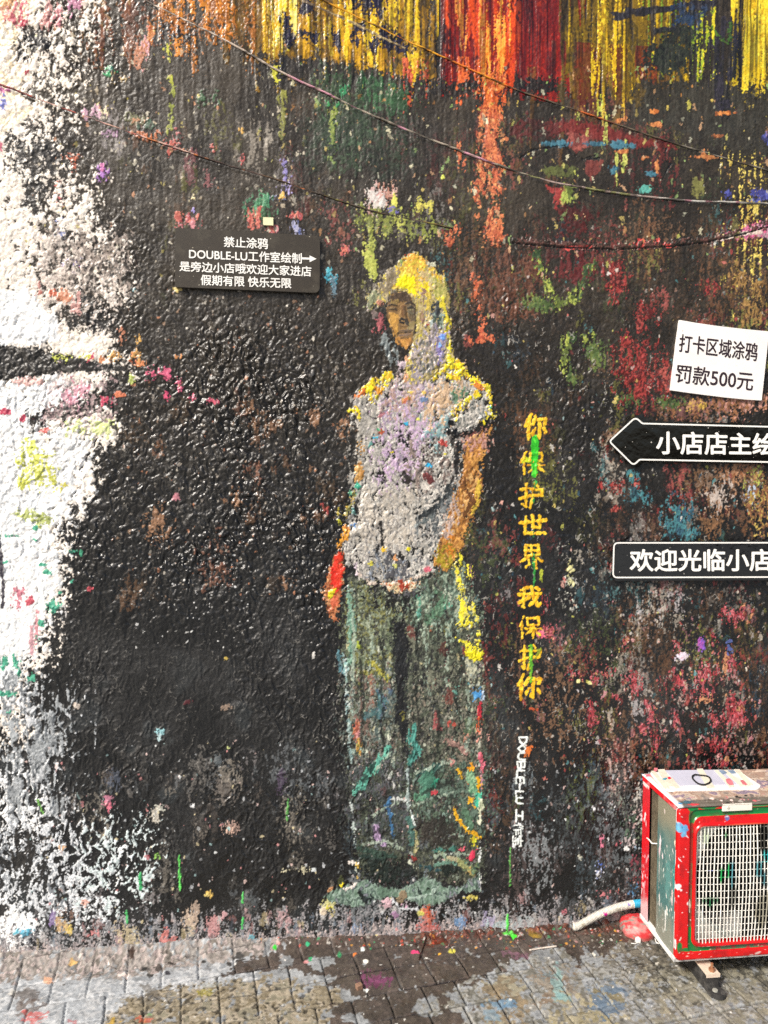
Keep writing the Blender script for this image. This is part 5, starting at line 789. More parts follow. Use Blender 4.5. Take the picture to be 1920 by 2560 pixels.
Gd.hgt += -.006 * joint + .0034 * (tid2 - .5) + .0006 * GN['n1'] + .0008 * GN['n2'] - .0015 * sstep(.44, .49, edge)
def gl(*a, **k): return Gd.P(*a, **k)
GF = dict(nz='s1', h=.0)
# warmer, darker mottling
gl([(1100, 2420), (1960, 2420), (1960, 2640), (1100, 2640)], ['#7a766c', '#8c8c88', '#6c6a62', '#94928c'], soft=60, kn=.9, cap=.3, **GF)
gl([(1560, 2330), (1960, 2330), (1960, 2480), (1640, 2470)], ['#5c584e', '#4c4a42', '#6c685e'], soft=40, kn=.9, cap=.4, **GF)
gl([(1500, 2330), (1700, 2350), (1680, 2420), (1560, 2410)], ['#4c4840', '#6c675c', '#3c3a34'], soft=24, kn=1., cap=.3, **GF)
gl([(1620, 2440), (1960, 2440), (1960, 2560), (1660, 2540)], ['#8c8674', '#7c786a', '#94928a'], soft=40, kn=.9, cap=.2, **GF)
for pts, pal in [([(1210, 2460), (1300, 2440), (1310, 2560), (1240, 2560)], ['#8c7c64', '#7c705c', '#96907c']), ([(1330, 2440), (1420, 2430), (1440, 2480), (1350, 2490)], ['#7c6c5c', '#8c8478']), ([(1380, 2500), (1540, 2480), (1540, 2600), (1380, 2600)], ['#8c8468', '#9c947c', '#7c745c']), ([(1490, 2475), (1550, 2470), (1560, 2520), (1510, 2530)], ['#5c6c7c', '#6c7884'])]:
    gl(pts, pal, soft=22, kn=.8, cap=.3, **GF)
# pitted sandy setts
sand = [(270, 2490), (390, 2455), (520, 2438), (690, 2448), (850, 2470), (860, 2510), (820, 2530), (830, 2640), (200, 2640)]
gl(sand, ['#8c826e', '#7a705c', '#9c9280', '#86806e'], soft=16, kn=.7, cap=.8, **GF)
sl, S = Gd.poly(sand, 20); pit = sstep(.75, 1.25, GN['p0'][sl] + .4 * GN['n1'][sl]) * sstep(-.2, .4, S)
Gd.col[sl] *= (1 - .72 * pit[..., None]); Gd.hgt[sl] -= .003 * pit
sl, S = Gd.poly([(1180, 2380), (1960, 2380), (1960, 2640), (1180, 2640)], 30); pit = sstep(1.5, 2., GN['p0'][sl] + .4 * GN['n2'][sl]) * sstep(-.2, .4, S); Gd.col[sl] *= (1 - .4 * pit[..., None])
# paint-greyed setts at the left, pinkish mortar fillet
gl([(-200, 2420), (250, 2440), (400, 2432), (640, 2390), (720, 2375), (640, 2440), (420, 2470), (300, 2500), (200, 2640), (-200, 2640)], ['#a6aaae', '#9a9ea2', '#b2b4b6', '#8a8e92'], soft=14, kn=.5, cap=1.2, **GF)
gl([(-200, 2388), (100, 2392), (400, 2376), (700, 2352), (960, 2336), (960, 2344), (620, 2392), (360, 2428), (140, 2448), (-200, 2450)], ['#8c8782', '#9c918c', '#918a85', '#77716b', '#a59894', '#6c665f'], soft=12, kn=.8, cap=.8, rough=.75, nz='s1')
sl, S = Gd.poly([(-200, 2388), (100, 2392), (400, 2376), (700, 2352), (860, 2342), (620, 2386), (360, 2422), (140, 2440), (-200, 2444)], 14)
m = sstep(-.4, .8, S); Gd.hgt[sl] += m * (.0015 * GN['n1'][sl] + .001 * GN['n0'][sl])
slope = np.clip((Y + .085) / .085, 0, 1) * sstep(.55, -.35, X)
Gd.hgt += .034 * slope ** 1.4
Gd.hgt = np.where(slope > .02, Gd.hgt * 1.0 + .0035 * joint * np.clip(slope * 12, 0, 1), Gd.hgt)
for x, y, rx_, ry_, c in [(362, 2422, 9, 6, '#2c2c2a'), (375, 2438, 8, 4, '#3c3c3a'), (420, 2434, 7, 4, '#34343a'), (598, 2398, 14, 7, '#3c3a38'), (574, 2410, 7, 6, '#3c3a38'), (510, 2406, 5, 3, '#2c2a28'), (330, 2396, 6, 8, '#3c2c24'), (620, 2420, 10, 8, '#2a2623'), (310, 2438, 12, 5, '#e8d8d0'), (180, 2412, 9, 6, '#c8a468'), (120, 2450, 14, 10, '#c89c80'), (430, 2410, 9, 5, '#3c3632'), (395, 2420, 6, 6, '#4c4642')]:
    Gd.O(x, y, rx_, ry_, [c, c], kn=.7, **GF)
# dried stains, dabs of paint
for x, y, rx_, ry_, pal in [(72, 2482, 26, 24, ['#54483f', '#4c4038']), (380, 2492, 26, 28, ['#5c564e', '#4c463e', '#6c665c']), (80, 2530, 30, 18, ['#4c3c34', '#5c4c40']), (85, 2545, 24, 14, ['#c85c58', '#b84c48']), (280, 2555, 16, 9, ['#d0a828', '#c09820']), (360, 2543, 22, 10, ['#b8683c', '#c0583c']), (377, 2535, 9, 6, ['#78a070', '#8cb084']), (420, 2490, 9, 7, ['#686a6a']), (30, 2480, 9, 7, ['#c8c4bc']), (510, 2478, 12, 12, ['#a89c3c', '#98904c']), (525, 2463, 20, 9, ['#a0a4a0']), (290, 2535, 16, 6, ['#b8b0a4']), (180, 2556, 10, 5, ['#b06468']),
                            (935, 2450, 26, 16, ['#8c4c78', '#7c4468', '#9c5c84']), (905, 2440, 6, 5, ['#3c5890']), (960, 2440, 40, 16, ['#6c4c58', '#5c444c']), (1080, 2358, 30, 14, ['#7c3c28', '#8c4830', '#5c3424']), (1040, 2340, 44, 10, ['#6c3424', '#54281c']), (1180, 2370, 16, 9, ['#6c7884', '#7c8894']), (1330, 2335, 18, 8, ['#a08428', '#7c6824', '#b09030']), (1272, 2385, 22, 8, ['#7c5c6c', '#8c6c74']), (1100, 2405, 12, 10, ['#5c6c70']), (1250, 2510, 30, 10, ['#5c84a4', '#6c90a8']), (1230, 2535, 26, 14, ['#6c8ca0', '#8c9ca4']), (1395, 2455, 10, 40, ['#7ca0a0', '#88a8a4']), (1410, 2490, 14, 14, ['#7ca4a4', '#8cacac']), (1365, 2440, 16, 8, ['#6c7c80']), (1070, 2335, 60, 7, ['#5c2c20', '#4c241c'])]:
    Gd.O(x, y, rx_, ry_, pal, kn=1., bias=-.2, alpha=.7, **GF)
for cell in range(14):
    pass
# brown wet sheet
WET = ['#4e443b', '#463c35', '#564a42', '#4c4038']
wet = [(700, 2352), (960, 2336), (1440, 2312), (1600, 2306), (1585, 2350), (1520, 2366), (1514, 2402), (1488, 2366), (1480, 2384), (1464, 2360), (1447, 2418), (1430, 2392), (1408, 2366), (1330, 2374), (1318, 2392), (1225, 2424), (1206, 2450), (1148, 2464), (1130, 2476), (1140, 2500), (1200, 2518), (1150, 2530), (1165, 2570), (1180, 2640), (835, 2640), (822, 2520), (870, 2500), (866, 2476), (820, 2462), (830, 2436), (700, 2430), (640, 2424), (560, 2440), (600, 2405), (690, 2385)]
sl, S = Gd.poly(wet, 7)
wm = sstep(-.25, .25, np.minimum(S, 1.4) + .7 * Gd.grain('s1', sl) + .5 * joint[sl])
for isl in ([(764, 2398), (832, 2388), (835, 2410), (808, 2418), (800, 2430), (770, 2416)], [(700, 2388), (730, 2395), (728, 2414), (700, 2418)], [(700, 2440), (756, 2448), (750, 2466), (700, 2470)], [(762, 2442), (836, 2442), (830, 2456), (790, 2456), (762, 2464)], [(870, 2486), (900, 2490), (905, 2500), (872, 2502)], [(1110, 2484), (1150, 2474), (1172, 2470), (1190, 2520), (1160, 2532), (1130, 2530), (1118, 2510)], [(1040, 2505), (1080, 2484), (1100, 2500), (1110, 2536), (1060, 2540), (1030, 2530)], [(1146, 2462), (1180, 2442), (1206, 2440), (1212, 2450), (1160, 2464)], [(1112, 2462), (1128, 2456), (1128, 2464)], [(850, 2535), (900, 2530), (930, 2560), (860, 2560)], [(818, 2470), (860, 2468), (868, 2494), (830, 2506), (822, 2490)]):
    s2, S2 = Gd.poly(isl, 5)
    a = np.zeros(X.shape, np.float32); a[s2] = sstep(-.3, .3, np.minimum(S2, 1.4) + .6 * GN['s1'][s2]); wm = wm * (1 - a[sl])
wc = np.array([lin(q) for q in WET]); ti = np.clip((Gd.grain('nc', sl) * .3 + .5) * 3, 0, 2.99).astype(int)
Gd.col[sl] = Gd.col[sl] * (1 - wm[..., None]) + (wc[ti] * (.9 + .1 * GN['n2'][sl])[..., None]) * wm[..., None] * .94 + Gd.col[sl] * wm[..., None] * .06
Gd.rough[sl] = Gd.rough[sl] * (1 - wm) + .2 * wm; Gd.hgt[sl] += wm * .0012
Gd.O(935, 2452, 30, 16, ['#74405f', '#64384f'], kn=.9, bias=-.2, **GF); Gd.O(1090, 2352, 34, 12, ['#74351f', '#5c2c1c', '#84442c'], kn=.9, bias=-.1, **GF); Gd.O(1290, 2385, 24, 8, ['#70545f'], kn=.9, bias=-.2, **GF); Gd.O(1335, 2334, 18, 8, ['#94782c', '#6c5c24'], kn=.8, **GF)
# dark wet joints around the run-off
sl, S = Gd.poly([(520, 2420), (960, 2370), (1260, 2400), (1300, 2560), (1000, 2640), (400, 2640), (420, 2470)], 40)
wj = joint[sl] * sstep(-.3, .5, S); Gd.col[sl] *= (1 - .75 * wj[..., None])
Gd.col *= (1 - .62 * joint * sstep(.5, -.3, GN['n3']))[..., None]
pal_j = joint * sstep(0, .6, GN['n3']) * (U.min() * 0 + 1)
Gd.col += (pal_j * .05)[..., None]
# gritty dirt line where wall and paving meet
grit = sstep(-.075, -.02, Y + .014 * GN['n2']) * sstep(.1, .5, X + .1 * GN['n3'])
gm = (grit * sstep(-.2, .5, GN['n1'] + .3))[..., None]
Gd.col = Gd.col * (1 - gm) + np.array([lin(q) for q in ('#4c2f26', '#3c2a22', '#6c4034', '#544a42')])[np.clip((GN['nc'] * .3 + .5) * 4, 0, 3.99).astype(int)] * gm
Gd.hgt += .004 * grit * np.clip(GN['n1'] * .6 + .5, 0, 2) + .008 * grit * np.clip((Y + .03) / .03, 0, 1)
Gd.specks(420, (640, 2322, 1560, 2372), 1.0, 3.4, ['#c8c4bc', '#e0dcd4', '#c89040', '#b84c3c', '#4c9c6c', '#8c7c70', '#d8a0a0', '#2c2420'], asp=(.4, .9))
Gd.specks(260, (0, 2390, 1900, 2560), 1.0, 3, ['#d8d4cc', '#3c3834', '#c8c4bc', '#4c4842', '#e8e4dc'], asp=(.4, .9))
Gd.specks(90, (1480, 2330, 1720, 2420), 1.2, 4.5, ['#2c2a26', '#3c3a34', '#8c8678', '#c8c4b8'], asp=(.4, .9))
for x, y, c in [(686, 2376, '#38c038'), (770, 2368, '#40a878'), (775, 2395, '#389060'), (847, 2388, '#388858'), (765, 2405, '#d09090'), (1040, 2382, '#d84878'), (886, 2386, '#d87838'), (1098, 2386, '#d8a038'), (1065, 2397, '#e8e8e0'), (1130, 2378, '#c8c050'), (906, 2375, '#e0e4e0'), (1285, 2343, '#48d038'), (1270, 2336, '#58b848'), (917, 2476, '#f0f0e8'), (914, 2406, '#e8e4d8')]:
    Gd.O(x, y, random.uniform(4, 8), random.uniform(2.5, 5), [c, c], kn=.5, **GF)
Gd.col *= (1 + .07 * GN['n0'] + .05 * GN['n1'])[..., None]; Gd.col = np.clip(Gd.col, .006, .8)
Gd.rough = np.clip(Gd.rough, .2, .9)
g_co = np.stack([X.ravel(), Y.ravel(), Gd.hgt.ravel()], 1)
M_PAVE = mat_paint('worn_setts', bump=.0009, scale=420., varied=.22, attr_rough=True, spec=.45)
pav = obj('pavement', mesh_np('pavement', g_co, sheet_faces(Gd), Gd.col.reshape(-1, 3), Gd.rough.ravel()), M_PAVE); tag(pav, kind='structure')

# ---------------------------------------------------------------- cables painted over on the wall
def wall_height(x, z):
    i = np.clip(np.searchsorted(W.xs, x), 0, W.nx - 1); j = np.clip(np.searchsorted(W.zs if hasattr(W, 'zs') else W.ys, z), 0, W.ny - 1); return float(W.hgt[j, i])
M_CABLE = mat_paint('painted_cable', bump=.0008, scale=300., varied=.3, rough=.4)
def cable(pts, rad, pal, label, seed):
    p = smooth_path([on_wall(q) for q in pts], 420)
    off = np.stack([fbm(np.arange(420) * .11, np.full(420, k), seed + k) - .47 for k in range(3)], 1)
    p = p + off * np.array([.002, .001, .004]); sink = sstep(.40, .62, fbm(np.arange(420) * .05, np.zeros(420), seed + 21)); p[:, 1] = [-wall_height(q[0], q[2]) - rad * (.7 - 1.3 * w_) for q, w_ in zip(p, sink)]
    p[:, 1] = np.convolve(np.pad(p[:, 1], 3, 'edge'), np.ones(7) / 7, 'valid')
    r = rad * (.8 + .5 * fbm(np.arange(420) * .3, np.zeros(420), seed + 9))
    V_, F_ = tube(p, r, 8); me = bpy.data.meshes.new('cable'); me.from_pydata(V_, [], F_); me.polygons.foreach_set('use_smooth', np.ones(len(me.polygons), bool))
    co = coords(me); i = np.repeat(np.arange(420), 8); pc = np.array([lin(q) for q in pal])
    t = np.clip(i / 420 + .7 * (fbm(i * .06, co[:, 2] * 0, seed + 3, 3) - .47), 0, .999) * len(pc); c = pc[t.astype(int)] * (.8 + .5 * vn(co[:, 0] * 220, co[:, 2] * 220, seed))[:, None]
    dark = sstep(.44, .60, fbm(i * .09, co[:, 2] * 160, seed + 5))[:, None]; c = c * (1 - .85 * dark) + lin('#2a241c') * .85 * dark
    paint_attr(me, c)
    o = obj('thin_cable', me, M_CABLE); return tag(o, label, 'cable', 'cables painted onto the wall')
cable(CAB1, .0036, ['#b8a898', '#c8b8a8', '#b0a090', '#c8a0a0', '#c890a0', '#a09484', '#6c665a', '#8c8474', '#7c7c50', '#a08c84', '#b0a8a0', '#a87880', '#b8b4ac', '#b8b4ac'], 'whitish cable sagging right across the wall just above the hood', 5)
cable(CAB2, .0026, ['#8c3c34', '#a84c40', '#5c4038', '#b89088', '#c8a090', '#b86c38', '#4c3830', '#54402c', '#4c4034', '#6c5c30', '#7c7434'], 'reddish cable running from the white left edge down above the dark sign', 6)
cable(CAB3, .0027, ['#d89818', '#d89c20', '#d88c20', '#d87424', '#c0602c', '#7c4c34', '#5c5040', '#6c6050', '#7c7468', '#8c8678', '#6c665a', '#7c766a', '#5c564a'], 'yellow and orange cable slanting through the drips at the top', 7)

# ---------------------------------------------------------------- signs
M_LETTER = mat_flat('white_vinyl', '#f2f0ea', .45, vary=.03); M_INK = mat_flat('black_ink', '#2c1c24', .5, vary=.1)
M_MATT = mat_flat('matt_black_board', '#332c22', .42, vary=.12, scale=60, dirt='#4c463a', dirt_amount=.5, spots='#c8c0ac')
M_GLOSS = mat_flat('glossy_black_acrylic', '#0a0a0a', .05, vary=.1, scale=5, bump=.006, spec=.9, spots='#b8b4ac')
M_PAPER = mat_flat('white_paper', '#f0ece8', .55, vary=.05, scale=18, bump=.0008, spots='#b8a8a0')
def glyphs(name, text, quad, yplane, mat, parent, bold=.001, thick=.0006):
    """text laid flat, fitted to four marks TL TR BR BL on the plane y=yplane"""
    cu = bpy.data.curves.new(name, 'FONT'); cu.body = text; cu.extrude = .01; cu.resolution_u = 4
    tmp = bpy.data.objects.new(name, cu); COLL.objects.link(tmp); dg = bpy.context.evaluated_depsgraph_get()
    me = bpy.data.meshes.new_from_object(tmp.evaluated_get(dg)); COLL.objects.unlink(tmp); bpy.data.objects.remove(tmp); bpy.data.curves.remove(cu)
    co = coords(me); lo, hi = co.min(0), co.max(0); t = (co - lo) / (hi - lo)
    q = [on_wall(p, yplane) for p in quad]; a, b = t[:, :1], t[:, 1:2]
    P = (q[3] * (1 - a) + q[2] * a) * (1 - b) + (q[0] * (1 - a) + q[1] * a) * b
    P[:, 1] = yplane - (t[:, 2] * thick)
    me.vertices.foreach_set('co', P.astype(np.float32).ravel()); me.update(); me.materials.clear()
    if bold:                                      # thicker strokes: the same letters laid again a hair to each side
        bm = bmesh.new()
        for k, (dx, dz) in enumerate([(0, 0), (bold, 0), (-bold, 0), (0, bold), (0, -bold), (.7 * bold, .7 * bold), (-.7 * bold, .7 * bold), (.7 * bold, -.7 * bold), (-.7 * bold, -.7 * bold)]):
            n0 = len(bm.verts); bm.from_mesh(me); bm.verts.ensure_lookup_table()
            for v in bm.verts[n0:]: v.co += Vector((dx, -.00006 * k, dz))
        bm.to_mesh(me); bm.free()
    return obj(name, me, mat, parent)
def round_poly(pts, r, n=6):
    out = []; N_ = len(pts)
    for i in range(N_):
        p = Vector(pts[i]); a = Vector(pts[i - 1]) - p; b = Vector(pts[(i + 1) % N_]) - p
        rr = r[i] if hasattr(r, '__len__') else r; d = min(rr, a.length * .45, b.length * .45); s, e = p + a.normalized() * d, p + b.normalized() * d
        for k in range(n + 1):
            t = k / n; out.append(tuple(s * (1 - t) ** 2 + p * 2 * t * (1 - t) + e * t * t))
    return out
def slab(name, marks_, y0, y1, mat, parent=None, bev=.0008, bow=0.):
    bm = bmesh.new(); vs = [bm.verts.new(Vector(on_wall(p, y0))) for p in marks_]; f = bm.faces.new(vs)
    ret = bmesh.ops.extrude_face_region(bm, geom=[f]); nv = [g for g in ret['geom'] if isinstance(g, bmesh.types.BMVert)]
    for v in nv: v.co.y = y1
    bmesh.ops.recalc_face_normals(bm, faces=bm.faces)
    if bev:
        es = [e for e in bm.edges if all(abs(v.co.y - y1) < 1e-6 for v in e.verts)]; bmesh.ops.bevel(bm, geom=es, offset=bev, segments=2, affect='EDGES')
    return obj(name, from_bm(name, bm), mat, parent)
def ring(name, marks_, w_in, y, mat, parent, closed=True, thick=.0007):
    """flat border line of constant width following the marks (mark units)"""
    p = [Vector(q) for q in marks_]; n = len(p); bm = bmesh.new(); L_, R_ = [], []
    for i in range(n):
        a = p[(i - 1) % n] if closed or i else p[i]; b = p[(i + 1) % n] if closed or i < n - 1 else p[i]
        t = (b - a).normalized(); nn = Vector((-t.y, t.x)); L_.append(p[i] + nn * w_in / 2); R_.append(p[i] - nn * w_in / 2)
    vl = [bm.verts.new(Vector(on_wall(q, y))) for q in L_]; vr = [bm.verts.new(Vector(on_wall(q, y))) for q in R_]
    fs = [bm.faces.new((vl[i], vl[(i + 1) % n], vr[(i + 1) % n], vr[i])) for i in range(n if closed else n - 1)]
    ret = bmesh.ops.extrude_face_region(bm, geom=fs)
    for g in ret['geom']:
        if isinstance(g, bmesh.types.BMVert): g.co.y -= thick
    return obj(name, from_bm(name, bm), mat, parent)

# matt dark notice with four lines
S1 = crop(420, 540, .25316); yb = -.016
c = S1([(82, 133), (1502, 213), (1498, 775), (76, 716)])
s = slab('no_graffiti_sign', round_poly(c, [6, 16, 16, 6]), .004, yb, M_MATT); tag(s, 'dark matt board with four lines of white writing and an arrow', 'sign')
bm = None
parts = [('禁止涂鸦', [(553, 203), (987, 222), (985, 328), (553, 305)]), ('DOUBLE-LU工作室绘制', [(210, 318), (1320, 368), (1320, 470), (210, 424)]), ('是旁边小店哦欢迎大家进店', [(115, 447), (1414, 498), (1414, 598), (115, 544)]), ('假期有限 快乐无限', [(325, 580), (1217, 616), (1217, 714), (325, 682)])]
for txt, q in parts: glyphs('lettering', txt, S1(q), yb - .0004, M_LETTER, s, .0007)
bm = bmesh.new(); fv = [bm.verts.new(Vector(on_wall(p, yb - .001))) for p in S1([(1322, 408), (1398, 411), (1398, 389), (1466, 423), (1398, 456), (1398, 431), (1322, 428)])]; f = bm.faces.new(fv)
obj('arrow_mark', from_bm('arrow_mark', bm), M_LETTER, s)
# little blank sticker above it
t = slab('blank_sticker', S1([(940, 24), (1040, 28), (1042, 104), (942, 100)]), .004, -.009, mat_flat('yellowed_sticker', '#e4e0b4', .5, vary=.08), bev=0); tag(t, 'small blank cream sticker just above the dark matt board', 'sticker')
# white paper notice
S2 = crop(1640, 780, .16878); yb = -.012
edge_t = S2([(325, 130), (560, 172), (860, 215), (1200, 255), (1440, 280), (1640, 298)]); edge_b = S2([(1530, 1315), (1300, 1302), (1000, 1272), (700, 1235), (430, 1200), (188, 1165)])
p = slab('paper_notice', edge_t + edge_b, .003, yb, M_PAPER, bev=0); tag(p, 'white paper notice with two lines of black writing, glued slightly crooked', 'notice')
glyphs('lettering', '打卡区域涂鸦', S2([(360, 326), (1512, 468), (1490, 728), (335, 588)]), yb - .0003, M_INK, p, .0009, .0003)
glyphs('lettering', '罚款500元', S2([(312, 775), (1448, 896), (1428, 1168), (282, 1040)]), yb - .0003, M_INK, p, .0009, .0003)
# glossy black arrow
S3 = crop(1500, 1020, .25316); yb = -.022; RX = 2010
outl = round_poly(S3([(92, 330), (350, 92), (418, 153), (RX, 194), (RX, 540), (392, 509), (330, 566)]), [8, 12, 3, 4, 4, 3, 12])
# outer edge
out_edge = round_poly(S3([(64, 332), (352, 58), (424, 132), (RX + 20, 172), (RX + 20, 562), (398, 534), (335, 600)]), [8, 14, 3, 5, 5, 3, 14])
a = slab('arrow_sign', out_edge, .006, yb, M_GLOSS, bev=.001); tag(a, 'glossy black arrow shaped sign pointing left with white outline and writing', 'sign')
ring('border_line', outl, 15 * .25316, yb - .0005, M_LETTER, a)
glyphs('lettering', '小店店主绘', S3([(558, 232), (1725, 256), (1725, 464), (558, 452)]), yb - .0005, M_LETTER, a, .0021)
# glossy black welcome board
c = S3([(138, 1332), (RX, 1330), (RX, 1668), (128, 1674)])
out_edge = round_poly(S3([(118, 1310), (RX + 20, 1308), (RX + 20, 1690), (106, 1696)]), 8)
b_ = slab('welcome_sign', out_edge, .006, yb, M_GLOSS, bev=.001); tag(b_, 'glossy black rectangular sign with white border, lower of the two beside the lettered column', 'sign')
ring('border_line', round_poly(c, 11), 14 * .25316, yb - .0005, M_LETTER, b_)
glyphs('lettering', '欢迎光临小店', S3([(298, 1398), (1692, 1396), (1692, 1606), (298, 1610)]), yb - .0005, M_LETTER, b_, .0021)

# ---------------------------------------------------------------- air conditioner outdoor unit
AX0, AX1, AZ0, AZ1, AYF, AYB = 1.188, 2.0, .09, .606, -.369, -.108      # left, right, bottom, top, front, back (m)
ac = empty('air_conditioner', (1.59, -.24, 0)); tag(ac, 'paint splashed red and green outdoor air conditioner unit standing against the wall', 'air conditioner')
M_AC = mat_paint('splashed_enamel', bump=.0002, scale=140., varied=.08, rough=.3, coat=.15)
M_AC_MATT = mat_paint('dirty_enamel', bump=.0005, scale=220., varied=.2, rough=.5)
def vspot(col, u, v, cu, cv, ru, rv, c, seed=0, rag=.5, ang=0.):
    du, dv = u - cu, v - cv; k, n = math.cos(ang), math.sin(ang)
    f = 1 - np.sqrt(((du * k + dv * n) / ru) ** 2 + ((-du * n + dv * k) / rv) ** 2) + rag * 2 * (fbm(u * 140, v * 140, seed + 3, 3) - .47)
    m = sstep(0, .15, f)[:, None]; col[:] = col * (1 - m) + lin(c) * m
def vdrips(col, u, v, area, n, pal, rmin, rmax, asp, seed=0):
    r = random.Random(seed)
    for k in range(n): vspot(col, u, v, r.uniform(area[0], area[2]), r.uniform(area[1], area[3]), (q := rmin + (rmax - rmin) * r.random() ** 2), q * r.uniform(*asp), r.choice(pal), seed + k, .5, r.gauss(0, .3))
KA = crop(1560, 1880, .217); KB = crop(1560, 2120, .217)
def fx(p, K=None): q = on_plane((K or KA)([p])[0], 1, AYF); return q[0], q[2]
# front plate: lofted rings from the outer edge to the grille opening
def rrect(x0, x1, z0, z1, r, n_side=170, n_c=18):
    P = []; cs = [(x1 - r, z1 - r, 0), (x0 + r, z1 - r, 90), (x0 + r, z0 + r, 180), (x1 - r, z0 + r, 270)]
    for i, (cx, cz, a) in enumerate(cs):
        for k in range(n_c):
            w = math.radians(a + 90 * k / (n_c - 1)); P.append((cx + r * math.cos(w), cz + r * math.sin(w)))
        cx2, cz2, a2 = cs[(i + 1) % 4]; w = math.radians(a2); e = (cx2 + r * math.cos(w), cz2 + r * math.sin(w)); s0 = P[-1]
        for k in range(1, n_side): P.append((s0[0] + (e[0] - s0[0]) * k / n_side, s0[1] + (e[1] - s0[1]) * k / n_side))
    return np.array(P)
GX0, GX1, GZ0, GZ1 = 1.252, 1.757, .145, .531                            # grille opening
AZF = .598
prof = [  # left, right, bottom, top insets of each ring, corner radius, depth (+ is into the unit)
    (AX0, AX1, AZ0, AZF, .016, .016), (AX0, AX1, AZ0, AZF, .016, .006), (AX0 + .002, AX1 - .002, AZ0 + .002, AZF - .002, .016, .0015), (AX0 + .006, AX1 - .006, AZ0 + .006, AZF - .005, .014, 0.),
    (AX0 + .040, 1.80, AZ0 + .026, AZF - .008, .022, 0.), (AX0 + .043, 1.797, AZ0 + .029, AZF - .010, .022, .005), (AX0 + .050, 1.79, AZ0 + .041, AZF - .028, .03, .006), (AX0 + .0525, 1.786, AZ0 + .0425, AZF - .032, .03, .001),
    (GX0 - .011, GX1 + .012, GZ0 - .011, GZ1 + .014, .034, -.001), (GX0 - .008, GX1 + .010, GZ0 - .008, GZ1 + .010, .032, -.006), (GX0 - .003, GX1 + .004, GZ0 - .003, GZ1 + .004, .03, -.005), (GX0, GX1, GZ0, GZ1, .028, .004), (GX0, GX1, GZ0, GZ1, .028, .022)]
rings = []
for k in range(len(prof) - 1):
    a, b = prof[k], prof[k + 1]; n = 10 if k in (3, 5, 7) else 4
    for t in np.linspace(0, 1, n, endpoint=False):
        q = [a[i] * (1 - t) + b[i] * t for i in range(6)]; r = rrect(*q[:5]); rings.append(np.concatenate([r, np.full((len(r), 1), AYF + q[5]), np.full((len(r), 1), k + t)], 1))
q = prof[-1]; r = rrect(*q[:5]); rings.append(np.concatenate([r, np.full((len(r), 1), AYF + q[5]), np.full((len(r), 1), len(prof) - 1.)], 1))
R_ = np.array(rings); nr, nk = R_.shape[:2]; I = np.arange(nr * nk).reshape(nr, nk)
Fq = np.stack([I[:-1].ravel(), np.roll(I, -1, 1)[:-1].ravel(), np.roll(I, -1, 1)[1:].ravel(), I[1:].ravel()], 1)
co = np.stack([R_[..., 0].ravel(), R_[..., 2].ravel(), R_[..., 1].ravel()], 1); band = R_[..., 3].ravel(); u, v = co[:, 0], co[:, 2]
col = np.tile(lin('#e00c14', .72), (len(co), 1))
gm = ((band >= 4.6) & (band < 7.0)); col[gm] = lin('#0d7a3a', .8)
lf = gm & (u < AX0 + .06) & (v > .20) & (v < .545); col[lf] = np.where((fbm(u * 30, v * 26, 4) > .44)[lf, None], lin('#6c4c34'), lin('#8c2c22'))
gb = gm & (v < .15) & (u > 1.31); col[gb] = np.where((fbm(u * 40, v * 90, 5) > .40)[gb, None], lin('#4c6c4c'), lin('#a83430'))
# wider green corner and strip along the top, pale rubbed zones by the grille
vspot(col, u, v, *fx((800, 640)), .020, .016, '#0d7a3a', 1, .15); vspot(col, u, v, *fx((765, 760)), .006, .028, '#0e6c36', 2, .2); vspot(col, u, v, *fx((980, 630)), .036, .010, '#0f7438', 3, .2); vspot(col, u, v, *fx((640, 1150), KB), .010, .020, '#0d7a3a', 4, .2); vspot(col, u, v, *fx((740, 1170), KB), .030, .007, '#0d7a3a', 4, .1)
vspot(col, u, v, *fx((1560, 610)), .040, .006, '#3c7c44', 7, .4)
vspot(col, u, v, *fx((1400, 830)), .09, .006, '#e4583c', 8, .3); vspot(col, u, v, *fx((950, 860)), .04, .0035, '#d8a08c', 9, .5); vspot(col, u, v, *fx((950, 1135), KB), .028, .004, '#e8dcd4', 10, .5); vspot(col, u, v, *fx((1150, 1130), KB), .03, .004, '#d88c84', 11, .6)
vspot(col, u, v, *fx((765, 680), KB), .0035, .024, '#e4e8d0', 12, .4); vspot(col, u, v, *fx((740, 640), KB), .003, .008, '#f0f0ec', 12, .4)
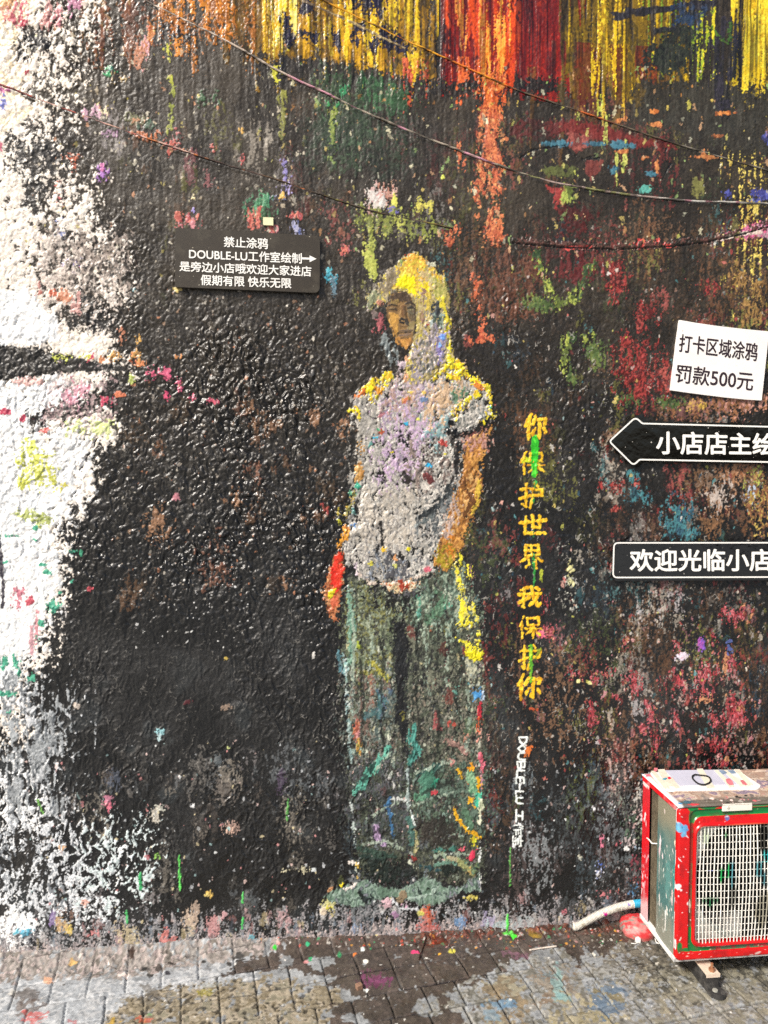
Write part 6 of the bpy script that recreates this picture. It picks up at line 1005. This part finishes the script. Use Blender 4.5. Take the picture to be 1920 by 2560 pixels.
# white, pink and blue splashes
for (px, pz), ru, rv, c in [((655, 880), .013, .016, '#6cb4dc'), ((700, 890), .013, .016, '#62a8d8'), ((690, 950), .010, .010, '#74b8e0'), ((640, 840), .010, .010, '#70b0d8'), ((665, 870), .003, .003, '#3c5c84'), ((640, 640), .012, .006, '#d8a0a8'), ((690, 600), .010, .008, '#b84c54'), ((650, 580), .009, .006, '#e8e4e0'), ((1080, 590), .006, .014, '#a81c2c'), ((1060, 580), .008, .005, '#c03850'), ((790, 575), .008, .006, '#3c7cb0'), ((870, 575), .012, .006, '#c02c38'), ((1190, 760), .009, .009, '#6c6ca8'), ((1185, 745), .010, .002, '#d8d0d8')]:
    vspot(col, u, v, *fx((px, pz)), ru, rv, c, int(px), .4)
for (px, pz), ru, rv, c, a in [((597, 40), .004, .013, '#f2eeee', .1), ((600, 1120), .0015, .02, '#f0e8e8', 0), ((630, 450), .008, .011, '#f6f2f2', -.5), ((655, 485), .004, .007, '#f2ecec', .6), ((630, 560), .0018, .006, '#f0e8ec', .5), ((645, 140), .002, .008, '#f0d8dc', .7), ((685, 100), .0015, .005, '#f0d8dc', -.5), ((630, 210), .0015, .006, '#f0e0e4', 0), ((575, 880), .0018, .005, '#f4ecec', .2), ((575, 940), .0018, .006, '#f4ecec', 0), ((555, 1130), .004, .015, '#e8e4e8', .2), ((570, 1210), .004, .008, '#e8d8e8', .5), ((545, 1050), .003, .012, '#f0e4e8', 0), ((530, 1200), .002, .03, '#f0ecec', 0), ((560, 1300), .012, .003, '#f4f0f0', -.3), ((655, 1040), .003, .004, '#e8d0c0', 0), ((725, 1245), .002, .002, '#f0ecd0', 0), ((745, 1215), .002, .002, '#f0ecd0', 0), ((1560, 1130), .0025, .002, '#f4f0c8', 0), ((1540, 1210), .012, .004, '#f0d8d0', .3), ((1470, 1230), .008, .003, '#e8c8c0', 0), ((560, 1000), .003, .010, '#e8c8d0', 0)]:
    vspot(col, u, v, *fx((px, pz), KB), ru, rv, c, int(px), .4, a)
vdrips(col, u, v, (AX0, AZ0, 1.5, AZ0 + .03), 40, ['#f0d8d0', '#f4f0e8', '#8c0c14', '#e87c78'], .0006, .0022, (.6, 2), 60)
vdrips(col, u, v, (AX0, AZ0, AX0 + .045, AZF), 40, ['#f0d8d8', '#f4f0f0', '#a80c18', '#e05060'], .0006, .002, (.8, 3), 61)
vdrips(col, u, v, (AX0, AZ0, 1.5, AZF), 150, ['#8c0c14', '#a81018', '#f0d8d0', '#5c1418', '#d8a0a0', '#3c3430'], .0006, .0022, (.6, 2.4), 62)
gr = sstep(.52, .70, fbm(u * 34, v * 34, 19))[:, None] * .35; col = col * (1 - gr) + lin('#6c1418') * gr
col *= (.85 + .3 * fbm(u * 60, v * 60, 9)[:, None]); edge_w = (band < .5) & (u < AX0 + .03) & (fbm(u * 90, v * 40 + co[:, 1] * 60, 14) > .42); col[edge_w] = lin('#ecd4d4')
front = mesh_np('front_plate', co, Fq, np.clip(col, .004, .85)); bm = bmesh.new(); bm.from_mesh(front); bmesh.ops.recalc_face_normals(bm, faces=bm.faces); bm.to_mesh(front); bm.free()
obj('front_plate', front, M_AC, ac)
# grille: crossed bars, slightly bowed
def bars():
    VV, FF_ = [], []; cx, cz = (GX0 + GX1) / 2, (GZ0 + GZ1) / 2
    def bow(x, z): return AYF + .004 - .012 * max(0, 1 - ((x - cx) / .27) ** 2) * max(0, 1 - ((z - cz) / .21) ** 2)
    def add(pts, r):
        V_, F_ = tube(pts, r, 6, False); o = len(VV); VV.extend(V_); FF_.extend([tuple(i + o for i in f) for f in F_])
    nb = 43
    for i in range(nb):
        x = GX0 + .004 + (GX1 - GX0 - .008) * i / (nb - 1); ph = random.uniform(0, 6)
        add([(x + .0007 * math.sin(k * .6 + ph) + .004 * math.sin(math.pi * k / 24) * max(-1, min(1, (x - cx) / .2)), bow(x, z) - .001, z) for k, z in enumerate(np.linspace(GZ0 - .004, GZ1 + .004, 25))], random.uniform(.0017, .0023))
    for j in range(17):
        z = GZ0 + .012 + (GZ1 - GZ0 - .02) * j / 16
        add([(x, bow(x, z) + .0016, z) for x in np.linspace(GX0 - .003, GX1 + .003, 30)], .0011)
    return VV, FF_
VV, FF_ = bars(); me = bpy.data.meshes.new('grille'); me.from_pydata(VV, [], FF_); me.polygons.foreach_set('use_smooth', np.ones(len(me.polygons), bool)); co = coords(me); u, v = co[:, 0], co[:, 2]
col = np.tile(lin('#ece9e0'), (len(co), 1)) * (.82 + .3 * fbm(u * 90, v * 50, 2))[:, None]
for (px, pz), ru, rv, c, K in [((1110, 300), .010, .026, '#1c9c50', KB), ((1190, 250), .008, .03, '#28a85c', KB), ((1000, 620), .04, .012, '#2c7c50', KB), ((1240, 300), .012, .05, '#5c9ca8', KB), ((1540, 200), .014, .03, '#5c9ca4', KB), ((1600, 330), .012, .03, '#4c7c84', KB), ((1580, 700), .03, .07, '#9c9888', KB), ((1170, 940), .008, .012, '#38a058', KA), ((1640, 990), .010, .008, '#3c9cc0', KA), ((1600, 950), .02, .06, '#3c3a34', KA), ((1010, 280), .008, .006, '#5c6cc0', KB), ((1640, 1200), .02, .02, '#3cb0b0', KA), ((940, 1000), .012, .03, '#c8d8b8', KA), ((1250, 520), .012, .05, '#8c8c84', KB)]:
    vspot(col, u, v, *fx((px, pz), K), ru, rv, c, int(px), .6)
paint_attr(me, np.clip(col, .01, .85)); obj('grille', me, M_AC_MATT, ac)
# fan shroud with its round mouth, and the fan
bm = bmesh.new(); CXF, CZF, RF = GX0 + .252, (GZ0 + GZ1) / 2, .240; nseg = 96
def corner_ring(n):
    P = []
    for k in range(n):
        w = 2 * math.pi * k / n; c, s_ = math.cos(w), math.sin(w); m = max(abs(c) / .30, abs(s_) / .26); P.append((CXF + c / m, CZF + s_ / m))
    return P
o_r = [bm.verts.new((x, AYF + .026, z)) for x, z in corner_ring(nseg)]
i_r = [bm.verts.new((CXF + RF * math.cos(2 * math.pi * k / nseg), AYF + .028, CZF + RF * math.sin(2 * math.pi * k / nseg))) for k in range(nseg)]
b_r = [bm.verts.new((CXF + RF * .96 * math.cos(2 * math.pi * k / nseg), AYF + .085, CZF + RF * .96 * math.sin(2 * math.pi * k / nseg))) for k in range(nseg)]
for k in range(nseg):
    for A_, B_ in ((o_r, i_r), (i_r, b_r)): bm.faces.new((A_[k], A_[(k + 1) % nseg], B_[(k + 1) % nseg], B_[k]))
obj('fan_shroud', from_bm('fan_shroud', bm), mat_flat('shroud_grey', '#d0d6ce', .6, vary=.12, dirt='#7c8078', dirt_amount=.5), ac)
M_DARK = mat_flat('dark_plastic', '#0c0d0e', .75, vary=.3, spec=.2)
bm = bmesh.new()
for k in range(3):
    w0 = math.radians(120 * k + 20); g = []
    for i in range(9):
        rr = .045 + (RF * .9 - .045) * i / 8; sp = .55 + .5 * i / 8; row_ = []
        for j in range(9):
            w = w0 + sp * (j / 8 - .3) * 1.5 + .35 * (i / 8) ** 2; row_.append(bm.verts.new((CXF + rr * math.cos(w), AYF + .05 + .05 * j / 8 + .01 * math.sin(i * .5), CZF + rr * math.sin(w))))
        g.append(row_)
    for i in range(8):
        for j in range(8): bm.faces.new((g[i][j], g[i + 1][j], g[i + 1][j + 1], g[i][j + 1]))
r = bmesh.ops.create_cone(bm, cap_ends=True, segments=40, radius1=.055, radius2=.048, depth=.06); bmesh.ops.transform(bm, matrix=Matrix.Translation((CXF, AYF + .07, CZF)) @ Matrix.Rotation(math.pi / 2, 4, 'X'), verts=r['verts'])
obj('fan', from_bm('fan', bm, True), M_DARK, ac)
bm = bmesh.new(); bm_box(bm, AX0 + .02, AX1 - .02, AYB - .03, AYB - .012, AZ0 + .012, AZ1 - .02); obj('rear_coil', from_bm('rear_coil', bm), mat_flat('black_coil', '#141412', .7, vary=.4, scale=200), ac)
# left side: rear post, open coil strip, grey-teal panel
def panel(name, x, y0, y1, z0, z1, basec, spots, mat, thick=.003, n=(90, 220), seed=1, bulge=0., normal='x'):
    ys, zs_ = np.linspace(y0, y1, n[0]), np.linspace(z0, z1, n[1]); A_, B_ = np.meshgrid(ys, zs_); u, v = A_.ravel(), B_.ravel(); k = np.arange(n[0] * n[1]).reshape(n[1], n[0])
    xx = x - bulge * np.sin(np.pi * (u - y0) / (y1 - y0)); f = np.stack([k[:-1, :-1].ravel(), k[1:, :-1].ravel(), k[1:, 1:].ravel(), k[:-1, 1:].ravel()], 1)
    c = np.tile(lin(basec[0]), (len(u), 1)); t = sstep(.38, .62, fbm(u * 26, v * 14, seed))[:, None]; c = c * (1 - t) + lin(basec[1]) * t; c *= (.85 + .3 * fbm(u * 120, v * 60, seed + 2))[:, None]
    spots(c, u, v); me = mesh_np(name, np.stack([xx, u, v], 1), f, np.clip(c, .005, .85)); o = obj(name, me, mat, ac); m = o.modifiers.new('thickness', 'SOLIDIFY'); m.thickness = thick; m.offset = -1; return o
def sp_post(c, u, v):
    vdrips(c, u, v, (AYB - .05, AZ0, AYB, .33), 60, ['#d87078', '#e8a0a8', '#c04850', '#f0dce0', '#8c1c24'], .0015, .006, (1, 5), 70); m = sstep(.2, .12, v + .06 * (fbm(u * 60, v * 40, 3) - .5))[:, None]; c[:] = c * (1 - m) + lin('#e0b8bc') * m
    vspot(c, u, v, AYB - .02, .46, .006, .022, '#f0e8ec', 5, .6, .3); vspot(c, u, v, AYB - .03, .44, .003, .012, '#f0e8ec', 6, .6); vspot(c, u, v, AYB - .02, .585, .03, .02, '#f0e0e0', 7, .4)
panel('rear_post', AX0, AYB - .052, AYB, AZ0 + .005, .592, ('#e01420', '#d02430'), sp_post, M_AC, seed=3, n=(30, 200))
def sp_side(c, u, v):
    m = sstep(.44, .53, v + .05 * (fbm(u * 40, v * 30, 8) - .5))[:, None]; c[:] = c * (1 - m) + lin('#8c8874') * m
    m = sstep(.24, .14, v + .12 * (fbm(u * 40, v * 16, 9) - .5))[:, None]; c[:] = c * (1 - m) + lin('#86887c') * m
    for cu, cv, ru, rv, q in [(-.24, .42, .008, .03, '#f2e4e8'), (-.235, .39, .006, .02, '#e8c8d0'), (-.26, .385, .005, .012, '#f0e0e4'), (-.235, .33, .0025, .06, '#d8d0cc'), (-.24, .22, .005, .022, '#e8e4e0'), (-.30, .22, .006, .02, '#d8d8d0'), (-.33, .28, .004, .03, '#e0c8c8'), (-.29, .2, .005, .018, '#ecece8'), (-.29, .165, .004, .02, '#e8e4dc'), (-.34, .47, .004, .014, '#e8e0c8'), (-.27, .545, .004, .01, '#d8c8c0'), (-.34, .36, .012, .06, '#3c8c88'), (-.3, .33, .02, .08, '#5c8c88')]: vspot(c, u, v, cu, cv, ru, rv, q, int(abs(cv) * 900), .7)
    vdrips(c, u, v, (-.36, .12, -.22, .45), 110, ['#d8dcd4', '#c0d0c8', '#e8e0dc', '#4c5c58', '#98b0a8'], .0008, .0028, (1, 7), 71)
panel('side_panel', AX0 + .006, AYF + .012, -.214, AZ0 + .004, .585, ('#4c7674', '#66827c'), sp_side, M_AC_MATT, seed=6, bulge=.004)
ys = np.linspace(-.212, -.158, 40); bm = bmesh.new()
for i in range(27): bm_box(bm, AX0 + .010, AX0 + .030, -.212 + i * .002, -.2112 + i * .002, AZ0 + .01, .588)
obj('coil_fins', from_bm('coil_fins', bm), mat_flat('dusty_fins', '#6c6250', .8, vary=.3, scale=70, dirt='#4a4032', dirt_amount=.7), ac)
bm = bmesh.new(); bm_box(bm, AX0 + .014, AX0 + .03, -.215, -.155, AZ0 + .008, .59); obj('coil_backing', from_bm('coil_backing', bm), mat_flat('dusty_coil', '#4c4436', .85, vary=.3, scale=60), ac)
V_, F_ = tube([(AX0 + .012, -.205, .400), (AX0 + .001, -.185, .392), (AX0 - .002, -.165, .397), (AX0 - .001, -.15, .394)], .0022, 8); me = bpy.data.meshes.new('cable_tie'); me.from_pydata(V_, [], F_); obj('cable_tie', me, M_LETTER, ac)
# body, base tray, right end, lid
M_BODY = mat_flat('grey_body', '#8c8c84', .5, vary=.1)
bm = bmesh.new(); bm_box(bm, AX1 - .006, AX1, AYF + .01, AYB, AZ0 + .004, .585); obj('right_panel', from_bm('right_panel', bm), M_BODY, ac)
bm = bmesh.new(); bm_box(bm, AX0 - .0025, AX1, AYF + .008, AYB + .004, AZ0 - .008, AZ0 + .006, .002); obj('base_tray', from_bm('base_tray', bm), mat_flat('white_splashed_tray', '#ecebe8', .4, vary=.06, scale=30, dirt='#3c3a38', dirt_amount=.7), ac)
bm = bmesh.new(); bm_box(bm, AX1 - .25, AX1 - .244, AYF + .03, AYB - .03, AZ0 + .006, .585); obj('inner_divider', from_bm('inner_divider', bm), M_DARK, ac)
nx_, ny_ = 420, 150; A_, B_ = np.meshgrid(np.linspace(AX0 - .003, AX1 + .003, nx_), np.linspace(AYF - .004, AYB + .004, ny_)); u, v = A_.ravel(), B_.ravel()
dx = np.minimum(u - AX0 + .003, AX1 + .003 - u); dy = np.minimum(v - AYF + .004, AYB + .004 - v); de = np.minimum(dx, dy)
rec = sstep(.018, .026, np.minimum(dx - .012, dy)); zt = .607 - .004 * sstep(.006, 0, de) + .005 * rec - .004 * sstep(.02, .03, dy) * sstep(.045, .035, dy) * sstep(.03, .05, dx)
c = np.tile(lin('#9a8c80'), (len(u), 1)); t = np.clip(fbm(u * 22, v * 30, 21) * 1.15, 0, .999) * 7; PALT = np.array([lin(q) for q in ('#54504c', '#8c8078', '#b09c8c', '#a88c7c', '#c4b0a0', '#8c7c8c', '#b8989c')]); c = PALT[t.astype(int)] * (.75 + .5 * fbm(u * 150, v * 150, 23))[:, None]
m = (sstep(-.325, -.345, v + .012 * (fbm(u * 30, v * 60, 25) - .5)))[:, None] * .9; c = c * (1 - m) + lin('#5c5850') * m
m = (sstep(.022, .010, dx) * (u < 1.5))[:, None]; c = c * (1 - m) + lin('#e8e4e4') * m
vdrips(c, u, v, (AX0 + .02, AYF, 1.6, AYF + .05), 70, ['#c89898', '#e0c8c0', '#d86870', '#3c3834', '#a8a098', '#2c2a28'], .002, .010, (.3, 1), 72); vdrips(c, u, v, (1.42, AYF + .03, 2, AYB), 160, ['#d8c0a8', '#c89c90', '#9088a8', '#e0d8c8', '#6c6460', '#b87c78', '#c8b890'], .002, .012, (.4, 1.2), 73)
vspot(c, u, v, 1.205, -.125, .02, .014, '#d87080', 4, .6); vspot(c, u, v, 1.225, -.35, .018, .010, '#3c5c68', 3, .6); vspot(c, u, v, 1.24, -.365, .02, .006, '#d83c48', 3, .6); vspot(c, u, v, 1.20, -.355, .008, .008, '#4c98c8', 6, .6)
k = np.arange(nx_ * ny_).reshape(ny_, nx_); f = np.stack([k[:-1, :-1].ravel(), k[:-1, 1:].ravel(), k[1:, 1:].ravel(), k[1:, :-1].ravel()], 1)
lid = mesh_np('lid', np.stack([u, v, zt], 1), f, np.clip(c, .01, .8)); o = obj('lid', lid, M_AC_MATT, ac); m = o.modifiers.new('thickness', 'SOLIDIFY'); m.thickness = .006; m.offset = -1
# red fold under the lid along the left side
bm = bmesh.new(); bm_box(bm, AX0 - .0015, AX0 + .008, AYF + .02, AYB + .001, .583, .6005, .001); obj('side_fold', from_bm('side_fold', bm), mat_flat('red_fold', '#dc1420', .35, vary=.1, scale=30, dirt='#e8d0d0', dirt_amount=.7), ac)
# white-painted label plate with a screw on the top front edge
q0, q1 = fx((1130, 600)), fx((1470, 680)); bm = bmesh.new(); bm_box(bm, q0[0], q1[0], AYF - .0035, AYF + .002, q1[1] + .004, q0[1], .0018); pl_ = obj('label_plate', from_bm('label_plate', bm), mat_flat('thick_white_paint', '#ece6da', .4, vary=.06, scale=30, dirt='#d8b8a8', dirt_amount=.5), ac)
qs = fx((1190, 632)); bm = bmesh.new(); r = bmesh.ops.create_cone(bm, cap_ends=True, segments=20, radius1=.0045, radius2=.0035, depth=.003); bmesh.ops.transform(bm, matrix=Matrix.Translation((qs[0], AYF - .005, qs[1])) @ Matrix.Rotation(math.pi / 2, 4, 'X'), verts=r['verts']); obj('screw', from_bm('screw', bm), mat_flat('painted_screw', '#c8c4b8', .4), pl_)
# feet
M_RUB = mat_flat('worn_black_rubber', '#2c2b2a', .75, vary=.3, scale=60, bump=.001, dirt='#5c5a56', dirt_amount=.7); M_TIN = mat_flat('primed_bracket', '#d8c8b4', .5, vary=.1, dirt='#b84c48', dirt_amount=.6); M_RUST = mat_flat('rusty_bolt', '#a87858', .5, metal=.4, vary=.3)
ft = on_ground(crop(1560, 2120, .217)([(1040, 1560)])[0])
for fxp in (1.300, 1.86):
    bm = bmesh.new(); bm_box(bm, fxp - .021, fxp + .021, -.398, -.11, .002, .056, .003)
    r = bmesh.ops.create_cone(bm, cap_ends=True, segments=28, radius1=.025, radius2=.023, depth=.014); bmesh.ops.translate(bm, vec=(fxp + .006, -.418, .0105), verts=r['verts'])
    bm_box(bm, fxp - .021, fxp + .016, -.430, -.397, .002, .016, .003)
    foot_o = obj('foot', from_bm('foot', bm), M_RUB, ac)
    bm = bmesh.new(); bm_box(bm, fxp - .023, fxp + .023, -.400, -.30, .0563, .062, .001); bm_box(bm, fxp - .023, fxp + .023, -.4015, -.3995, .050, .062); obj('bracket', from_bm('bracket', bm), M_TIN, foot_o)
    bm = bmesh.new(); r = bmesh.ops.create_cone(bm, cap_ends=True, segments=6, radius1=.010, radius2=.010, depth=.009); bmesh.ops.translate(bm, vec=(fxp + .003, -.386, .067), verts=r['verts']); r = bmesh.ops.create_cone(bm, cap_ends=True, segments=14, radius1=.0045, radius2=.0045, depth=.024); bmesh.ops.translate(bm, vec=(fxp + .003, -.386, .076), verts=r['verts']); obj('bolt', from_bm('bolt', bm), M_RUST, foot_o)
    bm = bmesh.new(); r = bmesh.ops.create_cone(bm, cap_ends=True, segments=16, radius1=.009, radius2=.008, depth=.004); bmesh.ops.translate(bm, vec=(fxp - .002, -.417, .0195), verts=r['verts']); obj('washer', from_bm('washer', bm), mat_flat('grey_washer', '#98988f', .5), foot_o)

# taped sheet on top, elastic band
ZT = .6125
def top(p): q = on_plane(KA([p])[0], 2, ZT + .002); return Vector((q[0], q[1], 0))
def flat(name, pts, z0, z1, mat, parent=None, r=0.):
    P = [top(p) for p in pts]; P = [Vector((a, b, 0)) for a, b in round_poly([(q.x, q.y) for q in P], r)] if r else P
    bm = bmesh.new(); vs = [bm.verts.new((q.x, q.y, z0)) for q in P]; f = bm.faces.new(vs); e = bmesh.ops.extrude_face_region(bm, geom=[f])
    for g in e['geom']:
        if isinstance(g, bmesh.types.BMVert): g.co.z = z1
    return obj(name, from_bm(name, bm), mat, parent)
tray = flat('taped_sheet', [(292, 232), (1300, 200), (1580, 385), (1545, 428), (520, 445), (440, 405)], ZT - .003, ZT + .0015, mat_flat('whitish_board', '#eeecea', .4, vary=.04, dirt='#d8c8b8', dirt_amount=.4), r=.012); tag(tray, 'whitish board with tape strips lying on top of the air conditioner', 'board')
flat('grey_sheet', [(470, 212), (1130, 205), (1345, 372), (640, 388)], ZT + .0017, ZT + .0026, mat_flat('lilac_grey_paper', '#c4c4d4', .5, vary=.05), tray)
M_TAPE = mat_flat('cream_tape', '#e6e0cc', .4, vary=.06, scale=25, dirt='#d8b8a8', dirt_amount=.5)
for k, pts in enumerate([[(385, 205), (465, 200), (580, 400), (490, 400)], [(520, 300), (560, 300), (640, 415), (590, 422)], [(835, 198), (905, 195), (1045, 410), (960, 420)], [(1040, 215), (1085, 212), (1270, 400), (1215, 410)], [(1130, 212), (1180, 210), (1400, 395), (1340, 400)], [(1270, 205), (1330, 205), (1480, 380), (1430, 390)], [(310, 225), (350, 222), (520, 420), (470, 425)]]):
    flat('tape_strip', pts, ZT + .0017, ZT + .0034 + .0002 * k, M_TAPE, tray)
M_P1, M_P2 = mat_flat('pink_dab', '#d87880', .5, vary=.2), mat_flat('blue_dab', '#7c90a8', .5, vary=.2)
for pts, mt in [([(1170, 325), (1210, 310), (1250, 345), (1262, 385), (1215, 390), (1185, 360)], M_P1), ([(1340, 335), (1370, 330), (1420, 380), (1370, 385)], M_P1), ([(500, 300), (530, 292), (545, 312), (515, 322)], mat_flat('red_dab', '#d83048', .5)), ([(440, 318), (480, 305), (500, 312), (470, 330)], mat_flat('teal_dab', '#4c98b0', .5)), ([(1090, 222), (1150, 218), (1190, 250), (1130, 262)], M_P2), ([(1190, 222), (1260, 216), (1290, 245), (1230, 250)], M_P2), ([(350, 190), (390, 195), (380, 225), (340, 232)], M_P1)]:
    flat('paint_dab', pts, ZT + .0017, ZT + .0052, mt, tray, r=.003)
bp = [top(p) for p in [(790, 290), (820, 272), (880, 285), (945, 288), (985, 305), (1003, 340), (985, 372), (925, 395), (860, 385), (815, 350), (785, 315)]]
bp = smooth_path([(q.x, q.y, ZT + .007) for q in bp] + [(bp[0].x, bp[0].y, ZT + .007)], 80); V_, F_ = tube(bp, .0026, 10, False); me = bpy.data.meshes.new('elastic_band'); me.from_pydata(V_, [], F_); me.polygons.foreach_set('use_smooth', np.ones(len(me.polygons), bool))
eb = obj('elastic_band', me, mat_flat('black_elastic', '#0c0c0c', .7)); tag(eb, 'black oval elastic band lying on the taped board above the air conditioner', 'elastic band')

# ---------------------------------------------------------------- hose, stone and litter at the foot of the wall
KH = crop(1340, 2200, .24112)
hp = [on_wall(p, -.032) for p in KH([(1250, 232), (1110, 236), (1000, 246), (900, 266), (800, 294), (700, 332), (600, 380), (500, 436), (430, 478), (380, 512)])]
for q in hp: q[1] = -.034; q[2] = max(q[2], .0165)
hp = smooth_path(hp, 420); rr = np.array([.0128 + .0018 * math.sin(k * 1.0) for k in range(420)]); V_, F_ = tube(hp, rr, 18, False); me = bpy.data.meshes.new('drain_hose'); me.from_pydata(V_, [], F_); me.polygons.foreach_set('use_smooth', np.ones(len(me.polygons), bool)); co = coords(me); u, v = co[:, 0], co[:, 2]; i = np.repeat(np.arange(420), 18)
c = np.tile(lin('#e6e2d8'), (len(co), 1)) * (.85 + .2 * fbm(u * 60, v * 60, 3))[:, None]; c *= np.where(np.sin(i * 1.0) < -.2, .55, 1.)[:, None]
K_ = lambda p: tuple(on_wall(KH([p])[0], -.034)[[0, 2]])
vspot(c, u, v, *K_((712, 340)), .009, .010, '#d8289c', 4, .4); vspot(c, u, v, *K_((955, 240)), .006, .006, '#8c7cb8', 5, .5); vspot(c, u, v, *K_((480, 448)), .008, .008, '#b0a898', 6, .6); vspot(c, u, v, *K_((840, 285)), .012, .006, '#a8a498', 7, .7)
bl = (u > K_((1012, 250))[0]) & (u < K_((1100, 250))[0]); c[bl] = lin('#38a8cc') * (.8 + .3 * fbm(u * 90, v * 90, 8))[bl, None]
paint_attr(me, np.clip(c, .01, .85)); h = obj('drain_hose', me, mat_paint('hose_plastic', bump=.0002, rough=.4)); tag(h, 'white corrugated drain hose with a blue band curving down to the wet paving', 'hose')
def lump(name, cx, cy, rx_, ry_, rz, mat, colf, seed, n=(64, 32), cut=.0):
    A_, B_ = np.meshgrid(np.linspace(0, 2 * np.pi, n[0], endpoint=False), np.linspace(0, np.pi * .5, n[1])); a, b = A_.ravel(), B_.ravel()
    d = .8 + .4 * fbm(np.cos(a) * 1.6 * np.sin(b) + 5, np.sin(a) * 1.6 * np.sin(b) + 5 + b, seed) + .06 * fbm(np.cos(a) * 8 + 9, np.sin(a) * 8 + b * 6, seed + 4)
    co = np.stack([cx + rx_ * d * np.cos(a) * np.sin(b) ** .8, cy + ry_ * d * np.sin(a) * np.sin(b) ** .8, rz * d * np.cos(b) ** .7], 1); k = np.arange(n[0] * n[1]).reshape(n[1], n[0]); k2 = np.roll(k, -1, 1)
    f = np.stack([k[:-1].ravel(), k[1:].ravel(), k2[1:].ravel(), k2[:-1].ravel()], 1); me = mesh_np(name, co, f, colf(co)); return obj(name, me, mat)
def red_col(co):
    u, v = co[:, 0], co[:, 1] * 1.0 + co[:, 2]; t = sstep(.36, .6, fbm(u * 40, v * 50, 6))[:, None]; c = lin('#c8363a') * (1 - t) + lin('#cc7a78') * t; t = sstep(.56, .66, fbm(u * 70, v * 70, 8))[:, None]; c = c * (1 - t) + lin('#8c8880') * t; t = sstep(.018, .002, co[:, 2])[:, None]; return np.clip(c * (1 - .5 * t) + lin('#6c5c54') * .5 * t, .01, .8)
sc_ = on_ground(KH([(1075, 490)])[0], .02)
st = lump('painted_stone', sc_[0], sc_[1] + .01, .062, .062, .05, M_AC_MATT, red_col, 3); tag(st, 'rounded stone smeared with red paint beside the air conditioner', 'stone')
wb = on_ground(KH([(1060, 615)])[0], .008); w = lump('paper_wad', wb[0], wb[1], .011, .011, .016, mat_flat('white_scrap', '#ecebe6', .7, vary=.1), lambda c: np.tile(lin('#e8e8e4'), (len(c), 1)), 7, n=(24, 12)); tag(w, 'small crumpled white paper wad in front of the red stone', 'litter')
def strip(name, pts, r, colour, label, cat, z=.006):
    P = smooth_path([tuple(on_ground(p, z)) for p in pts], 30); V_, F_ = tube(P, r, 8); me = bpy.data.meshes.new(name); me.from_pydata(V_, [], F_); me.polygons.foreach_set('use_smooth', np.ones(len(me.polygons), bool)); o = obj(name, me, mat_flat(name + '_surface', colour, .6, vary=.25, scale=120)); return tag(o, label, cat)
strip('curled_wire', KH([(985, 655), (1030, 662), (1060, 648)]), .0014, '#d8d8d4', 'thin white wire end lying beside the paper wad', 'wire'); strip('bent_tie', KH([(1235, 610), (1250, 652), (1280, 660), (1292, 640)]), .002, '#e8e8e4', 'bent white plastic tie on the dirt by the air conditioner corner', 'plastic tie')
KT = crop(700, 2300, .42194); strip('twig', KT([(866, 100), (845, 165), (822, 232)]), .0022, '#3c2a20', 'dark thin twig lying on the brown wet stain', 'twig'); strip('pale_stick', KT([(1478, 178), (1560, 165), (1640, 155)]), .003, '#c8bcb0', 'pale flat stick lying along the edge of the wet stain', 'stick', .004)
bq = on_ground(KT([(468, 408)])[0]); bm = bmesh.new(); bm_box(bm, -.010, .010, -.009, .009, .0, .016, .002); o = obj('wood_block', from_bm('wood_block', bm), mat_flat('worn_block', '#8c6c58', .8, vary=.3, scale=120)); o.location = (bq[0], bq[1], .0); o.rotation_euler.z = .4; tag(o, 'tiny brown block on the wet setts near a pink stain', 'block')
